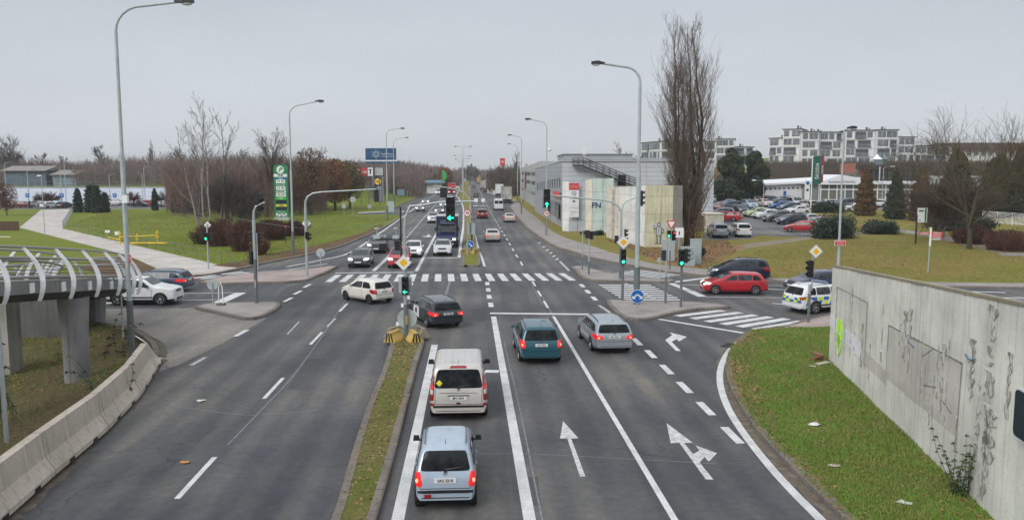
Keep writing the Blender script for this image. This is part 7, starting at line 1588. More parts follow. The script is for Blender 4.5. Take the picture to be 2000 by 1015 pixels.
# ------------------------------------------------------------- commercial signs
def price_sign():
 x, y = P(551, 431); t = thing('fuel_price_sign', (x, y, .1), 'tall green fuel price pylon with white price figures', 'sign'); z = lambda py: Zat(y, py) - .1; wd = 26.5 / 1600 * y
 MGn = mat('pylon_green', (.005, .20, .085), .4); mb = MB(); zt = z(321); pr = [(-wd / 2, z(430)), (wd / 2, z(430)), (wd / 2, zt - .45), (wd * .38, zt - .12), (0, zt), (-wd * .38, zt - .12), (-wd / 2, zt - .45)]
 k = 7; mb.add([(a, -.2, b) for a, b in pr] + [(a, .25, b) for a, b in pr], [tuple(range(k)), tuple(range(k, 2 * k))[::-1]] + [(i, (i + 1) % k, (i + 1) % k + k, i + k) for i in range(k)]); mb.build('pylon', MGn, t)
 o = disc(t, 0, -.23, z(331.5), .62, M_WHITE, 0, 'round_logo'); text('P', .95, MGn, o, (0, -.02, 0), FACE, shear=.25, bold=.03, sx=1.2)
 def bar(a, b, m, s=None, tm=None, w_=.8, nm='panel'):
  mb = MB(); mb.box((0, -.215, (z(a) + z(b)) / 2), (wd * w_, .03, z(a) - z(b))); o = mb.build(nm, m, t)
  if s: text(s, (z(a) - z(b)) * .95, tm, o, (0, -.235, (z(a) + z(b)) / 2), FACE, bold=.012)
 MK_ = mat('panel_night', (.004, .02, .025), .3); MLC = mat('lcd_white', (.75, .78, .70), .4, emit=.15)
 bar(340, 345.5, M_WHITEP, 'PRIM', M_BLACK, .98); bar(347, 350, M_BLUE, 'Diesel', M_WHITE); bar(351, 358, MLC, '33.50', M_BLACK, .66); text('Natural 95', .32, M_WHITE, t, (0, -.225, z(361.5)), FACE)
 bar(364, 371, MLC, '33.90', M_BLACK, .68); bar(373, 376, M_WHITEP, 'Natural 98', M_BLACK, .76); bar(377, 384, MLC, '00.00', M_BLACK, .68); bar(386, 389.5, mat('bright_green', (.03, .5, .02), .4), 'LPG', M_WHITE); bar(390.5, 397.5, MK_, None, None, .8); bar(399, 403, mat('panel_yellow_sign', (.75, .60, .02), .4), 'CNG', M_BLACK); bar(404, 410, MK_)
 text('PLATEBNÍ KARTY', .2, M_WHITE, t, (0, -.225, z(413.5)), FACE)
 for i in range(5):
  for j in range(2): mb = MB(); mb.box(((i - 2) * wd * .165, -.215, z(417.8 + j * 3.3)), (wd * .14, .03, .24)); mb.build('card_logo', [M_WHITEP, M_POLE][(i + j) % 2], t)
 mb = MB(); mb.box((0, 0, z(427) ), (wd * 1.04, .6, .5)); mb.build('base', M_POLE, t)
price_sign()
def billboard(px0, px1, py0, py1, Y, label, cat='billboard', name='billboard', leg_px=(), base=None):
 x0, x1 = Xat(Y, px0), Xat(Y, px1); z1, z0 = Zat(Y, py0), Zat(Y, py1); zg = base if base is not None else HG((x0 + x1) / 2, Y)
 t = thing(name, ((x0 + x1) / 2, Y, zg), label, cat); return t, x1 - x0, z1 - z0, (z0 + z1) / 2 - zg
t, w_, h, zc = billboard(717, 778, 289.5, 315, 205, 'large blue billboard with a white snowflake star')
mb = MB(); mb.box((0, 0, zc), (w_, .5, h)); mb.build('panel', M_WHITEP, t); mb = MB(); mb.box((0, -.27, zc + .15), (w_ * .97, .04, h * .90)); o = mb.build('blue_poster', mat('poster_blue', (.012, .10, .24), .5, n=.25, col2=(.006, .03, .10)), t)
mb = MB()
for k in range(12): a = pi * k / 6; l = (1.25 if k % 2 else .95); mb.tube([(-w_ * .15 + cos(a) * .3, -.30, zc + .15 + sin(a) * .3), (-w_ * .15 + cos(a) * l, -.30, zc + .15 + sin(a) * l)], .06, 4)
mb.lathe([(.55, 0), (.62, .03), (.68, 0)], (-w_ * .15, -.3, zc + .15), 16, axis='y', cap=False); mb.build('snowflake', mat('ice_white', (.55, .65, .72), .5), o)
text('Veselé Vánoce', .55, M_WHITE, o, (w_ * .20, -.30, zc + .2), FACE); text('a šťastný nový rok', .42, M_WHITE, o, (w_ * .24, -.30, zc - .4), FACE)
mb = MB(); mb.box((w_ * .05, -.1, zc - h / 2 - .3), (w_ * 1.05, .8, .45)); mb.build('ledge', mat('ledge_blue', (.01, .06, .16), .5), t)
for dx in (-w_ * .25, 0, w_ * .2): mb = MB(); mb.tube([(dx, .2, -.5), (dx, .2, zc - h / 2)], .16, 6); mb.build('leg', M_POLED, t)
t, w_, h, zc = billboard(696.5, 733, 326.5, 344.5, 190, 'red and white poster board below the blue billboard')
mb = MB(); mb.box((0, 0, zc), (w_, .35, h)); mb.build('frame', M_DARK, t); mb = MB(); mb.box((-w_ * .16, -.19, zc), (w_ * .64, .04, h * .9)); o = mb.build('red_poster', mat('poster_red', (.45, .04, .05), .6), t); text('one1', 1.0, M_WHITE, o, (w_ * .03, -.22, zc), FACE)
mb = MB()
for q in ((-.5, 0), (.5, 0)): mb.box((-w_ * .38 + q[0], -.22, zc), (.12, .02, 1.1))
mb.box((-w_ * .38, -.22, zc + .5), (1.1, .02, .12)); mb.box((-w_ * .38, -.22, zc - .4), (1.1, .02, .3)); mb.build('square_logo', M_WHITE, o)
mb = MB(); mb.box((w_ * .33, -.19, zc), (w_ * .28, .04, h * .9)); o = mb.build('white_poster', M_WHITEP, t); mb = MB(); mb.box((w_ * .33, -.22, zc), (.3, .02, 1.1)); mb.box((w_ * .33, -.22, zc + .5), (.7, .02, .25)); mb.build('dark_shape', M_DARK, o)
for dx in (-w_ * .2, w_ * .2): mb = MB(); mb.tube([(dx, .1, -.5), (dx, .1, zc - h / 2)], .12, 6); mb.build('leg', M_POLED, t)
t, w_, h, zc = billboard(735, 751.5, 327, 343, 190.5, 'small white text board right of the red poster board'); mb = MB(); mb.box((0, 0, zc), (w_, .3, h)); mb.build('frame', M_DARK, t); mb = MB(); mb.box((0, -.17, zc), (w_ * .92, .04, h * .9)); o = mb.build('white_poster', mat('poster_lilac', (.55, .53, .57), .7), t)
for i in range(5): mb = MB(); mb.box((0, -.20, zc + .6 - i * .3), (w_ * .7, .01, .07)); mb.build('text_line', M_POLED, o)
mb = MB(); mb.tube([(0, .1, -.5), (0, .1, zc - h / 2)], .12, 6); mb.build('leg', M_POLED, t)
x, y = P(739, 396.5); t = thing('shop_pylon', (x, y, .1), 'dark blue supermarket pylon with a yellow round logo', 'sign'); z = lambda py: Zat(y, py) - .1; wd = 18 / 1600 * y
MNV = mat('pylon_navy', (.008, .02, .075), .4)
mb = MB(); mb.box((0, 0, (z(345) + z(395)) / 2), (wd, .6, z(345) - z(395))); mb.build('pylon', MNV, t); mb = MB(); mb.box((0, -.31, (z(346) + z(363)) / 2), (wd * .97, .04, z(346) - z(363))); mb.build('logo_field', MNV, t)
mb = MB(); mb.box((-wd * .52, 0, (z(345) + z(395)) / 2), (.12, .65, z(345) - z(395))); mb.box((wd * .52, 0, (z(345) + z(395)) / 2), (.12, .65, z(345) - z(395))); mb.build('side_trim', M_POLE, t)
o = disc(t, 0, -.36, z(354.5), .86, mat('logo_red', (.55, .02, .02), .4), 0, 'round_logo'); disc(o, 0, -.015, 0, .80, mat('logo_yellow', (.9, .62, .0), .4), 0, 'yellow_field'); text('LiDL', .62, mat('logo_blue', (.01, .05, .25), .4), o, (0, -.04, 0), FACE, bold=.025)
for i, (a, b_, m) in enumerate([(364, 367.5, M_POLE), (368.5, 372, M_POLE), (374, 376, M_POLE), (377, 392, mat('pylon_grey', (.22, .26, .32), .5))]): mb = MB(); mb.box((wd * .14, -.32, (z(a) + z(b_)) / 2), (wd * .62, .05, z(a) - z(b_))); mb.build('info_panel', m, t)
mb = MB(); mb.box((-wd * .36, -.4, (z(364) + z(393)) / 2), (wd * .4, .5, z(362) - z(394))); mb.build('dark_side_box', MNV, t)
for px, py, w_, a, b_, lb, c in [(783, 390, 2.1, 370, 382, 'blue grey direction board by the left embankment', (.16, .28, .34)), (763, 421, 1.3, 393, 414, 'pale grey board at the foot of the lamp by the lawn', (.38, .45, .45)), (836, 368, 2.6, 350, 362, 'pale road sign back on the left side near the retaining wall', (.33, .40, .44)), (1098.5, 420, .85, 375, 383, 'small red and white plate on a post by the pavement near the striped building', (.6, .6, .6)), (815, 371, 3, 358, 371, 'pale round sign panel on the left embankment', (.4, .42, .42))]:
 x, y = P(px, py); zg = HG(x, y) if px < 1000 else 0; t = thing('info_board', (x, y, zg), lb, 'road sign', 'boards beside the far carriageway'); z1, z0 = Zat(y, a) - zg, Zat(y, b_) - zg
 mb = MB(); mb.box((0, 0, (z0 + z1) / 2), (w_, .1, z1 - z0)); mb.build('panel', mat('board_%d' % px, c, .6), t); mb = MB(); mb.tube([(0, .1, -.2), (0, .1, z0 + .1)], .07, 6); mb.build('post', M_POLED, t)
 if px == 1098.5: mb = MB(); mb.box((0, -.06, (z0 + z1) / 2 + .1), (w_ * .8, .02, .35)); mb.build('red_field', M_RED, t)
# far red fuel signs and green flag
for px0, px1, a, b_, Y, lb in [(977, 986.5, 309, 324, 420, 'upper red fuel station sign with a white wing emblem'), (971, 979.5, 326, 333.5, 395, 'lower red fuel station sign with a white wing emblem')]:
 x0, x1 = Xat(Y, px0), Xat(Y, px1); t = thing('fuel_sign', ((x0 + x1) / 2, Y, 0), lb, 'sign', 'red fuel station signs'); zt, zl = Zat(Y, a), Zat(Y, b_); w_ = x1 - x0
 mb = MB(); mb.box((0, 0, (zt + zl) / 2), (w_, .6, zt - zl)); mb.build('panel', mat('fuel_red', (.55, .01, .03), .4), t)
 mb = MB(); zc = (zt + zl) / 2; mb.tube([(-w_ * .3, -.35, zc), (-w_ * .1, -.35, zc + .5), (w_ * .1, -.35, zc + .2), (w_ * .3, -.35, zc + .1)], .18, 5); mb.tube([(0, -.35, zc + .3), (w_ * .12, -.35, zc - .7)], .16, 5); mb.build('wing_emblem', M_WHITE, t)
 mb = MB(); mb.tube([(0, 0, 0), (0, 0, zl)], .2, 6); mb.build('pole', M_POLED, t)
Y = 380; t = thing('fuel_price_sign', (Xat(Y, 975.5), Y, 0), 'glowing red price pylon under the red fuel signs', 'sign'); z1, z0 = Zat(Y, 334), Zat(Y, 350)
mb = MB(); mb.box((0, 0, (z1 + z0) / 2), (1.5, .5, z1 - z0)); mb.build('pylon', mat('lit_red_panel', (.9, .05, .05), .4, emit=.5), t); mb = MB(); mb.box((0, -.27, z1 - .7), (1.1, .05, .7)); mb.build('lit_prices', mat('lit_pink', (1, .6, .6), .4, emit=.6), t); mb = MB(); mb.box((0, 0, z0 / 2), (1.2, .4, z0)); mb.build('base', M_POLED, t)
Y = 300; t = thing('feather_flag', (Xat(Y, 868.5), Y, HG(Xat(Y, 868.5), Y)), 'curved green flag shaped sign at the left of the far road', 'flag'); zb = t.location.z; mb = MB(); pts = [(1.2 * sin(pi * q / 10) * .9, Zat(Y, 354) - zb + (Zat(Y, 333) - Zat(Y, 354)) * q / 10) for q in range(11)]; pl = [(-.9 + .3 * a, b) for a, b in pts]
mb.add([(a, 0, b) for a, b in pts] + [(a, 0, b) for a, b in pl] + [(a, .08, b) for a, b in pts] + [(a, .08, b) for a, b in pl], [(i, i + 1, i + 12, i + 11) for i in range(10)] + [(22 + i, 22 + i + 11, 22 + i + 12, 22 + i + 1) for i in range(10)] + [(i, 22 + i, 23 + i, i + 1) for i in range(10)]); mb.build('flag_cloth', mat('flag_green', (.03, .35, .08), .6), t); mb = MB(); mb.tube([(-.9, .04, 0), (-.9, .04, Zat(Y, 333) - zb)], .08, 5); mb.build('pole', M_POLED, t)
# low pale walls by the far left kerb and right bay
for pts, h, lb in [([(800, 386), (822, 372.5), (846, 372)], 1.9, 'long pale concrete retaining wall beside the left far carriageway'), ([(957, 377), (975, 381)], 1.6, 'low pale wall behind the parked lorries')]:
 q = L(pts); t = thing('retaining_wall', (*q[0], 0), lb, 'wall'); mb = MB()
 for i in range(len(q) - 1): a, b_ = Vector(q[i]), Vector(q[i + 1]); c = (a + b_) / 2 - Vector(q[0]); mb.box((c.x - .8, c.y, h / 2), ((b_ - a).length, .4, h), rz=atan2((b_ - a).y, (b_ - a).x))
 mb.build('panels', MCW, t)
# flags and signs in the dealership
for px, py, a, b_, m, s, lb in [(1583, 417, 306, 362, mat('flag_dark_green', (.008, .10, .075), .6), 'ŠKODA', 'dark green banner flag with white letters on a white pole'), (1598, 414, 305, 358, mat('flag_red', (.42, .02, .06), .6), 'SERVIS', 'red banner flag on a white pole right of the green flag')]:
 x, y, z0 = PG(px, py); t = thing('banner_flag', (x, y, z0), lb, 'flag', 'banner flags at the dealership'); z1, zl = Zat(y, a) - z0, Zat(y, b_) - z0; w_ = 1.45 if 'dark green' in lb else .55
 mb = MB(); mb.tube([(0, 0, 0), (0, 0, z1 + .2)], .09, 8); mb.build('pole', M_WHITE, t)
 mb = MB(); N = 8
 g_ = [(w_ * i / N + .1 + .25 * (1 - j / 6) * 0 + (.5 * j / 6 if 'red' in lb else .25 * j / 6) * 0, .12 * sin(i * .9 + j * .5), zl + (z1 - zl) * j / 6 + (.25 * i / N)) for j in range(7) for i in range(N + 1)]
 mb.add(g_ + [(a_, b2 + .03, c_) for a_, b2, c_ in g_], [(j * 9 + i, j * 9 + i + 1, (j + 1) * 9 + i + 1, (j + 1) * 9 + i) for j in range(6) for i in range(N)] + [(63 + j * 9 + i, 63 + (j + 1) * 9 + i, 63 + (j + 1) * 9 + i + 1, 63 + j * 9 + i + 1) for j in range(6) for i in range(N)]); o = mb.build('cloth', m, t, smooth=True)
 text(s, .8 if w_ > 1 else .5, M_WHITE, o, (w_ * .5 + .1, -.16, (z1 + zl) / 2), (pi / 2, -pi / 2, 0))
x, y, z0 = PG(1575, 410); t = thing('brand_pylon', (x, y, z0), 'narrow white pylon with a round blue emblem left of the green flag', 'sign'); z = Zat(y, 371) - z0; mb = MB(); mb.box((0, 0, z), (.8, .3, 3.4)); mb.build('panel', M_WHITEP, t); disc(t, 0, -.17, z + 1.2, .3, M_BLUE, 0, 'round_emblem'); mb = MB(); mb.box((.0, -.17, z + .0), (.4, .02, .4)); mb.build('dark_emblem', M_DARK, t); mb = MB(); mb.tube([(0, 0, 0), (0, 0, z - 1.6)], .12, 6); mb.build('post', M_POLE, t)
# right lawn: direction signs
x, y = P(1787.5, 485.5); t = thing('notice_sign', (x, y, .1), 'white sign with a green stripe on a black post on the right lawn', 'sign'); z = Zat(y, 420) - .1; mb = MB(); mb.tube([(0, 0, 0), (0, 0, z)], .09, 8); mb.build('post', M_BLACK, t); mb = MB(); mb.box((.55, 0, z), (1.0, .1, 1.5)); mb.build('panel', M_WHITE, t); mb = MB(); mb.box((.88, -.06, z), (.17, .02, 1.4)); mb.build('green_stripe', M_GREEN, t); mb = MB(); mb.box((.40, -.06, z + .45), (.5, .02, .14)); mb.box((.3, -.06, z - .55), (.25, .02, .08)); mb.build('dark_text', M_DARK, t)
x, y = P(1812, 536); t = thing('footpath_signpost', (x, y, .1), 'grey signpost with red and white finger signs on the right lawn', 'signpost'); z = lambda py: Zat(y, py) - .1; mb = MB(); mb.tube([(0, 0, 0), (.05, 0, z(444))], .055, 8); mb.tube([(.05, 0, z(480)), (.05, 0, z(444))], .08, 8, 1); mb.build('post', [M_GALV, M_WHITE], t)
for i, (a, w_, dx, m) in enumerate([(455, .95, .55, M_RED), (459, .9, .52, M_RED), (463, .9, .52, M_RED), (467, .8, .48, M_GALV), (455.5, .9, -.45, M_RED)]): mb = MB(); mb.box((dx, -.02, z(a)), (w_, .03, .13)); o = mb.build('finger_sign', m, t); mb = MB(); mb.box((dx, -.04, z(a)), (w_ * .7, .01, .045)); mb.build('white_line', M_WHITE, o)
fence(PG(1918, 438)[:2], PG(2040, 452)[:2], .9, 1.7, 2.5, 'white palisade railings at the right edge', 'fence', (.95, .15), M_WHITEP, .03, .22, 'palisade_fence')
t = thing('garden_steps', (*P(1985, 512), .1), 'short flight of concrete steps at the right edge of the lawn', 'steps'); mb = MB()
for i in range(4): mb.box((.8, i * .35, .08 + i * .14), (3.4, .35, .16 + 0 * i))
mb.build('treads', M_PAVE, t)
t = thing('overhead_cable', (Xat(80, 380), 80, 5), 'thin cable sagging between the left masts over the lawn', 'cable'); a = Vector(WP(455, 425, 72)); b_ = Vector(WP(825, 412, 100)); mb = MB(); o_ = t.location
mb.tube([tuple(a.lerp(b_, q / 16) - o_ - Vector((0, 0, 1.6 * sin(pi * q / 16)))) for q in range(17)], .02, 4); mb.build('wire', M_GALV, t)
# ------------------------------------------------------------- vegetation
def bark(name, c): return mat(name, c, .95, n=6, amt=.35, bump=.4, spec=.1)
BK = bark('brown_bark', (.075, .058, .045)); BKG = bark('grey_bark', (.15, .13, .11)); BKB = bark('pale_birch_bark', (.25, .22, .20)); BKM = bark('mossy_bark', (.075, .068, .045))
TW = mat('twig_brown', (.085, .062, .05), .95, n=.6, amt=.35, spec=.1); TWG = mat('twig_grey', (.12, .105, .095), .95, n=.6, amt=.3, spec=.1); TWR = mat('twig_red', (.13, .065, .05), .95, n=.6, amt=.35, spec=.1); TWM = mat('twig_moss', (.085, .068, .042), .95, n=.6, amt=.4, spec=.1)
LF_O = mat('leaf_orange', (.27, .12, .035), .8, n=1.5, amt=.4, col2=(.13, .07, .03)); LF_B = mat('leaf_brown', (.15, .085, .04), .9, n=1.5, amt=.4); LF_D = mat('conifer_green', (.035, .058, .03), .8, n=.9, col2=(.018, .032, .018)); LF_T = mat('thuja_brown', (.17, .085, .035), .85, n=.8, col2=(.065, .06, .028)); LF_J = mat('juniper_green', (.055, .085, .06), .85, n=.8, col2=(.028, .042, .028)); LF_R = mat('hedge_red', (.10, .035, .028), .9, n=1.2, col2=(.045, .022, .018)); LF_P = mat('pine_green', (.045, .068, .03), .85, n=.5, col2=(.022, .036, .02))
LF_FALL = mat('fallen_leaf', (.36, .21, .10), .85, n=5, col2=(.17, .10, .05)); LF_GR = mat('grass_blade', (.13, .25, .03), .8, n=.9, col2=(.21, .22, .06)); LF_GD = mat('dry_stalk', (.20, .16, .09), .9)
def perp(d, rs):
 v = Vector((rs.gauss(0, 1), rs.gauss(0, 1), rs.gauss(0, 1))); v = v - d * v.dot(d)
 return v.normalized() if v.length > 1e-4 else d.orthogonal().normalized()
def grow(rs, T, C, p, d, l, r, lvl, mx, ch, ang, up, wob, shr=.62, rshr=.5, rmin=.012, lift=.25):
 """one branch with children; levels 0..1 go to trunk mesh T, finer ones to crown mesh C"""
 seg = 5 if lvl == 0 else (4 if lvl < mx else 3); pts = [p.copy()]; rad = [r]; dirs = [d.copy()]
 q = p.copy(); dd = d.copy()
 for i in range(seg):
  dd = (dd + perp(dd, rs) * wob + Vector((0, 0, up))).normalized(); q = q + dd * (l / seg); pts.append(q.copy()); dirs.append(dd.copy()); rad.append(max(rmin, r * (1 - .72 * (i + 1) / seg)))
 (T if lvl <= 1 else C).tube(pts, rad, 7 if lvl == 0 else (5 if lvl == 1 else 3), cap=False)
 if lvl >= mx: return
 n = ch[lvl]
 for k in range(n):
  f = lift + (1 - lift) * (k + rs.random()) / n; f = min(f, .98); i = int(f * seg); g = f * seg - i; i = min(i, seg - 1)
  b = pts[i].lerp(pts[i + 1], g); bd = dirs[i + 1]; a = ang[lvl] * rs.uniform(.7, 1.25)
  nd = (bd * cos(a) + perp(bd, rs) * sin(a)).normalized()
  nl = l * shr * rs.uniform(.65, 1.15) * (1.25 - .6 * f)
  grow(rs, T, C, b, nd, nl, max(rmin, rad[i] * rshr * rs.uniform(.8, 1.1)), lvl + 1, mx, ch, ang, up, wob, shr, rshr, rmin, .12)
def leafcloud(mb, rs, n, fn, s, m=0, flat=0):
 V = []; F = []
 for i in range(n):
  p = fn(); a = rs.uniform(0, 2 * pi); e_ = rs.uniform(-1, 1) * (1 - flat); sz = s * rs.uniform(.5, 1.3)
  u = Vector((cos(a), sin(a), e_ * .8)).normalized() * sz; v = Vector((-sin(a) * e_, cos(a) * e_, 1 if not flat else .25)).normalized() * sz * .55
  o = len(V); V += [p - u * .5, p + v, p + u * .5, p - v * .6]; F.append((o, o + 1, o + 2, o + 3))
 mb.add(V, F, m)
def ell(rs, c, r, shell=.0):
 def f():
  while True:
   v = Vector((rs.uniform(-1, 1), rs.uniform(-1, 1), rs.uniform(-1, 1)))
   if shell ** 2 < v.length_squared <= 1: return Vector((c[0] + v.x * r[0], c[1] + v.y * r[1], c[2] + v.z * r[2]))
 return f
def bare_tree(loc, h, label, seed=1, kind='round', bk=BK, tw=TW, leaves=None, nl=0, group=None, name='bare_tree', r=None, lsz=.25, stems=1, wide=1, sc=1):
 rs = random.Random(seed); t = thing(name, loc, label, 'tree', group); T = MB(); C = MB()
 r = r or h * .018; rm = max(.010, loc[1] * .00013)
 for s in range(stems):
  o = Vector((rs.uniform(-1, 1), rs.uniform(-1, 1), 0)) * (.5 if stems > 1 else 0); d = Vector((rs.uniform(-.12, .12), rs.uniform(-.1, .1), 1)).normalized()
  if kind == 'round': grow(rs, T, C, o, d, h * .72, r, 0, 3, [int(13 * sc), 7, 6], [.85 * wide, .6, .6], .05, .13, .52, .5, rm, .28)
  if kind == 'dense': grow(rs, T, C, o, d, h * .74, r, 0, 3, [int(18 * sc), 9, 7], [.75 * wide, .55, .6], .05, .12, .50, .5, rm, .22)
  if kind == 'thin': grow(rs, T, C, o, d, h * (.9 if s == 0 else rs.uniform(.6, .9)), r, 0, 3, [12, 5, 4], [.55, .5, .5], .05, .09, .34, .42, rm, .35)
  if kind == 'spread': grow(rs, T, C, o, d, h * .55, r, 0, 4, [int(16 * sc), 7, 6, 4], [1.0 * wide, .6, .6, .6], .075, .16, .80, .50, rm, .14)
 if leaves:
  g = MB(); leafcloud(g, rs, nl, ell(rs, (0, 0, h * .52), (h * .30 * wide, h * .30 * wide, h * .40), .3), lsz); g.build('leaves', leaves, t)
 T.build('trunk', bk, t, smooth=True); C.build('crown', tw, t); return t
def tree_at(px, py, ytop, label, **k):
 x, y, z = PG(px, py); return bare_tree((x, y, z + .1), Zat(y, ytop) - z, label, **k)
# the poplar
def poplar(loc, h, label, wdt, seed, n1=62, group=None, rm=.014, tw=TW, detail=1):
 rs = random.Random(seed); t = thing('poplar_tree', loc, label, 'tree', group); T = MB(); C = MB()
 main = []
 for s in range(7):
  a = 2 * pi * s / 7 + rs.uniform(-.3, .3); k = rs.uniform(.1, .38) * wdt / 2; hh = h * rs.uniform(.72, 1.0)
  pts = [Vector((cos(a) * .15, sin(a) * .15, 0))]; n = 12
  for i in range(1, n + 1): f = i / n; rr = k * min(1, f * 2.2) * (1 if f < .6 else 1 - (f - .6) * .9); pts.append(Vector((cos(a) * rr + rs.gauss(0, .10), sin(a) * rr + rs.gauss(0, .10), hh * f)))
  rad = [.30 * h / 27 * (1 - .93 * (i / n)) + .01 for i in range(n + 1)]; T.tube(pts, rad, 6, cap=False); main.append((pts, rad, hh))
 T.tube([(0, 0, -.2), (0, 0, 1.2), (0, 0, 2.6)], [.75 * h / 27, .62 * h / 27, .45 * h / 27], 9)
 for pts, rad, hh in main:
  for k in range(n1):
   f = .07 + .92 * (k + rs.random()) / n1; i = min(int(f * 12), 11); b = pts[i].lerp(pts[i + 1], f * 12 - i)
   a = rs.uniform(0, 2 * pi); env = wdt / 2 * (.45 + .55 * sin(pi * min(1, (f + .20) * 1.05)) ** .8) * (1 - max(0, f - .55) * 1.25)
   ln = min(h * .20, max(.9, env * 1.9)) * rs.uniform(.6, 1.1); out_ = rs.uniform(.25, .42)
   q = b.copy(); d = Vector((cos(a) * .9, sin(a) * .9, .55)).normalized(); ps = [q.copy()]; sgm = 5
   for j in range(sgm): d = (d + Vector((0, 0, .38)) + perp(d, rs) * .10).normalized(); q = q + d * ln / sgm; ps.append(q.copy())
   hr = hypot(q.x, q.y)
   r0 = max(rm * 1.5, rad[i] * .22); C.tube(ps, [r0 * (1 - .75 * j / sgm) + rm * .25 for j in range(sgm + 1)], 4, cap=False)
   for m_ in range(int(9 * detail)):
    j = rs.randint(1, sgm - 1); bb = ps[j].lerp(ps[j + 1], rs.random()); dd = ((ps[j + 1] - ps[j]).normalized() * .9 + perp(d, rs) * .45 + Vector((0, 0, .35))).normalized(); l2 = ln * rs.uniform(.18, .42)
    p1 = bb + dd * l2 * .5; p2 = p1 + (dd + Vector((0, 0, .3)) + perp(dd, rs) * .15).normalized() * l2 * .5; C.tube([bb, p1, p2], [rm, rm * .8, rm * .5], 3, cap=False)
    for _ in range(2): w_ = p1.lerp(p2, rs.random()); d3 = (dd + perp(dd, rs) * .6 + Vector((0, 0, .4))).normalized(); C.tube([w_, w_ + d3 * l2 * .45], [rm * .7, rm * .4], 3, cap=False)
 T.build('trunk', BK, t, smooth=True); C.build('crown', tw, t); return t
x, y = 19.35, 88.8; pp = poplar((x, y, .1), Zat(y, 46), 'tall leafless columnar poplar beside the concrete walls', 12.0, 11, 76, rm=.011, detail=1.0, tw=mat('twig_poplar', (.13, .10, .08), .95, n=.5, amt=.3, spec=.1))
pp.rotation_euler = (0, -R(3.3), 0); rs = random.Random(5); g = MB(); leafcloud(g, rs, 1800, ell(rs, (.5, -.6, 2.4), (1.2, 1.0, 2.4)), .15); g.build('brown_leaves', LF_B, pp)
tree_at(400, 478, 195, 'tall pale stemmed birch at the left with fine bare twigs', seed=21, kind='thin', bk=BKB, tw=TWG, stems=2, r=.13, name='birch_tree', group='birches left of the price sign')
tree_at(414, 475, 205, 'slim birch right of the tallest birch', seed=22, kind='thin', bk=BKB, tw=TWG, stems=1, r=.12, name='birch_tree', group='birches left of the price sign')
tree_at(432, 470, 212, 'birch with two stems nearest the price sign', seed=23, kind='thin', bk=BKB, tw=TWG, stems=2, r=.12, name='birch_tree', group='birches left of the price sign')
tree_at(388, 465, 250, 'short slender birch at the left of the birch group', seed=24, kind='thin', bk=BKB, tw=TWG, stems=1, r=.10, name='birch_tree', group='birches left of the price sign')
tree_at(448, 468, 330, 'low bent pale stemmed tree under the birches', seed=25, kind='spread', bk=BKB, tw=TWG, stems=2, r=.10, name='birch_tree', group='birches left of the price sign')
tree_at(522, 425, 243, 'dark bare tree with an upright crown left of the price sign', seed=31, kind='dense', r=.30, wide=.9)
tree_at(608, 421, 276, 'bare tree with a few brown leaves right of the lamp by the price sign', seed=32, kind='dense', r=.30, leaves=LF_B, nl=2600, lsz=.32, wide=.9)
tree_at(655, 412, 301, 'oak still holding orange brown leaves', seed=33, kind='dense', r=.30, leaves=LF_O, nl=6000, lsz=.36, name='oak_tree')
tree_at(628, 408, 310, 'second orange brown oak, left of the fuller oak', seed=35, kind='round', r=.25, leaves=LF_O, nl=3500, lsz=.36, name='oak_tree')
tree_at(573, 418, 345, 'low orange leaved tree behind the left street lamp', seed=36, kind='round', r=.2, leaves=LF_O, nl=2400, lsz=.3, name='oak_tree')
tree_at(683, 408, 306, 'greenish brown oak at the right end of the oak group', seed=37, kind='round', r=.25, leaves=mat('leaf_olive', (.10, .085, .03), .9, n=1.5, amt=.4), nl=3000, lsz=.36, name='oak_tree')
tree_at(14, 422, 352, 'small reddish leafless tree at the left edge of the lawn', seed=38, kind='dense', r=.14, tw=TWR, bk=BKG, leaves=mat('leaf_rust', (.16, .06, .04), .9), nl=1800, lsz=.22)
far = [(42, 398, 256, 'broad bare tree on the skyline at the far left', 'spread', 41, 18), (100, 398, 288, 'bare tree behind the sheds', 'round', 42, 14), (213, 398, 281, 'rounded bare tree on the skyline above the conifers', 'dense', 43, 15), (345, 398, 284, 'bare tree on the skyline right of the distant poplar', 'dense', 44, 14), (470, 398, 292, 'bare tree between the birches and the dark tree', 'dense', 45, 13), (135, 398, 297, 'small bare tree on the skyline left of the tall thin lamp', 'round', 46, 12)]
for px, py, yt, lb, kd, sd, h in far:
 Y = 262; x = Xat(Y, px); z = HG(x, Y); bare_tree((x, Y, z), Zat(Y, yt) - z, lb, seed=sd, kind=kd, group='bare trees on the left skyline', tw=TWG, sc=.8, wide=1.2 if kd == 'spread' else 1)
Y = 300; poplar((Xat(Y, 305), Y, 5), Zat(Y, 276) - 5, 'distant small columnar poplar on the left skyline', 3.4, 12, 12, rm=.05, tw=TWG, detail=.6)
for px, py, yt, lb, sd, tw_ in [(1224, 398, 273, 'slender bare tree above the roof of the metal building', 51, TWR), (1000, 372, 297, 'bare tree right of the red fuel signs', 52, TWG), (993, 376, 330, 'yellowish tree behind the lorries', 53, TWM), (1022, 372, 318, 'bare tree behind the striped building roof', 54, TWG), (870, 360, 322, 'brown leaved tree at the left of the median far away', 55, TWR)]:
 Y = 230 if px > 1200 else 330; x = Xat(Y, px); z = HG(x, Y); bare_tree((x, Y, z), Zat(Y, yt) - z, lb, seed=sd, kind='round' if px != 1000 else 'thin', tw=tw_, stems=3 if px == 1000 else 1, leaves=LF_O if px in (870,) else (LF_B if px == 993 else None), nl=2500 if px in (870, 993) else 0, lsz=.6)
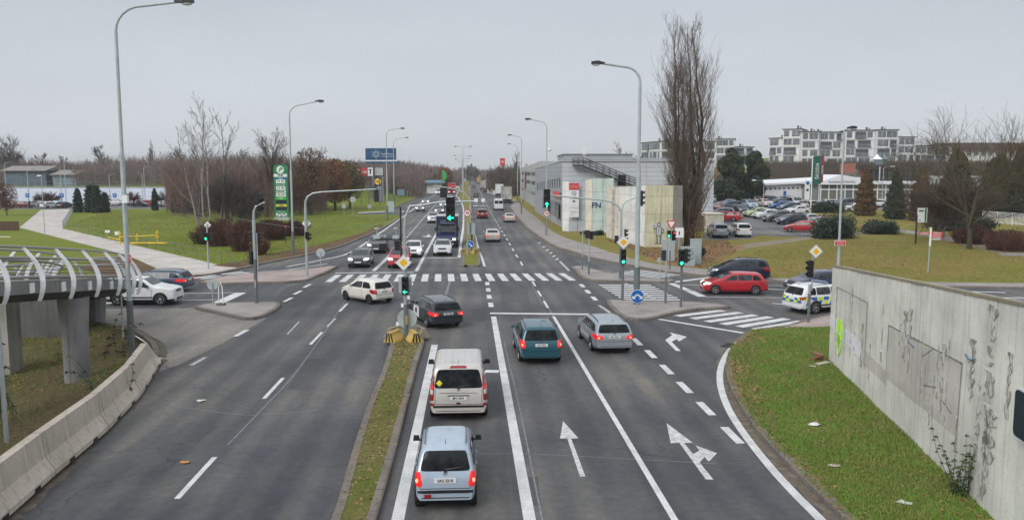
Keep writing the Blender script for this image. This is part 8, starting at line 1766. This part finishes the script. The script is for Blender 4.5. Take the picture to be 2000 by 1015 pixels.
for px, yt, Y, lb, sd in [(918, 318, 520, 'bare tree on the median far up the road', 61), (929, 325, 560, 'bare tree farther up the median, right of the first', 62), (905, 326, 540, 'bare tree farther up the median, left of the first', 63)]:
 x = Xat(Y, px); bare_tree((x, Y, 0), Zat(Y, yt), lb, seed=sd, kind='dense', tw=TWG, group='trees on the far median')
mt = tree_at(1893, 489, 200, 'large spreading mossy leafless tree on the right lawn', seed=71, kind='spread', bk=BKM, tw=TWM, r=.27, stems=1, wide=1.1, sc=.7, name='spreading_tree')
ft = tree_at(1842, 466, 330, 'forked pale trunked tree behind the right signpost', seed=72, kind='spread', bk=BKB, tw=TW, r=.16, stems=2, wide=1.0, name='forked_tree')
# evergreens and shrubs
def cone(rs, r, h, z0=.0, pw=1.0, rag=.15):
 def f():
  while True:
   z = rs.random(); rr = r * ((1 - z) ** pw) * (min(1, z * 6 + .55)) * (1 + rag * sin(z * 40 + rs.random())); a = rs.uniform(0, 2 * pi); q = rr * (rs.random() ** .35)
   bump_ = 1 + .18 * sin(a * 5 + z * 13); return Vector((cos(a) * q * bump_, sin(a) * q * bump_, z0 + z * h))
 return f
def evergreen(px, py, ytop, wpx, label, m, seed, n=3500, pw=.8, sz=.30, name='conifer', group=None, kind='cone'):
 x, y, z = PG(px, py); h = Zat(y, ytop) - z; r = wpx / 2 / 1600 * y; rs = random.Random(seed); t = thing(name, (x, y, z + .1), label, 'tree' if h > 2.5 else 'bush', group)
 T = MB(); T.tube([(0, 0, -.1), (0, 0, h * .8)], [max(.08, r * .12), .03], 6); T.build('trunk', BK, t)
 g = MB()
 if kind == 'cone': leafcloud(g, rs, n, cone(rs, r, h, .0, pw), sz)
 elif kind == 'clumps':
  for k in range(26): a = rs.uniform(0, 2 * pi); zz = h * (.08 + .86 * k / 25); q = r * rs.uniform(.15, .75) * (1.1 - .8 * (zz / h) ** 3); k_ = rs.uniform(.28, .42) * (1.15 - zz / h * .35); leafcloud(g, rs, n // 26, ell(rs, (cos(a) * q, sin(a) * q, zz), (r * k_, r * k_, h * .14)), sz)
 else:
  f0 = ell(rs, (0, 0, h * .30), (r, r * .9, h * .70), .5)
  lob = [(rs.uniform(-.75, .75) * r, rs.uniform(-.7, .3) * r, h * rs.uniform(.15, .62), rs.uniform(.22, .45)) for _ in range(16)]
  def f():
   while True:
    x_, y_, z_, k_ = rs.choice(lob); v = Vector((rs.gauss(0, .5), rs.gauss(0, .5), rs.gauss(0, .42))); p = Vector((x_ + v.x * r * k_, y_ + v.y * r * k_, z_ * (1 - .5 * (x_ / r) ** 2) + v.z * h * k_ * 1.1 + abs(v.x) * .1))
    if .02 < p.z < h * 1.05: return p
  leafcloud(g, rs, n, f, sz, flat=.3)
 g.build('crown', m, t); return t
GE = 'dark conifers by the left path'
evergreen(153, 416, 370, 19, 'dark conifer at the left end of the group by the paved path', LF_D, 1, 2600, group=GE, kind='cone', pw=.35, sz=.35)
evergreen(178, 416, 363, 26, 'widest dark conifer in the middle of the group by the path', LF_D, 2, 3400, group=GE, kind='cone', pw=.35, sz=.35); evergreen(190, 417, 364, 22, 'dark conifer just right of the widest one by the path', LF_D, 3, 2800, group=GE, kind='cone', pw=.35, sz=.35)
evergreen(206, 416, 378, 17, 'small dark conifer at the right end of the group by the path', LF_D, 4, 2000, group=GE, kind='cone', pw=.35, sz=.35)
evergreen(303, 412, 370, 13, 'narrow dark conifer standing alone on the left lawn', LF_D, 5, 1800, group=GE, kind='cone', pw=.35, sz=.3); evergreen(344, 416, 366, 20, 'left conifer of the pair on the left lawn', LF_D, 6, 2600, group=GE, kind='cone', pw=.35, sz=.35); evergreen(366, 417, 367, 21, 'right conifer of the pair on the left lawn', LF_D, 7, 2600, group=GE, kind='cone', pw=.35, sz=.35)
evergreen(395, 416, 385, 12, 'small conifer left of the birch stems', LF_D, 8, 1500, group=GE, kind='cone', pw=.35, sz=.3)
for i, px in enumerate((98, 116, 213, 273, 326)):
 x, y = P(px, 404); t = thing('round_bush', (x, y - 3, .1), ['round brown clipped tree left of the conifers', 'smaller round brown clipped tree touching the first one', 'round brown clipped tree peeking over the conifer group', 'round brown clipped tree right of the tall street lamp', 'round brown clipped tree between the conifers on the lawn'][i], 'tree', 'round clipped trees in front of the pale wall'); rs = random.Random(80 + i); T = MB(); C = MB()
 for k in range(70):
  d = Vector((rs.gauss(0, 1), rs.gauss(0, 1), rs.uniform(-.1, 1.1))).normalized(); grow(rs, T, C, Vector((0, 0, 1.6)), d, 1.75, .05, 2, 3, [0, 0, 6], [0, 0, .5], .0, .12, .5, .6, .03)
 T.tube([(0, 0, 0), (0, 0, 1.8)], .15, 7); T.build('trunk', BK, t); C.build('crown', TWR if i % 2 else TW, t)
evergreen(1689, 422, 333, 44, 'brown tinged conifer left of the dark conifer on the right', LF_T, 11, 13000, .55, .25, name='thuja_tree'); evergreen(1748, 429, 333, 42, 'dark green conifer with a brown top', LF_D, 12, 13000, .6, .25, name='thuja_tree'); evergreen(1797, 433, 330, 46, 'brown conifer just right of the dark green one', LF_T, 13, 12000, .5, .25, name='thuja_tree')
evergreen(1428, 400, 297, 70, 'dark pine left of the pair above the parking area', LF_P, 14, 15000, .45, .5, name='pine_tree', kind='clumps', group='dark pines above the parking area'); evergreen(1472, 398, 303, 62, 'dark pine right of the pair above the parking area', LF_P, 15, 15000, .45, .5, name='pine_tree', kind='clumps', group='dark pines above the parking area')
evergreen(1995, 425, 292, 70, 'dark green pine at the right edge of the picture', LF_P, 16, 15000, .45, .5, name='pine_tree', kind='clumps'); evergreen(1945, 425, 310, 60, 'dark pine behind the spreading mossy tree', LF_P, 17, 15000, .45, .5, name='pine_tree', kind='clumps'); evergreen(1868, 420, 304, 56, 'olive pine left of the spreading tree crown', mat('olive_needle', (.05, .055, .03), .9, n=.6, amt=.4), 18, 4500, .45, .9, name='pine_tree', kind='clumps')
evergreen(1628, 466, 418, 88, 'large spreading juniper bush behind the slim street lamp', LF_J, 21, 15000, sz=.19, kind='dome', name='juniper_bush'); evergreen(1713, 458, 429, 66, 'flat round dark juniper bush right of the lamp', LF_J, 22, 10000, sz=.18, kind='dome', name='juniper_bush'); evergreen(1600, 466, 442, 30, 'reddish dead shrub in front of the mauve parked car', LF_R, 23, 2400, sz=.2, kind='dome', name='shrub')
evergreen(1610, 416, 393, 78, 'low dark clipped hedge behind the flag poles', LF_D, 24, 8000, sz=.2, kind='dome', name='hedge'); evergreen(1546, 411, 402, 24, 'small brown shrub between the parked cars', LF_T, 25, 1500, sz=.3, kind='dome', name='shrub')
evergreen(1870, 452, 420, 110, 'dark rounded evergreen shrubs behind the forked tree', LF_D, 26, 11000, sz=.2, kind='dome', name='shrub'); evergreen(1352, 508, 478, 42, 'small dark bush at the foot of the poplar', LF_D, 27, 2400, sz=.2, kind='dome', name='shrub')
evergreen(1145, 459, 452, 24, 'low dark shrub at the foot of the green wall', LF_D, 28, 900, sz=.2, kind='dome', name='shrub'); evergreen(1168, 461, 451, 20, 'second low dark shrub at the foot of the green wall', LF_D, 29, 900, sz=.2, kind='dome', name='shrub')
# twiggy shrubs
def shrub(px, py, ytop, wpx, label, m, seed, n=220, name='bare_shrub', lv=None, nl=0, group=None):
 x, y, z = PG(px, py); h = Zat(y, ytop) - z; r = wpx / 2 / 1600 * y; rs = random.Random(seed); t = thing(name, (x, y, z + .1), label, 'bush', group); T = MB(); C = MB(); rm = max(.008, y * .00016)
 for k in range(n):
  a = rs.uniform(0, 2 * pi); q = r * sqrt(rs.random()) * .8; d = Vector((cos(a) * .45 * q / r, sin(a) * .45 * q / r, 1)).normalized(); grow(rs, T, C, Vector((cos(a) * q, sin(a) * q, 0)), d, h * rs.uniform(.55, 1.0) * (1 - .35 * q / r), rm * 2, 2, 3, [0, 0, 8], [0, 0, .55], .03, .14, .42, .6, rm)
 C.build('twigs', m, t)
 if lv: g = MB(); leafcloud(g, rs, nl, ell(rs, (0, 0, h * .45), (r, r, h * .5)), .16); g.build('leaves', lv, t)
 return t
GB = 'reddish shrubs left of the signals'
shrub(430, 482, 425, 60, 'reddish brown shrub at the foot of the birches', TWR, 1, 200, lv=LF_R, nl=2500, group=GB); shrub(480, 492, 428, 62, 'large red shrub behind the left signal mast', TWR, 2, 220, lv=LF_R, nl=3600, group=GB); shrub(400, 478, 440, 50, 'dark twiggy shrub left under the birches', TW, 3, 150, lv=LF_B, nl=900, group=GB)
shrub(530, 470, 428, 70, 'wide red hedge like shrub under the price sign', TWR, 4, 220, lv=LF_R, nl=4200, group=GB); shrub(575, 462, 430, 50, 'red shrub right of the price sign', TWR, 5, 150, lv=LF_R, nl=2600, group=GB); shrub(505, 500, 460, 34, 'low brown leaved shrub in front of the red ones', TWR, 6, 120, lv=LF_O, nl=1500, group=GB)
shrub(1900, 478, 440, 80, 'dark red hedge behind the big tree trunk', TWR, 7, 240, lv=LF_R, nl=2600); shrub(1968, 492, 448, 90, 'dark red hedge at the right edge along the garden path', TWR, 8, 260, lv=LF_R, nl=3000)
shrub(1900, 425, 350, 90, 'brown thicket behind the spreading tree', TW, 9, 260); shrub(1845, 430, 345, 70, 'brown thicket between the brown conifer and the spreading tree', TW, 10, 220, lv=LF_B, nl=900)
# shoots at the bridge and the wall
def stalks(loc, n, h, label, m, seed, sp=.5, lv=None, droop=.0, name='weed', nl=3, ls=.10):
 rs = random.Random(seed); t = thing(name, loc, label, 'plant'); g = MB(); lf_ = MB()
 for k in range(n):
  p = Vector((rs.gauss(0, sp), rs.gauss(0, sp * .6), 0)); d = Vector((rs.gauss(0, .25), rs.gauss(0, .2), 1)).normalized(); l = h * rs.uniform(.6, 1.1); pts = [p]
  for i in range(6): d = (d + Vector((rs.gauss(0, .1) + droop * .12, 0, -abs(droop) * .10 * i))).normalized(); pts.append(pts[-1] + d * l / 6)
  g.tube(pts, [.012 * (1 - .12 * i) for i in range(7)], 4, cap=False)
  if lv:
   for i in range(1, 7):
    for _ in range(nl):
     a = rs.uniform(0, 2 * pi); q = pts[i]; u = Vector((cos(a), sin(a), -.7)).normalized() * ls * rs.uniform(.7, 1.4); v = Vector((-sin(a), cos(a), 0)) * ls * .28; o = len(lf_.v); lf_.add([q, q + u * .5 + v, q + u, q + u * .5 - v], [(0, 1, 2, 3)])
 g.build('stems', m, t)
 if lv: lf_.build('leaves', lv, t)
 return t
GW = mat('weed_green', (.05, .075, .025), .8, n=3, amt=.4); GWB = mat('weed_brown', (.06, .045, .03), .9)
x, y = P(285, 702); stalks((x - .2, y - 2.0, .5), 5, 1.9, 'drooping leafy shoots by the foot of the tall left lamp', GWB, 3, .35, GWB, .9, 'leafy_shoot', 5, .20)
x, y = P(205, 790); stalks((x - .4, y, .1), 4, 2.6, 'tall thin leafy shoots behind the concrete barrier', GWB, 4, .5, GW, -.8, 'leafy_shoot', 4, .18)
stalks((-16.9, 26.8, .0), 7, 2.4, 'leafy climbing shoots at the left edge under the bridge', GWB, 5, .35, GW, .1, 'leafy_shoot', 5, .20)
stalks((11.35 - .25, 21.2 - 1.6, .12), 16, 1.7, 'dark green upright bush growing at the near foot of the wall', GW, 6, .16, GW, .05, 'wall_shrub', 9, .09)
for i, (px, py) in enumerate([(180, 840), (120, 800), (250, 770), (60, 830)]): x, y = P(px, py); stalks((x - .6, y, .0), 14, .7, ['dry grass tuft behind the middle barrier block', 'dry grass tuft at the foot of the bridge pier', 'green weed tuft near the sloping barrier end', 'dry grass tuft at the lower left below the bridge'][i], LF_GD if i != 2 else GW, 30 + i, .35, None, 0, 'grass_tuft')
for i, px in enumerate((1592, 1600)):
 x, y = P(px, 708 + i * 9); t = thing('wood_scrap', (x + .15, y, .13), ['pile of reddish planks against the far foot of the wall', 'pale plank beside the plank pile at the wall'][i], 'planks'); mb = MB()
 for k in range(4 if i == 0 else 1): mb.box((.0, k * .05, .05 + k * .06), (.75, .22, .04), rz=R(20 + 25 * k + i * 15))
 mb.build('planks', mat('plank_%d' % i, (.22, .10, .06) if i == 0 else (.5, .48, .42), .8), t)
# woods and thickets that read as one mass
def thicket(name, label, boxes, n, m, seed, hs=(4, 8), tw=.05, kind='stuff'):
 rs = random.Random(seed); V = []; F = []
 for (px0, px1, Y0, Y1, yt0, yt1) in boxes:
  k = int(n * (px1 - px0) / sum(b[1] - b[0] for b in boxes))
  for i in range(k):
   f = rs.random(); px = px0 + (px1 - px0) * f; Y = rs.uniform(Y0, Y1); x = Xat(Y, px); z0 = HG(x, Y) - .2; zt = Zat(Y, yt0 + (yt1 - yt0) * f) - z0; zt *= .76 + .16 * sin(x * .31) * sin(x * .13 + Y * .4) + .12 * sin(x * .09 + Y * .2) + rs.uniform(-.2, .12)
   if zt < .8: zt = .8
   zc = z0 + zt * (rs.random() ** .65); l = rs.uniform(1.0, 2.6) * Y / 250; a = rs.gauss(0, .55); b_ = rs.gauss(0, .4); d = Vector((sin(a), sin(b_) * .6, cos(a))).normalized() * l; w_ = tw * Y / 250 * rs.uniform(.6, 1.5)
   p = Vector((x, Y, zc)); sd = Vector((w_, rs.uniform(-w_, w_), 0)); o = len(V)
   V += [p - sd, p + sd, p + d * .6 + sd * .3, p + d]; F.append((o, o + 1, o + 2, o + 3))
   q = p + d * rs.uniform(.2, .6); d2 = (d.normalized() + Vector((rs.gauss(0, .6), rs.gauss(0, .4), .2))).normalized() * l * .5; o = len(V); V += [q - sd * .5, q + sd * .5, q + d2]; F.append((o, o + 1, o + 2))
 mb = MB(); mb.v = V; mb.f = F; mb.m = [0] * len(F); o = mb.build(name, m); tag(o, label, 'thicket', kind='stuff'); return o
MT1 = mat('thicket_brown', (.23, .18, .165), .95, n=.12, col2=(.13, .10, .095), spec=.1); MT2 = mat('thicket_red', (.19, .115, .10), .95, n=.15, col2=(.11, .075, .07), spec=.1); MT3 = mat('thicket_dark', (.14, .105, .085), .95, n=.1, col2=(.065, .058, .045), spec=.1)
thicket('leafless_wood', 'long band of leafless brown woodland on the left skyline', [(-250, 150, 236, 290, 306, 318), (150, 300, 222, 280, 318, 306), (300, 560, 215, 280, 306, 304), (560, 760, 215, 280, 308, 325)], 75000, MT1, 1, tw=.05)
thicket('red_thicket', 'reddish brown thicket between the birches and the price sign', [(330, 480, 150, 178, 318, 316), (470, 560, 140, 165, 330, 322), (560, 640, 150, 172, 345, 330)], 30000, MT2, 2, tw=.04)
thicket('far_wood', 'distant leafless woodland along the left side of the far road', [(640, 800, 290, 370, 322, 322), (780, 870, 330, 420, 322, 330), (840, 900, 420, 520, 334, 338), (900, 960, 700, 800, 338, 343)], 26000, MT1, 3, tw=.09)
thicket('hill_scrub', 'brown scrub on the slope below the apartment blocks', [(1395, 1560, 182, 230, 354, 340), (1480, 1700, 230, 270, 338, 340), (1700, 2100, 205, 290, 340, 322)], 42000, MT3, 4, tw=.05)
thicket('roadside_scrub', 'dark scrub behind the parked lorries on the right', [(955, 1012, 290, 350, 336, 326), (1000, 1030, 250, 280, 345, 340)], 9000, MT3, 5, tw=.09)
thicket('embankment_scrub', 'brown scrub on top of the left embankment', [(690, 830, 250, 290, 330, 336)], 9000, MT1, 6, tw=.07)
Y = 310; x = Xat(Y, 850); t = thing('station_roof', (x, Y, HG(x, Y)), 'blue roofed fuel station building left of the far road', 'building'); mb = MB(); mb.box((0, 0, 2), (5, 8, 4)); mb.build('wall', M_WHITEP, t); mb = MB(); mb.box((-.3, -1, 4.4), (8.5, 10, .9), taper=.8); mb.build('roof', mat('blue_roof', (.10, .22, .30), .5), t)
# near grass blades, fallen leaves
def scatter(name, label, poly, n, m, seed, h=.10, leaf=False, z=.125, dens=None, cat='grass', wd=.012):
 rs = random.Random(seed); xs = [p[0] for p in poly]; ys_ = [p[1] for p in poly]; x0, x1, y0, y1 = min(xs), max(xs), min(ys_), max(ys_); V = []; F = []; c = 0; tries = 0
 while c < n and tries < n * 12:
  tries += 1; x = rs.uniform(x0, x1); y = rs.uniform(y0, y1)
  if not inside(x, y, poly): continue
  if dens and rs.random() > dens(x, y): continue
  zz = z + HG(x, y); o = len(V); a = rs.uniform(0, 2 * pi); c += 1
  if leaf:
   s = rs.uniform(.03, .065) * (1 + y * .012); u = Vector((cos(a), sin(a), rs.uniform(-.3, .5))) * s; v = Vector((-sin(a), cos(a), rs.uniform(-.3, .3))) * s * .6; p = Vector((x, y, zz + .03)); V += [p - u, p + v, p + u, p - v]; F.append((o, o + 1, o + 2, o + 3))
  else:
   k = (1 + y * .012); u = Vector((cos(a), sin(a), 0)) * wd * k; p = Vector((x, y, zz - .01)); l = h * rs.uniform(.5, 1.4); V += [p - u, p + u, p + Vector((rs.gauss(0, .4) * l, rs.gauss(0, .4) * l, l))]; F.append((o, o + 1, o + 2))
 mb = MB(); mb.v = V; mb.f = F; mb.m = [0] * len(F); ob = mb.build(name, m); tag(ob, label, cat, kind='stuff')
nz = lambda x, y: .5 + .5 * sin(x * 1.1 + 1.3 * sin(y * .6)) * sin(y * .9 + x * .4)
WALLP = [(13.2, 34.2), (10.0, 12.5)]
NL = [p for p in cr if p[0] < 13.6 and p[1] < 43] + [(9.5, 14), (10.7, 14), (13.75, 34.4), (22, 34.4), (22, 41)]
scatter('near_lawn_grass', 'short green grass on the near lawn in front of the wall', NL, 75000, LF_GR, 1, .10, dens=lambda x, y: .12 + .88 * nz(x, y))
scatter('fallen_leaves', 'brown fallen leaves along the near lawn kerb', NL, 4200, LF_FALL, 2, leaf=True, dens=lambda x, y: .10 + .9 * max(0, 1 - abs(x - np.interp(y, [14, 20, 25, 35, 43], [8.7, 7.2, 7.3, 9.5, 13])) / 1.1), cat='leaves')
scatter('median_grass', 'mossy grass on the near median', MEDN, 8000, LF_GR, 3, .05, dens=lambda x, y: .3 + .7 * nz(x * 2, y))
scatter('fallen_leaves', 'scattered brown leaves on the near median', MEDN, 700, LF_FALL, 4, leaf=True, cat='leaves')
UP = [(p[0] - .3, p[1]) for p in lk if 16 < p[1] < 44] + [(-34, 41), (-34, 19)]
scatter('verge_grass', 'patchy grass on the ground below the bridge', UP, 15000, LF_GR, 5, .12, dens=lambda x, y: .12 + .85 * nz(x, y * .7) * (1 if y > 33 else .6))
scatter('verge_litter', 'brown leaf litter on the ground below the bridge', UP, 4200, LF_FALL, 6, leaf=True, cat='leaves')
RL = [PG(*q)[:2] for q in [(1310, 515), (1262, 505), (1185, 470), (1330, 485), (1420, 470), (1440, 492), (1380, 528)]]
scatter('fallen_leaves', 'carpet of brown leaves on the grass below the poplar and the yellowish wall', RL, 9000, LF_FALL, 7, leaf=True, dens=lambda x, y: .35 + .65 * nz(x, y), cat='leaves')
RL2 = L([(1400, 541), (1500, 545), (1700, 549), (2000, 554), (2000, 500), (1850, 480), (1600, 480), (1440, 505)])
scatter('fallen_leaves', 'scattered brown leaves on the right lawn behind the signpost', RL2, 700, LF_FALL, 8, leaf=True, cat='leaves')
scatter('lawn_grass', 'short dry grass on the right lawn behind the crossing', RL2, 26000, mat('dry_blade', (.22, .22, .05), .9, n=.5, col2=(.28, .20, .08)), 9, .09, dens=lambda x, y: .3 + .7 * nz(x * .5, y * .5), wd=.02)
LLW = L([(470, 522), (520, 512), (640, 481), (745, 444), (775, 424), (640, 425), (420, 420), (200, 418), (130, 440), (250, 476), (400, 511)])
scatter('lawn_grass', 'short green grass on the left lawn beside the path', LLW, 30000, mat('green_blade', (.18, .24, .035), .9, n=.35, col2=(.22, .20, .05)), 10, .10, dens=lambda x, y: .3 + .7 * nz(x * .4, y * .3), wd=.022)
scatter('fallen_leaves', 'scattered leaves on the left lawn below the oaks and birches', LLW, 2500, LF_FALL, 11, leaf=True, dens=lambda x, y: .08 + .9 * (sst(-38, -30, -abs(x + 30) - 20) if y < 110 else .4), cat='leaves')
# ------------------------------------------------------------- haze
mb = MB(); mb.box((0, 1150, 24.5), (3200, 2500, 53)); hz = mb.build('haze', mat('haze_air', (.8, .8, .8)))
hm = hz.data.materials[0]; hm.node_tree.nodes.remove(hm.node_tree.nodes['Principled BSDF']); pv = hm.node_tree.nodes.new('ShaderNodeVolumePrincipled')
pv.inputs['Color'].default_value = (.92, .94, .97, 1); pv.inputs['Density'].default_value = .0003; pv.inputs['Anisotropy'].default_value = .2
hm.node_tree.links.new(pv.outputs[0], [n for n in hm.node_tree.nodes if n.type == 'OUTPUT_MATERIAL'][0].inputs['Volume']); tag(hz, 'pale haze over the whole street', 'haze', kind='stuff')
